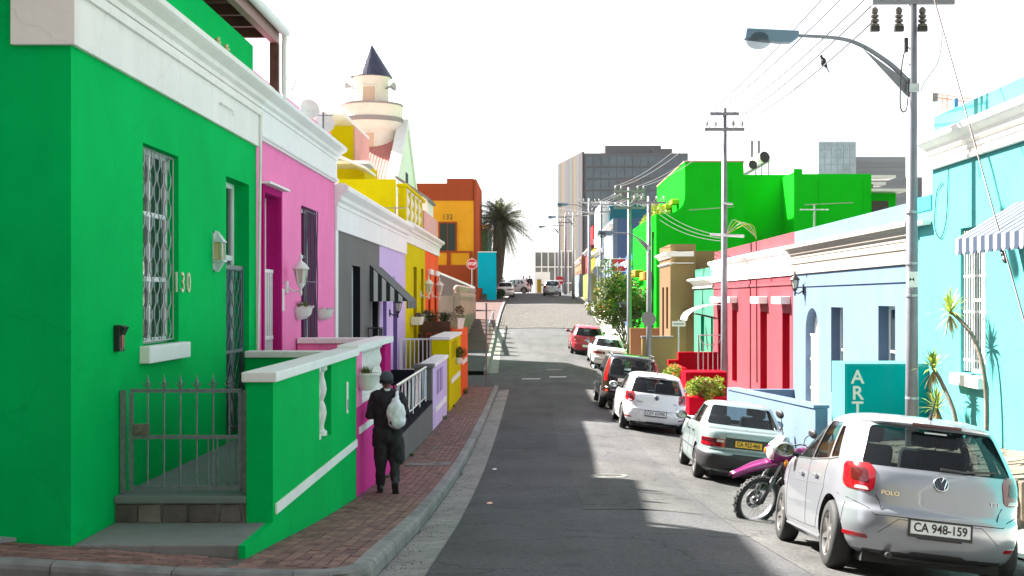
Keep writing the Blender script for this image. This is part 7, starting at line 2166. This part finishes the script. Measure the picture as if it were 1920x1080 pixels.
px_, d_ = -2.02, 17.7
pt = thing('person', 'person in black with grey cap carrying a white plastic bag over the shoulder', 'person', (px_, d_, SWZ(px_, d_)), rot=(0, 0, R(3)))
bp = [('e', (-.012, .025, 1.565), (.078, .096, .118)), ('e', (-.012, .06, 1.515), (.055, .06, .06)), ('c', (0, 0, 1.38), (-.01, .012, 1.50), .056, .052),
      ('e', (-.012, .125, 1.55), (.012, .02, .02)), ('e', (-.09, .02, 1.555), (.012, .02, .032)), ('e', (.066, .02, 1.555), (.012, .02, .032)),
      ('c', (-.12, 0, 1.34), (.12, 0, 1.34), .07, .07), ('e', (0, 0, 1.18), (.15, .10, .2)), ('e', (0, 0, .92), (.145, .1, .13)),
      ('c', (-.17, 0, 1.34), (-.235, .0, 1.08), .045, .037), ('c', (-.235, 0, 1.08), (-.13, .20, 1.09), .037, .026),
      ('c', (.17, 0, 1.34), (.255, -.02, 1.10), .045, .037), ('c', (.255, -.02, 1.10), (.17, .10, 1.30), .037, .026),
      ('c', (-.085, 0, .86), (-.09, .03, .47), .075, .05), ('c', (-.09, .03, .47), (-.10, .10, .09), .05, .035), ('c', (-.10, .10, .06), (-.10, .22, .04), .035, .03),
      ('c', (.085, 0, .86), (.10, .05, .48), .075, .05), ('c', (.10, .05, .48), (.115, -.14, .16), .05, .035), ('c', (.115, -.14, .14), (.12, -.05, .045), .035, .028)]
hand(bp, (-.13, .20, 1.09), (.6, .8, .1), (0, 0, 1)); hand(bp, (.17, .10, 1.30), (-.35, .1, 1), (0, -1, .2), curl=.9)
blob(bp, .0085, 'body', SKIN, pt, 4)
jk = [('c', (-.125, -.005, 1.335), (.125, -.005, 1.335), .092, .092), ('c', (-.05, .0, 1.40), (.05, .0, 1.40), .06, .06), ('e', (0, -.01, 1.20), (.195, .135, .22)), ('e', (0, .0, .98), (.185, .13, .20)), ('e', (0, 0, .80), (.19, .135, .16)),
      ('c', (-.10, .0, .80), (-.10, .0, .70), .10, .105), ('c', (.10, .0, .80), (.11, -.01, .68), .10, .105),
      ('c', (-.165, 0, 1.34), (-.238, -.005, 1.08), .075, .066), ('c', (-.238, -.005, 1.08), (-.145, .17, 1.085), .064, .048),
      ('c', (.165, 0, 1.34), (.262, -.025, 1.10), .075, .066), ('c', (.262, -.025, 1.10), (.182, .08, 1.265), .064, .048)]
blob(jk, .011, 'jacket', CLOTH, pt, 5, (.02, 13, .5))
tr = [('c', (-.085, 0, .86), (-.092, .03, .48), .118, .092), ('c', (-.092, .03, .48), (-.10, .095, .13), .090, .064), ('c', (.088, 0, .86), (.102, .05, .49), .118, .10), ('c', (.102, .05, .49), (.115, -.13, .20), .082, .060),
      ('c', (.115, 0.0, .70), (.135, .03, .50), .125, .118), ('e', (0, 0, .86), (.17, .125, .13))]
blob(tr, .011, 'trousers', CLOTH2, pt, 5, (.018, 15, .7))
for (nm, a, b, c) in (('shoe', (-.10, .08, .052), (-.105, .25, .042), None), ('shoe', (.115, -.165, .15), (.122, -.07, .045), None)):
    o = blob([('c', a, b, .050, .043), ('c', Vector(a) + Vector((0, -.0, .01)), Vector(a) + Vector((0, .02, .07)), .045, .048)], .009, nm, SHOE, pt, 4)
MB().obox((.117, -.145, .083), (.045, 0, 0), Vector((.003, .085, -.095)), Vector((0, -.010, -.008))).build('shoe_sole', SOLE, pt, local=True, bev=.012)
MB().box(-.15, -.055, .03, .29, .0, .022).build('shoe_sole', SOLE, pt, local=True, bev=.012)
blob([('e', (-.012, .015, 1.60), (.096, .112, .092)), ('e', (-.012, .02, 1.575), (.094, .112, .05))], .008, 'cap', CAPM, pt, 4)
MB().prism([(-.08, .10, 1.56), (.06, .10, 1.56), (.04, .19, 1.545), (-.06, .19, 1.545)], (0, 0, .012)).build('cap_peak', CAPM, pt, local=True, bev=.005)
MB().lathe([(.088, 1.515), (.097, 1.52), (.097, 1.565), (.088, 1.57)], (-.012, .012, 0), 24, closed=True).build('hair', plain('black hair', (.01, .009, .008), .8), pt, local=True, smooth=True)
MB().lathe([(.062, 1.415), (.07, 1.418), (.066, 1.445), (.058, 1.447)], (-.004, .006, 0), 20, closed=True).build('collar', TRIM, pt, local=True, smooth=True)
bg = thing('plastic_bag', 'bulging white plastic bag slung on the back of the person in black', 'bag', (px_ + .145, d_ - .20, SWZ(px_, d_) + 1.02))
BAGM = plain('thin white plastic', (.80, .79, .86), .25, var=.18, vscale=9); 
bgm = [('e', (0, -.02, .10), (.135, .10, .17)), ('e', (.01, -.02, .0), (.12, .10, .11)), ('e', (-.005, .0, .24), (.07, .06, .08)), ('c', (0, .0, .28), (.0, .14, .39), .035, .018)]
blob(bgm, .009, 'bag_body', BAGM, bg, 3, (.012, 20, .6))
MB().tube(smooth_path([(0, .12, .37), (.01, .18, .36), (.01, .24, .30)], 4), .012, 6).build('handle', BAGM, bg, local=True)
MB().ball((-.03, -.085, -.02), .05, 8, (1.2, .4, .7)).build('contents', plain('dark contents', (.08, .06, .09), .5), bg, local=True, smooth='all')

for k, (x, dd, h, m1, m2, lab) in enumerate(((-1.02, 131.5, 1.78, (.015, .015, .02), (.03, .03, .035), 'broad person in dark coat walking over the hill crest'), (-.70, 131.8, 1.62, (.02, .02, .022), (.012, .012, .014), 'shorter person in black walking in the middle of three'), (-.36, 131.4, 1.82, (.05, .05, .055), (.02, .02, .022), 'tall person in grey top with a shoulder bag at the hill crest'))):
    t = thing('person', lab, 'person', (x, dd, ROADZ(x, dd)), 'walkers at the hill crest')
    f = h / 1.75
    B_ = [('e', (0, 0, 1.62), (.085, .1, .125)), ('c', (0, 0, 1.38), (0, 0, 1.52), .055, .05), ('c', (-.15, 0, 1.38), (.15, 0, 1.38), .07, .07), ('e', (0, 0, 1.15), (.16, .11, .26)), ('c', (-.09, 0, .9), (-.1, .08, .5), .08, .055), ('c', (-.1, .08, .5), (-.1, .02, .08), .055, .04),
          ('c', (.09, 0, .9), (.1, -.03, .5), .08, .055), ('c', (.1, -.03, .5), (.1, -.16, .1), .055, .04), ('c', (-.2, 0, 1.36), (-.25, .02, 1.08), .05, .04), ('c', (-.25, .02, 1.08), (-.24, .1, .82), .04, .03), ('c', (.2, 0, 1.36), (.25, -.02, 1.08), .05, .04), ('c', (.25, -.02, 1.08), (.25, .03, .82), .04, .03)]
    sc_ = lambda P_: [(q[0], *[Vector(v) * f if isinstance(v, tuple) else v * f for v in q[1:]]) if q[0] == 'c' else ('e', Vector(q[1]) * f, tuple(c_ * f for c_ in q[2])) for q in P_]
    blob(sc_(B_), .025, 'body', SKIN, t, 2)
    blob(sc_([('c', (-.15, 0, 1.36), (.15, 0, 1.36), .10, .10), ('e', (0, 0, 1.12), (.20, .15, .32)), ('c', (-.2, 0, 1.36), (-.26, .02, 1.08), .075, .065), ('c', (-.26, .02, 1.08), (-.25, .08, .88), .06, .05), ('c', (.2, 0, 1.36), (.26, -.02, 1.08), .075, .065), ('c', (.26, -.02, 1.08), (.26, .02, .88), .06, .05)]), .03, 'coat', plain('coat%d' % k, m1, .9), t, 2)
    blob(sc_([('e', (0, 0, .9), (.17, .13, .13)), ('c', (-.09, 0, .9), (-.1, .08, .5), .11, .085), ('c', (-.1, .08, .5), (-.1, .02, .1), .08, .065), ('c', (.09, 0, .9), (.1, -.03, .5), .11, .085), ('c', (.1, -.03, .5), (.1, -.16, .12), .08, .065)]), .03, 'trousers', plain('trs%d' % k, m2, .9), t, 2)
    blob(sc_([('e', (0, -.01, 1.66), (.09, .105, .10))]), .025, 'hair', plain('black hair', (.01, .009, .008), .8), t, 1)
    if k == 2: MB().box(.28, .36, -.15, .15, .75, 1.02).build('shoulder_bag', CLOTH, t, local=True, bev=.03)

# ------------------------------------------------------------------ motorcycle
MAG = plain('magenta plastic', (.17, .007, .095), .3, coat=.5); MCW = plain('white plastic', (.3, .28, .3), .3, coat=.4); ENG = plain('engine grey', (.09, .09, .095), .45, .6, var=.2)
FORK = plain('fork alloy', (.42, .42, .44), .3, .8)
mx_, md_ = 3.50, 16.95
mz = ROADZ(mx_, md_)
M = Matrix.Translation((mx_, md_, mz + .02)) @ Matrix.Rotation(R(114), 4, 'Z') @ Matrix.Rotation(R(-15), 4, 'Y')
mt_ = thing('motorcycle', 'magenta trail motorcycle leaning between the silver hatchback and the green sedan', 'motorcycle', M.to_translation(), rot=M.to_euler('XYZ'))
def moto_wheel(y, r, w, parent, disc):
    MX = Matrix.Rotation(R(90), 3, 'Y'); MX4 = MX
    ty = MB().lathe([(r * .80, -w * .42), (r * .90, -w * .5), (r * .985, -w * .36), (r, 0), (r * .985, w * .36), (r * .90, w * .5), (r * .80, w * .42)], (0, y, r), 40, MX, closed=True)
    for k in range(44):                      # knobbly tread
        a = 2 * math.pi * k / 44
        for off in (-w * .28, w * .28) if k % 2 else (0,):
            e = Vector((0, math.cos(a), math.sin(a))); s_ = Vector((0, -math.sin(a), math.cos(a)))
            ty.obox(Vector((off, y, r)) + e * (r * .995), Vector((w * .14, 0, 0)), s_ * r * .035, e * r * .025)
    o = ty.build('wheel', TYRE, parent, local=True, smooth=True)
    MB().lathe([(r * .80, -w * .36), (r * .80, w * .36), (r * .745, w * .30), (r * .735, 0), (r * .745, -w * .30)], (0, y, r), 40, MX, closed=True).build('rim', FORK, o, local=True, smooth=True)
    MB().lathe([(.02, -w * .8), (.045, -w * .7), (.05, 0), (.045, w * .7), (.02, w * .8)], (0, y, r), 16, MX).build('hub', ENG, o, local=True, smooth=True)
    for k in range(28):
        a = 2 * math.pi * k / 28; b = a + (.5 if k % 2 else -.5); sx = -1 if (k // 2) % 2 else 1
        MB().tube([(sx * w * .55, y + .05 * math.cos(b), r + .05 * math.sin(b)), (0, y + r * .74 * math.cos(a), r + r * .74 * math.sin(a))], .0025, 4).build('spoke', CHROME, o, local=True)
    if disc: MB().lathe([(.07, w * .62), (.125, w * .62), (.125, w * .70), (.07, w * .70)], (0, y, r), 28, MX, closed=True).build('brake_disc', ENG, o, local=True)
    return o
moto_wheel(.70, .335, .085, mt_, True); moto_wheel(-.70, .315, .11, mt_, True)
for sx in (-1, 1):
    MB().tube([(sx * .095, .70, .335), (sx * .095, .56, .68)], .030, 10).build('fork_slider', ENG, mt_, local=True, smooth='all')
    MB().tube([(sx * .095, .575, .64), (sx * .095, .375, 1.12)], .020, 10).build('fork_tube', FORK, mt_, local=True, smooth='all')
for (z, y) in ((1.08, .39), (.88, .475)): MB().box(-.13, .13, y - .05, y + .05, z - .02, z + .02).build('fork_yoke', ENG, mt_, local=True, bev=.01)
def shell_strip(rows, name, mat, th=.006):
    m_ = MB(); w_ = len(rows[0]); vs = [p for r_ in rows for p in r_]
    fs = [(i * w_ + k, i * w_ + k + 1, (i + 1) * w_ + k + 1, (i + 1) * w_ + k) for i in range(len(rows) - 1) for k in range(w_ - 1)]
    m_.add(vs, fs); o = m_.build(name, mat, mt_, smooth='all', local=True)
    sd = o.modifiers.new('thick', 'SOLIDIFY'); sd.thickness = th
    return o
rows = []
for i in range(13):                          # high front mudguard
    t = i / 12; y = 1.16 - .86 * t; z = .74 + .17 * math.sin(t * 1.9) - .02 * t
    hw_ = .045 + .055 * min(1, t * 2.2) if t < .5 else .10 - .02 * (t - .5)
    rows.append([(-hw_, y, z - .055), (-hw_ * .95, y, z - .01), (-hw_ * .5, y, z + .012), (-hw_ * .3, y, z + .002), (hw_ * .3, y, z + .002), (hw_ * .5, y, z + .012), (hw_ * .95, y, z - .01), (hw_, y, z - .055)])
shell_strip(rows, 'front_mudguard', MAG)
fm = MB()                                    # headlamp cowl
fm.add([(-.10, .60, .90), (.10, .60, .90), (.13, .44, .86), (-.13, .44, .86), (-.13, .60, 1.06), (.13, .60, 1.06), (.17, .40, 1.02), (-.17, .40, 1.02)],
       [(0, 1, 2, 3), (4, 7, 6, 5), (0, 4, 5, 1), (1, 5, 6, 2), (2, 6, 7, 3), (3, 7, 4, 0)])
fm.build('headlamp_cowl', MAG, mt_, local=True, bev=.025)
fm = MB(); fm.add([(-.12, .595, 1.062), (.12, .595, 1.062), (.13, .45, 1.03), (-.13, .45, 1.03), (-.06, .46, 1.22), (.06, .46, 1.22), (.06, .41, 1.20), (-.06, .41, 1.20)], [(0, 1, 2, 3), (4, 7, 6, 5), (0, 4, 5, 1), (1, 5, 6, 2), (2, 6, 7, 3), (3, 7, 4, 0)])
fm.build('flyscreen', MCW, mt_, local=True, bev=.02)
MB().lathe([(.085, 0), (.085, .02), (.06, .035), (.001, .04)], (0, .595, .985), 20, Matrix.Rotation(R(-90), 3, 'X')).build('headlamp', LCLR, mt_, local=True, smooth=True)
MB().tube(smooth_path([(-.42, .22, 1.18), (-.22, .30, 1.17), (-.12, .36, 1.13), (.12, .36, 1.13), (.22, .30, 1.17), (.42, .22, 1.18)], 5), .012, 8).build('handlebar', BLACK, mt_, local=True, smooth='all')
for sx in (-1, 1):
    MB().tube([(sx * .29, .275, 1.172), (sx * .42, .22, 1.18)], .019, 10).build('grip', CARBLK, mt_, local=True, smooth='all')
    MB().tube(smooth_path([(sx * .24, .31, 1.18), (sx * .30, .36, 1.17), (sx * .40, .31, 1.165)], 4), .006, 5).build('brake_lever', FORK, mt_, local=True)
    so = MB().tube(smooth_path([(sx * .24, .29, 1.18), (sx * .27, .30, 1.28), (sx * .33, .28, 1.34)], 4), .006, 5).build('mirror_stem', BLACK, mt_, local=True)
    MB().ball((sx * .37, .28, 1.37), .075, 8, (1.2, .35, .75)).build('mirror', CARBLK, so, local=True, smooth='all')
    io = MB().tube([(sx * .12, .50, .93), (sx * .20, .50, .93)], .010, 6).build('indicator_stem', BLACK, mt_, local=True)
    MB().ball((sx * .23, .51, .93), .04, 8, (.9, .7, 1.2)).build('indicator', LAMB, io, local=True, smooth='all')
blob([('e', (0, .10, .90), (.13, .26, .13)), ('e', (0, .28, .84), (.15, .12, .15)), ('e', (0, -.05, .86), (.10, .15, .09))], .015, 'fuel_tank', MAG, mt_, 4)
blob([('c', (0, -.10, .88), (0, -.70, .90), .085, .075), ('c', (-.05, -.2, .87), (-.05, -.6, .88), .06, .06), ('c', (.05, -.2, .87), (.05, -.6, .88), .06, .06)], .015, 'saddle', CARBLK, mt_, 4)
MB().prism([(-.09, -.55, .82), (.09, -.55, .82), (.07, -1.05, .86), (-.07, -1.05, .86)], (0, 0, .03)).build('rear_mudguard', MAG, mt_, local=True, bev=.012)
for sx in (-1, 1): MB().prism([(sx * .12, -.15, .80), (sx * .13, -.62, .82), (sx * .13, -.55, .62), (sx * .12, -.2, .58)], (sx * .02, 0, 0)).build('side_panel', MAG, mt_, local=True, bev=.01)
en = MB(); en.box(-.14, .14, -.18, .25, .30, .50)
en.build('crankcase', ENG, mt_, local=True, bev=.04)
cy = MB()
for k in range(8): cy.box(-.10, .10, .02, .22, .505 + k * .026, .52 + k * .026)
cy.box(-.07, .07, .05, .19, .5, .74)
cy.build('cylinder', ENG, mt_, local=True)
for sx in (-1, 1):
    MB().tube(smooth_path([(sx * .05, .40, .98), (sx * .10, .15, .78), (sx * .12, -.3, .74), (sx * .10, -.75, .80)], 5), .017, 6).build('frame_tube', BLACK, mt_, local=True, smooth='all')
    MB().tube([(sx * .09, -.15, .40), (sx * .09, -.70, .315)], .022, 6).build('swing_arm', ENG, mt_, local=True, smooth='all')
MB().tube(smooth_path([(0, .40, .92), (0, .33, .55), (0, .20, .32), (0, -.15, .28)], 5), .02, 6).build('down_tube', BLACK, mt_, local=True, smooth='all')
MB().tube(smooth_path([(.10, .24, .62), (.15, .30, .45), (.16, .0, .36), (.17, -.4, .55), (.17, -.85, .68)], 6), [.02] * 12 + [.035] * 13, 8).build('exhaust', BLACK, mt_, local=True, smooth='all')
MB().tube([(-.10, -.02, .30), (-.30, -.02, .03)], .012, 6).build('side_stand', BLACK, mt_, local=True)
for k in range(3): MB().tube(smooth_path([(-.1 + .08 * k, .36, 1.14), (-.14 + .1 * k, .48, 1.08), (-.08 + .08 * k, .44, .9)], 4), .005, 4).build('control_cable', BLACK, mt_, local=True)

# ------------------------------------------------------------------ plants
def rosette(mb, c, n, L_, rnd, wid=.016, tilt=(5, 120)):
    c = Vector(c)
    for k in range(n):
        a = 2.399 * k + rnd.uniform(-.2, .2); el = R(90 - (tilt[0] + (tilt[1] - tilt[0]) * k / n + rnd.uniform(-8, 8)))
        dv = Vector((math.cos(a) * math.cos(el), math.sin(a) * math.cos(el), math.sin(el))); l = L_ * rnd.uniform(.75, 1.1)
        sd = dv.cross(Vector((0, 0, 1)))
        if sd.length < .05: sd = Vector((1, 0, 0))
        sd.normalize(); up = sd.cross(dv)
        p = [c, c + dv * l * .35 + up * .01, c + dv * l * .7, c + dv * l - Vector((0, 0, l * .12))]
        mb.add([p[0] - sd * wid * .6, p[0] + sd * wid * .6, p[1] + sd * wid, p[1] - sd * wid, p[2] + sd * wid * .8, p[2] - sd * wid * .8, p[3]], [(0, 1, 2, 3), (3, 2, 4, 5), (5, 4, 6)])
YUC = leaf_mat('yucca leaves', (.16, .28, .03), (.50, .50, .10)); YDEAD = leaf_mat('dead yucca leaves', (.30, .20, .08), (.40, .30, .14)); BARK = plain('grey bark', (.17, .14, .11), .9, var=.3, vscale=20, bump=.3, bscale=50)
for (pts, lab, L_) in (([(6.50, 18.4, -2.15), (6.52, 18.4, -1.6), (6.50, 18.5, -1.0), (6.42, 18.7, -.55), (6.28, 18.95, -.28), (6.2, 19.05, -.20)], 'tall bent yucca with a leafy head against the turquoise wall', .42),
                       ([(6.45, 19.4, -2.15), (6.40, 19.5, -1.7), (6.28, 19.75, -1.25), (6.2, 19.85, -1.08)], 'middle yucca leaning out from the turquoise wall', .40),
                       ([(6.40, 19.9, -2.2), (6.35, 19.95, -1.9), (6.3, 20.0, -1.72)], 'short yucca at the foot of the turquoise wall', .40)):
    t = thing('yucca', lab, 'plant', pts[0]); rr = random.Random(int(L_ * 100) + len(pts))
    MB().tube(smooth_path(pts, 6), .035, 8, .028).build('trunk', BARK, t, smooth='all')
    m_ = MB(); rosette(m_, pts[-1], 46, L_, rr, .017, (3, 105)); m_.build('leaves', YUC, t, fixn=False)
    m_ = MB(); rosette(m_, Vector(pts[-1]) - Vector((0, 0, .05)), 18, L_ * .85, rr, .012, (125, 170)); m_.build('dead_leaves', YDEAD, t, fixn=False)

# flowering shrub by the red car
t = thing('flowering_shrub', 'big leafy shrub with orange flowers overhanging the red hatchback', 'shrub', (4.6, 66, -2.7))
rr = random.Random(31)
st = MB(); tips = []
for k in range(13):
    b = Vector((4.72 + rr.uniform(-.15, .15), 65.6 + rr.uniform(-.2, .2), -2.75)); e = Vector((3.4 + rr.uniform(0, 1.9), 65.8 + rr.uniform(-1.2, 1.2), rr.uniform(-1.2, 1.0)))
    mid = (b + e) / 2 + Vector((.25, 0, .1)); pa = smooth_path([b, mid, e], 6); st.tube(pa, .045, 6, .015); tips.append(e)
    for j in range(2):
        e2 = e + Vector((rr.uniform(-.6, .6), rr.uniform(-.6, .6), rr.uniform(.0, .7))); st.tube([mid + (e - mid) * .6, e2], .015, 5, .008); tips.append(e2)
st.build('trunk', BARK, t)
cl = [(e, rr.uniform(.28, .55)) for e in tips] + [(Vector((3.35 + rr.uniform(0, 1.9), 66 + rr.uniform(-1, 1), rr.uniform(-1.6, 1.25))), rr.uniform(.25, .45)) for k in range(22)]
m_ = MB(); leaf_cloud(m_, cl, .085, rr, 8500); m_.build('crown', leaf_mat('shrub leaves', (.025, .055, .015), (.15, .19, .03)), t, fixn=False)
m_ = MB(); leaf_cloud(m_, [c for c in cl if c[0].z > -.6], .075, rr, 420); m_.build('flowers', leaf_mat('orange flowers', (.55, .14, .03), (.62, .42, .06)), t, fixn=False)['kind'] = 'stuff'
t = thing('flowering_shrub', 'low green bush trained on the vivid green building', 'shrub', (5.3, 68, -2)); rr = random.Random(5)
m_ = MB(); leaf_cloud(m_, [((5.3 + rr.uniform(-.3, .3), 66 + rr.uniform(0, 4), rr.uniform(-1, .8)), .45) for k in range(16)], .1, rr, 2200); m_.build('crown', MATS['shrub leaves'], t, fixn=False)
MB().tube([(5.3, 68, -2.8), (5.3, 68, -.5)], .06, 6).build('trunk', BARK, t)
t = thing('roof_creeper', 'yellow flowering creeper on the green building ledge', 'plant', (6.6, 66, 4)); rr = random.Random(8)
m_ = MB(); leaf_cloud(m_, [((6.5 + rr.uniform(-.3, .3), 64 + rr.uniform(0, 9), 4.2 + rr.uniform(-.1, .5)), .35) for k in range(14)], .1, rr, 1500); m_.build('crown', leaf_mat('creeper leaves', (.12, .18, .02), (.48, .40, .05)), t, fixn=False)

# palm
t = thing('palm_tree', 'bushy palm with drooping fronds behind the ochre building', 'palm tree', (-3.2, 118, .2)); rr = random.Random(12)
base, top = Vector((-3.7, 118, -.5)), Vector((-3.0, 118, 7.2))
MB().tube(smooth_path([base, (base + top) / 2 + Vector((.1, 0, 0)), top], 8), [.5 + .12 * k / 16 for k in range(17)], 12).build('trunk', plain('palm bark', (.06, .05, .038), .95, var=.4, vscale=6, bump=.5, bscale=10), t, smooth='all')
PALM = leaf_mat('palm leaves', (.045, .055, .028), (.13, .14, .07)); cr_ = MB()
for k in range(150):
    a = rr.uniform(0, 6.28); el = R(rr.uniform(-75, 85)); L_ = rr.uniform(2.7, 4.0) * (1 if el > -.4 else .85)
    d0 = Vector((math.cos(a) * math.cos(el), math.sin(a) * math.cos(el), math.sin(el)))
    pts = [top + d0 * L_ * s_ + Vector((0, 0, -L_ * .40 * s_ * s_)) for s_ in [i / 14 for i in range(15)]]
    cr_.tube(pts, .035, 4, .008)
    for i in range(2, 15):
        p = pts[i]; tg = (pts[i] - pts[i - 1]).normalized(); sd = tg.cross(Vector((0, 0, 1))); sd.normalize()
        for q in range(2):
            pp = p - tg * .1 * q
            for sg in (-1, 1):
                ll = .85 * math.sin(math.pi * min(1, .12 + i / 17)) * rr.uniform(.75, 1.15)
                e = pp + (sd * sg * .8 + tg * .55 + Vector((0, 0, -.7 + rr.uniform(-.4, .2)))).normalized() * ll
                w_ = tg * .022
                cr_.add([pp - w_, pp + w_, e], [(0, 1, 2)])
cr_.build('crown', PALM, t, fixn=False)
t = thing('street_tree', 'dark slim conifer beside the palm at the hill crest', 'tree', (-3.3, 126, .2)); rr = random.Random(4)
MB().tube([(-3.3, 126, 0), (-3.3, 126, 4)], .1, 6, .03).build('trunk', BARK, t)
m_ = MB(); leaf_cloud(m_, [((-3.3 + rr.uniform(-.25, .25) * (1 - k / 26), 126, .5 + k * .16), .55 * (1 - k / 30)) for k in range(24)], .11, rr, 2400); m_.build('crown', leaf_mat('conifer leaves', (.015, .03, .012), (.05, .07, .03)), t, fixn=False)
for (x, y, z) in ((-2.9, 108.5, .2), (-2.75, 109.6, .15)):
    t = thing('kerb_bush', 'dark green clipped bush at the foot of the turquoise wall', 'bush', (x, y, z - .3), 'bushes by the turquoise wall')
    m_ = MB(); leaf_cloud(m_, [((x, y, z + .1), .35), ((x + .1, y, z + .4), .25)], .08, rr, 500); m_.build('crown', MATS['conifer leaves'], t, fixn=False)
# weeds in the joints of the pavement
for (x, d_, h) in ((-2.31, 24.3, .06), (-2.30, 33.3, .10), (-2.30, 43.0, .22), (-2.3, 20.2, .04), (-2.33, 37.5, .07)):
    m_ = MB(); grass_tuft(m_, (x, d_, SWZ(x, d_)), h, 60, h * .9, rr, .006)
    tag(m_.build('weed_tuft', LEAFG, fixn=False), 'tuft of weeds growing at the foot of the garden walls', 'weeds', 'weeds along the wall foot')

# pigeon on the lowest wire
q = lines[4]; best = None
for a, b in zip(q[:-1], q[1:]):
    for s_ in range(10):
        p = Vector(a) + (Vector(b) - Vector(a)) * s_ / 10
        e = abs(p.x / p.y * S + VX - 1543)
        if best is None or e < best[0]: best = (e, p)
bpz = best[1]
t = thing('pigeon', 'dark pigeon perched on the lowest overhead wire', 'bird', bpz)
PIG = plain('pigeon grey', (.03, .032, .04), .7, var=.3, vscale=40)
blob([('e', (0, 0, .075), (.055, .06, .085)), ('c', (-.02, 0, .12), (-.035, .0, .165), .035, .027), ('e', (-.04, 0, .19), (.027, .026, .028)), ('c', (.02, .0, .05), (.05, 0, -.01), .04, .03)], .009, 'body', PIG, t, 4)
MB().prism([(.03, -.03, .02), (.03, .03, .02), (.12, .04, -.13), (.10, -.04, -.13)], (.012, 0, .006)).build('tail', PIG, t, local=True)
MB().lathe([(.010, 0), (.001, .028)], (-.062, 0, .188), 6, Matrix.Rotation(R(-90), 3, 'Y')).build('beak', BLACK, t, local=True)
for sx in (-1, 1): MB().tube([(.0, sx * .02, .02), (.0, sx * .02, -.005)], .006, 5).build('foot', plain('bird foot', (.3, .08, .06), .6), t, local=True)
for sx in (-1, 1): MB().prism([(-.02, sx * .055, .11), (.03, sx * .062, .09), (.07, sx * .05, -.02), (.03, sx * .06, .02)], (0, sx * .008, 0)).build('wing', PIG, t, local=True)

# roof-top odds and ends
for (px, py, d_, r_, lab) in ((578, 207, 21.2, .17, 'pale round satellite dish behind the pink parapet'), (606, 232, 23.0, .19, 'second pale satellite dish behind the pink parapet beside an aerial')):
    p = at(px, py, d_); t = thing('satellite_dish', lab, 'satellite dish', (p.x, d_, 2.8))
    MB().tube([(p.x, d_, 2.75), (p.x, d_, p.z)], .02, 6).build('mast', GALV, t)
    MB().lathe([(.001, 0), (r_ * .5, .02), (r_, .07), (r_, .078), (r_ * .5, .03), (.001, .01)], p, 20, Vector((.5, -.8, .3)).normalized().to_track_quat('Z', 'Y').to_matrix()).build('dish', PLASTER_W, t, smooth=True)
def aerial(px, py, d_, zb, wid, n, lab, elem=.25):
    p = at(px, py, d_); t = thing('tv_aerial', lab, 'aerial', (p.x, d_, zb))
    MB().tube([(p.x, d_, zb), (p.x, d_, p.z + .05)], .018, 5).build('mast', STEEL_D, t)
    MB().tube([(p.x - wid / 2, d_, p.z), (p.x + wid / 2, d_, p.z)], .012, 5).build('boom', STEEL_D, t)
    for k in range(n): MB().tube([(p.x - wid / 2 + wid * k / (n - 1), d_ - elem / 2, p.z - elem * .1), (p.x - wid / 2 + wid * k / (n - 1), d_ + elem / 2, p.z + elem * .1)], .010, 4).build('element', STEEL_D, t)
aerial(606, 216, 22.6, 2.8, .33, 6, 'thin television aerial on the pink house roof')
aerial(741, 390, 37.6, 2.2, .65, 6, 'black television aerial in front of the yellow side wall', .35)
p = at(545, 155, 19.5); t = thing('floodlight_frame', 'thin bent wire bracket on the pink house parapet', 'bracket', (p.x, 19.5, 3.1))
MB().tube([(p.x - .12, 19.5, 3.1), (p.x - .05, 19.5, p.z + .1), (p.x + .08, 19.5, p.z + .05), (p.x + .02, 19.5, p.z - .12)], .008, 5).build('wire_bracket', STEEL_D, t)
# litter
for k, (x, d_) in enumerate(((-.62, 17.3), (-.72, 22.8))):
    o = MB().prism([(x, d_, ROADZ(x, d_) + .004), (x + .07, d_ + .02, ROADZ(x, d_) + .006), (x + .05, d_ + .09, ROADZ(x, d_) + .02), (x - .01, d_ + .05, ROADZ(x, d_) + .012)], (0, 0, .004)).build('litter', LAMB if k == 0 else TRIM)
    tag(o, ('scrap of orange litter on the road by the gutter', 'scrap of white litter on the road by the gutter')[k], 'litter')

# unseen houses added beside and behind the camera: block sky, bounce light onto walls
for (x0, x1, y0, y1, zt, mt, lab) in ((-14, -3.8, -22, 3.4, 6.4, NAVY, 'unseen charcoal house added across the side street to close the sky'), (6.7, 15, -22, 8.99, 3.6, paint('stone grey paint', (.16, .158, .155), dirt=.1), 'unseen stone grey house added before the turquoise house to shape the light'), (-30, 30, -44, -32, 11.0, TAN, 'unseen tan building added across the street behind the camera to close the sky')):
    t = thing('unseen_house', lab, 'house', ((x0 + x1) / 2, y1, rz(y1)))
    MB().box(x0, x1, y0, y1, -4, zt).build('wall', mt, t); MB().box(x0 - .15, x1 + .15, y0, y1 + .0 - .01, zt + .003, zt + .3).build('parapet', W_WHITE, t)

# summer haze over the town
hz = MB().box(-900, 900, -58, 760, -6.0, 80).build('haze', None)
hm = bpy.data.materials.new('haze'); hm.use_nodes = True; nt = hm.node_tree; nt.nodes.clear()
pv = nt.nodes.new('ShaderNodeVolumePrincipled'); pv.inputs['Color'].default_value = (.93, .95, 1.0, 1); pv.inputs['Density'].default_value = HAZE; pv.inputs['Anisotropy'].default_value = 0.3
nt.links.new(pv.outputs[0], nt.nodes.new('ShaderNodeOutputMaterial').inputs['Volume'])
hz.data.materials.append(hm); tag(hz, kind='stuff'); hz['label'] = 'thin pale summer haze over the street'; hz['category'] = 'haze'
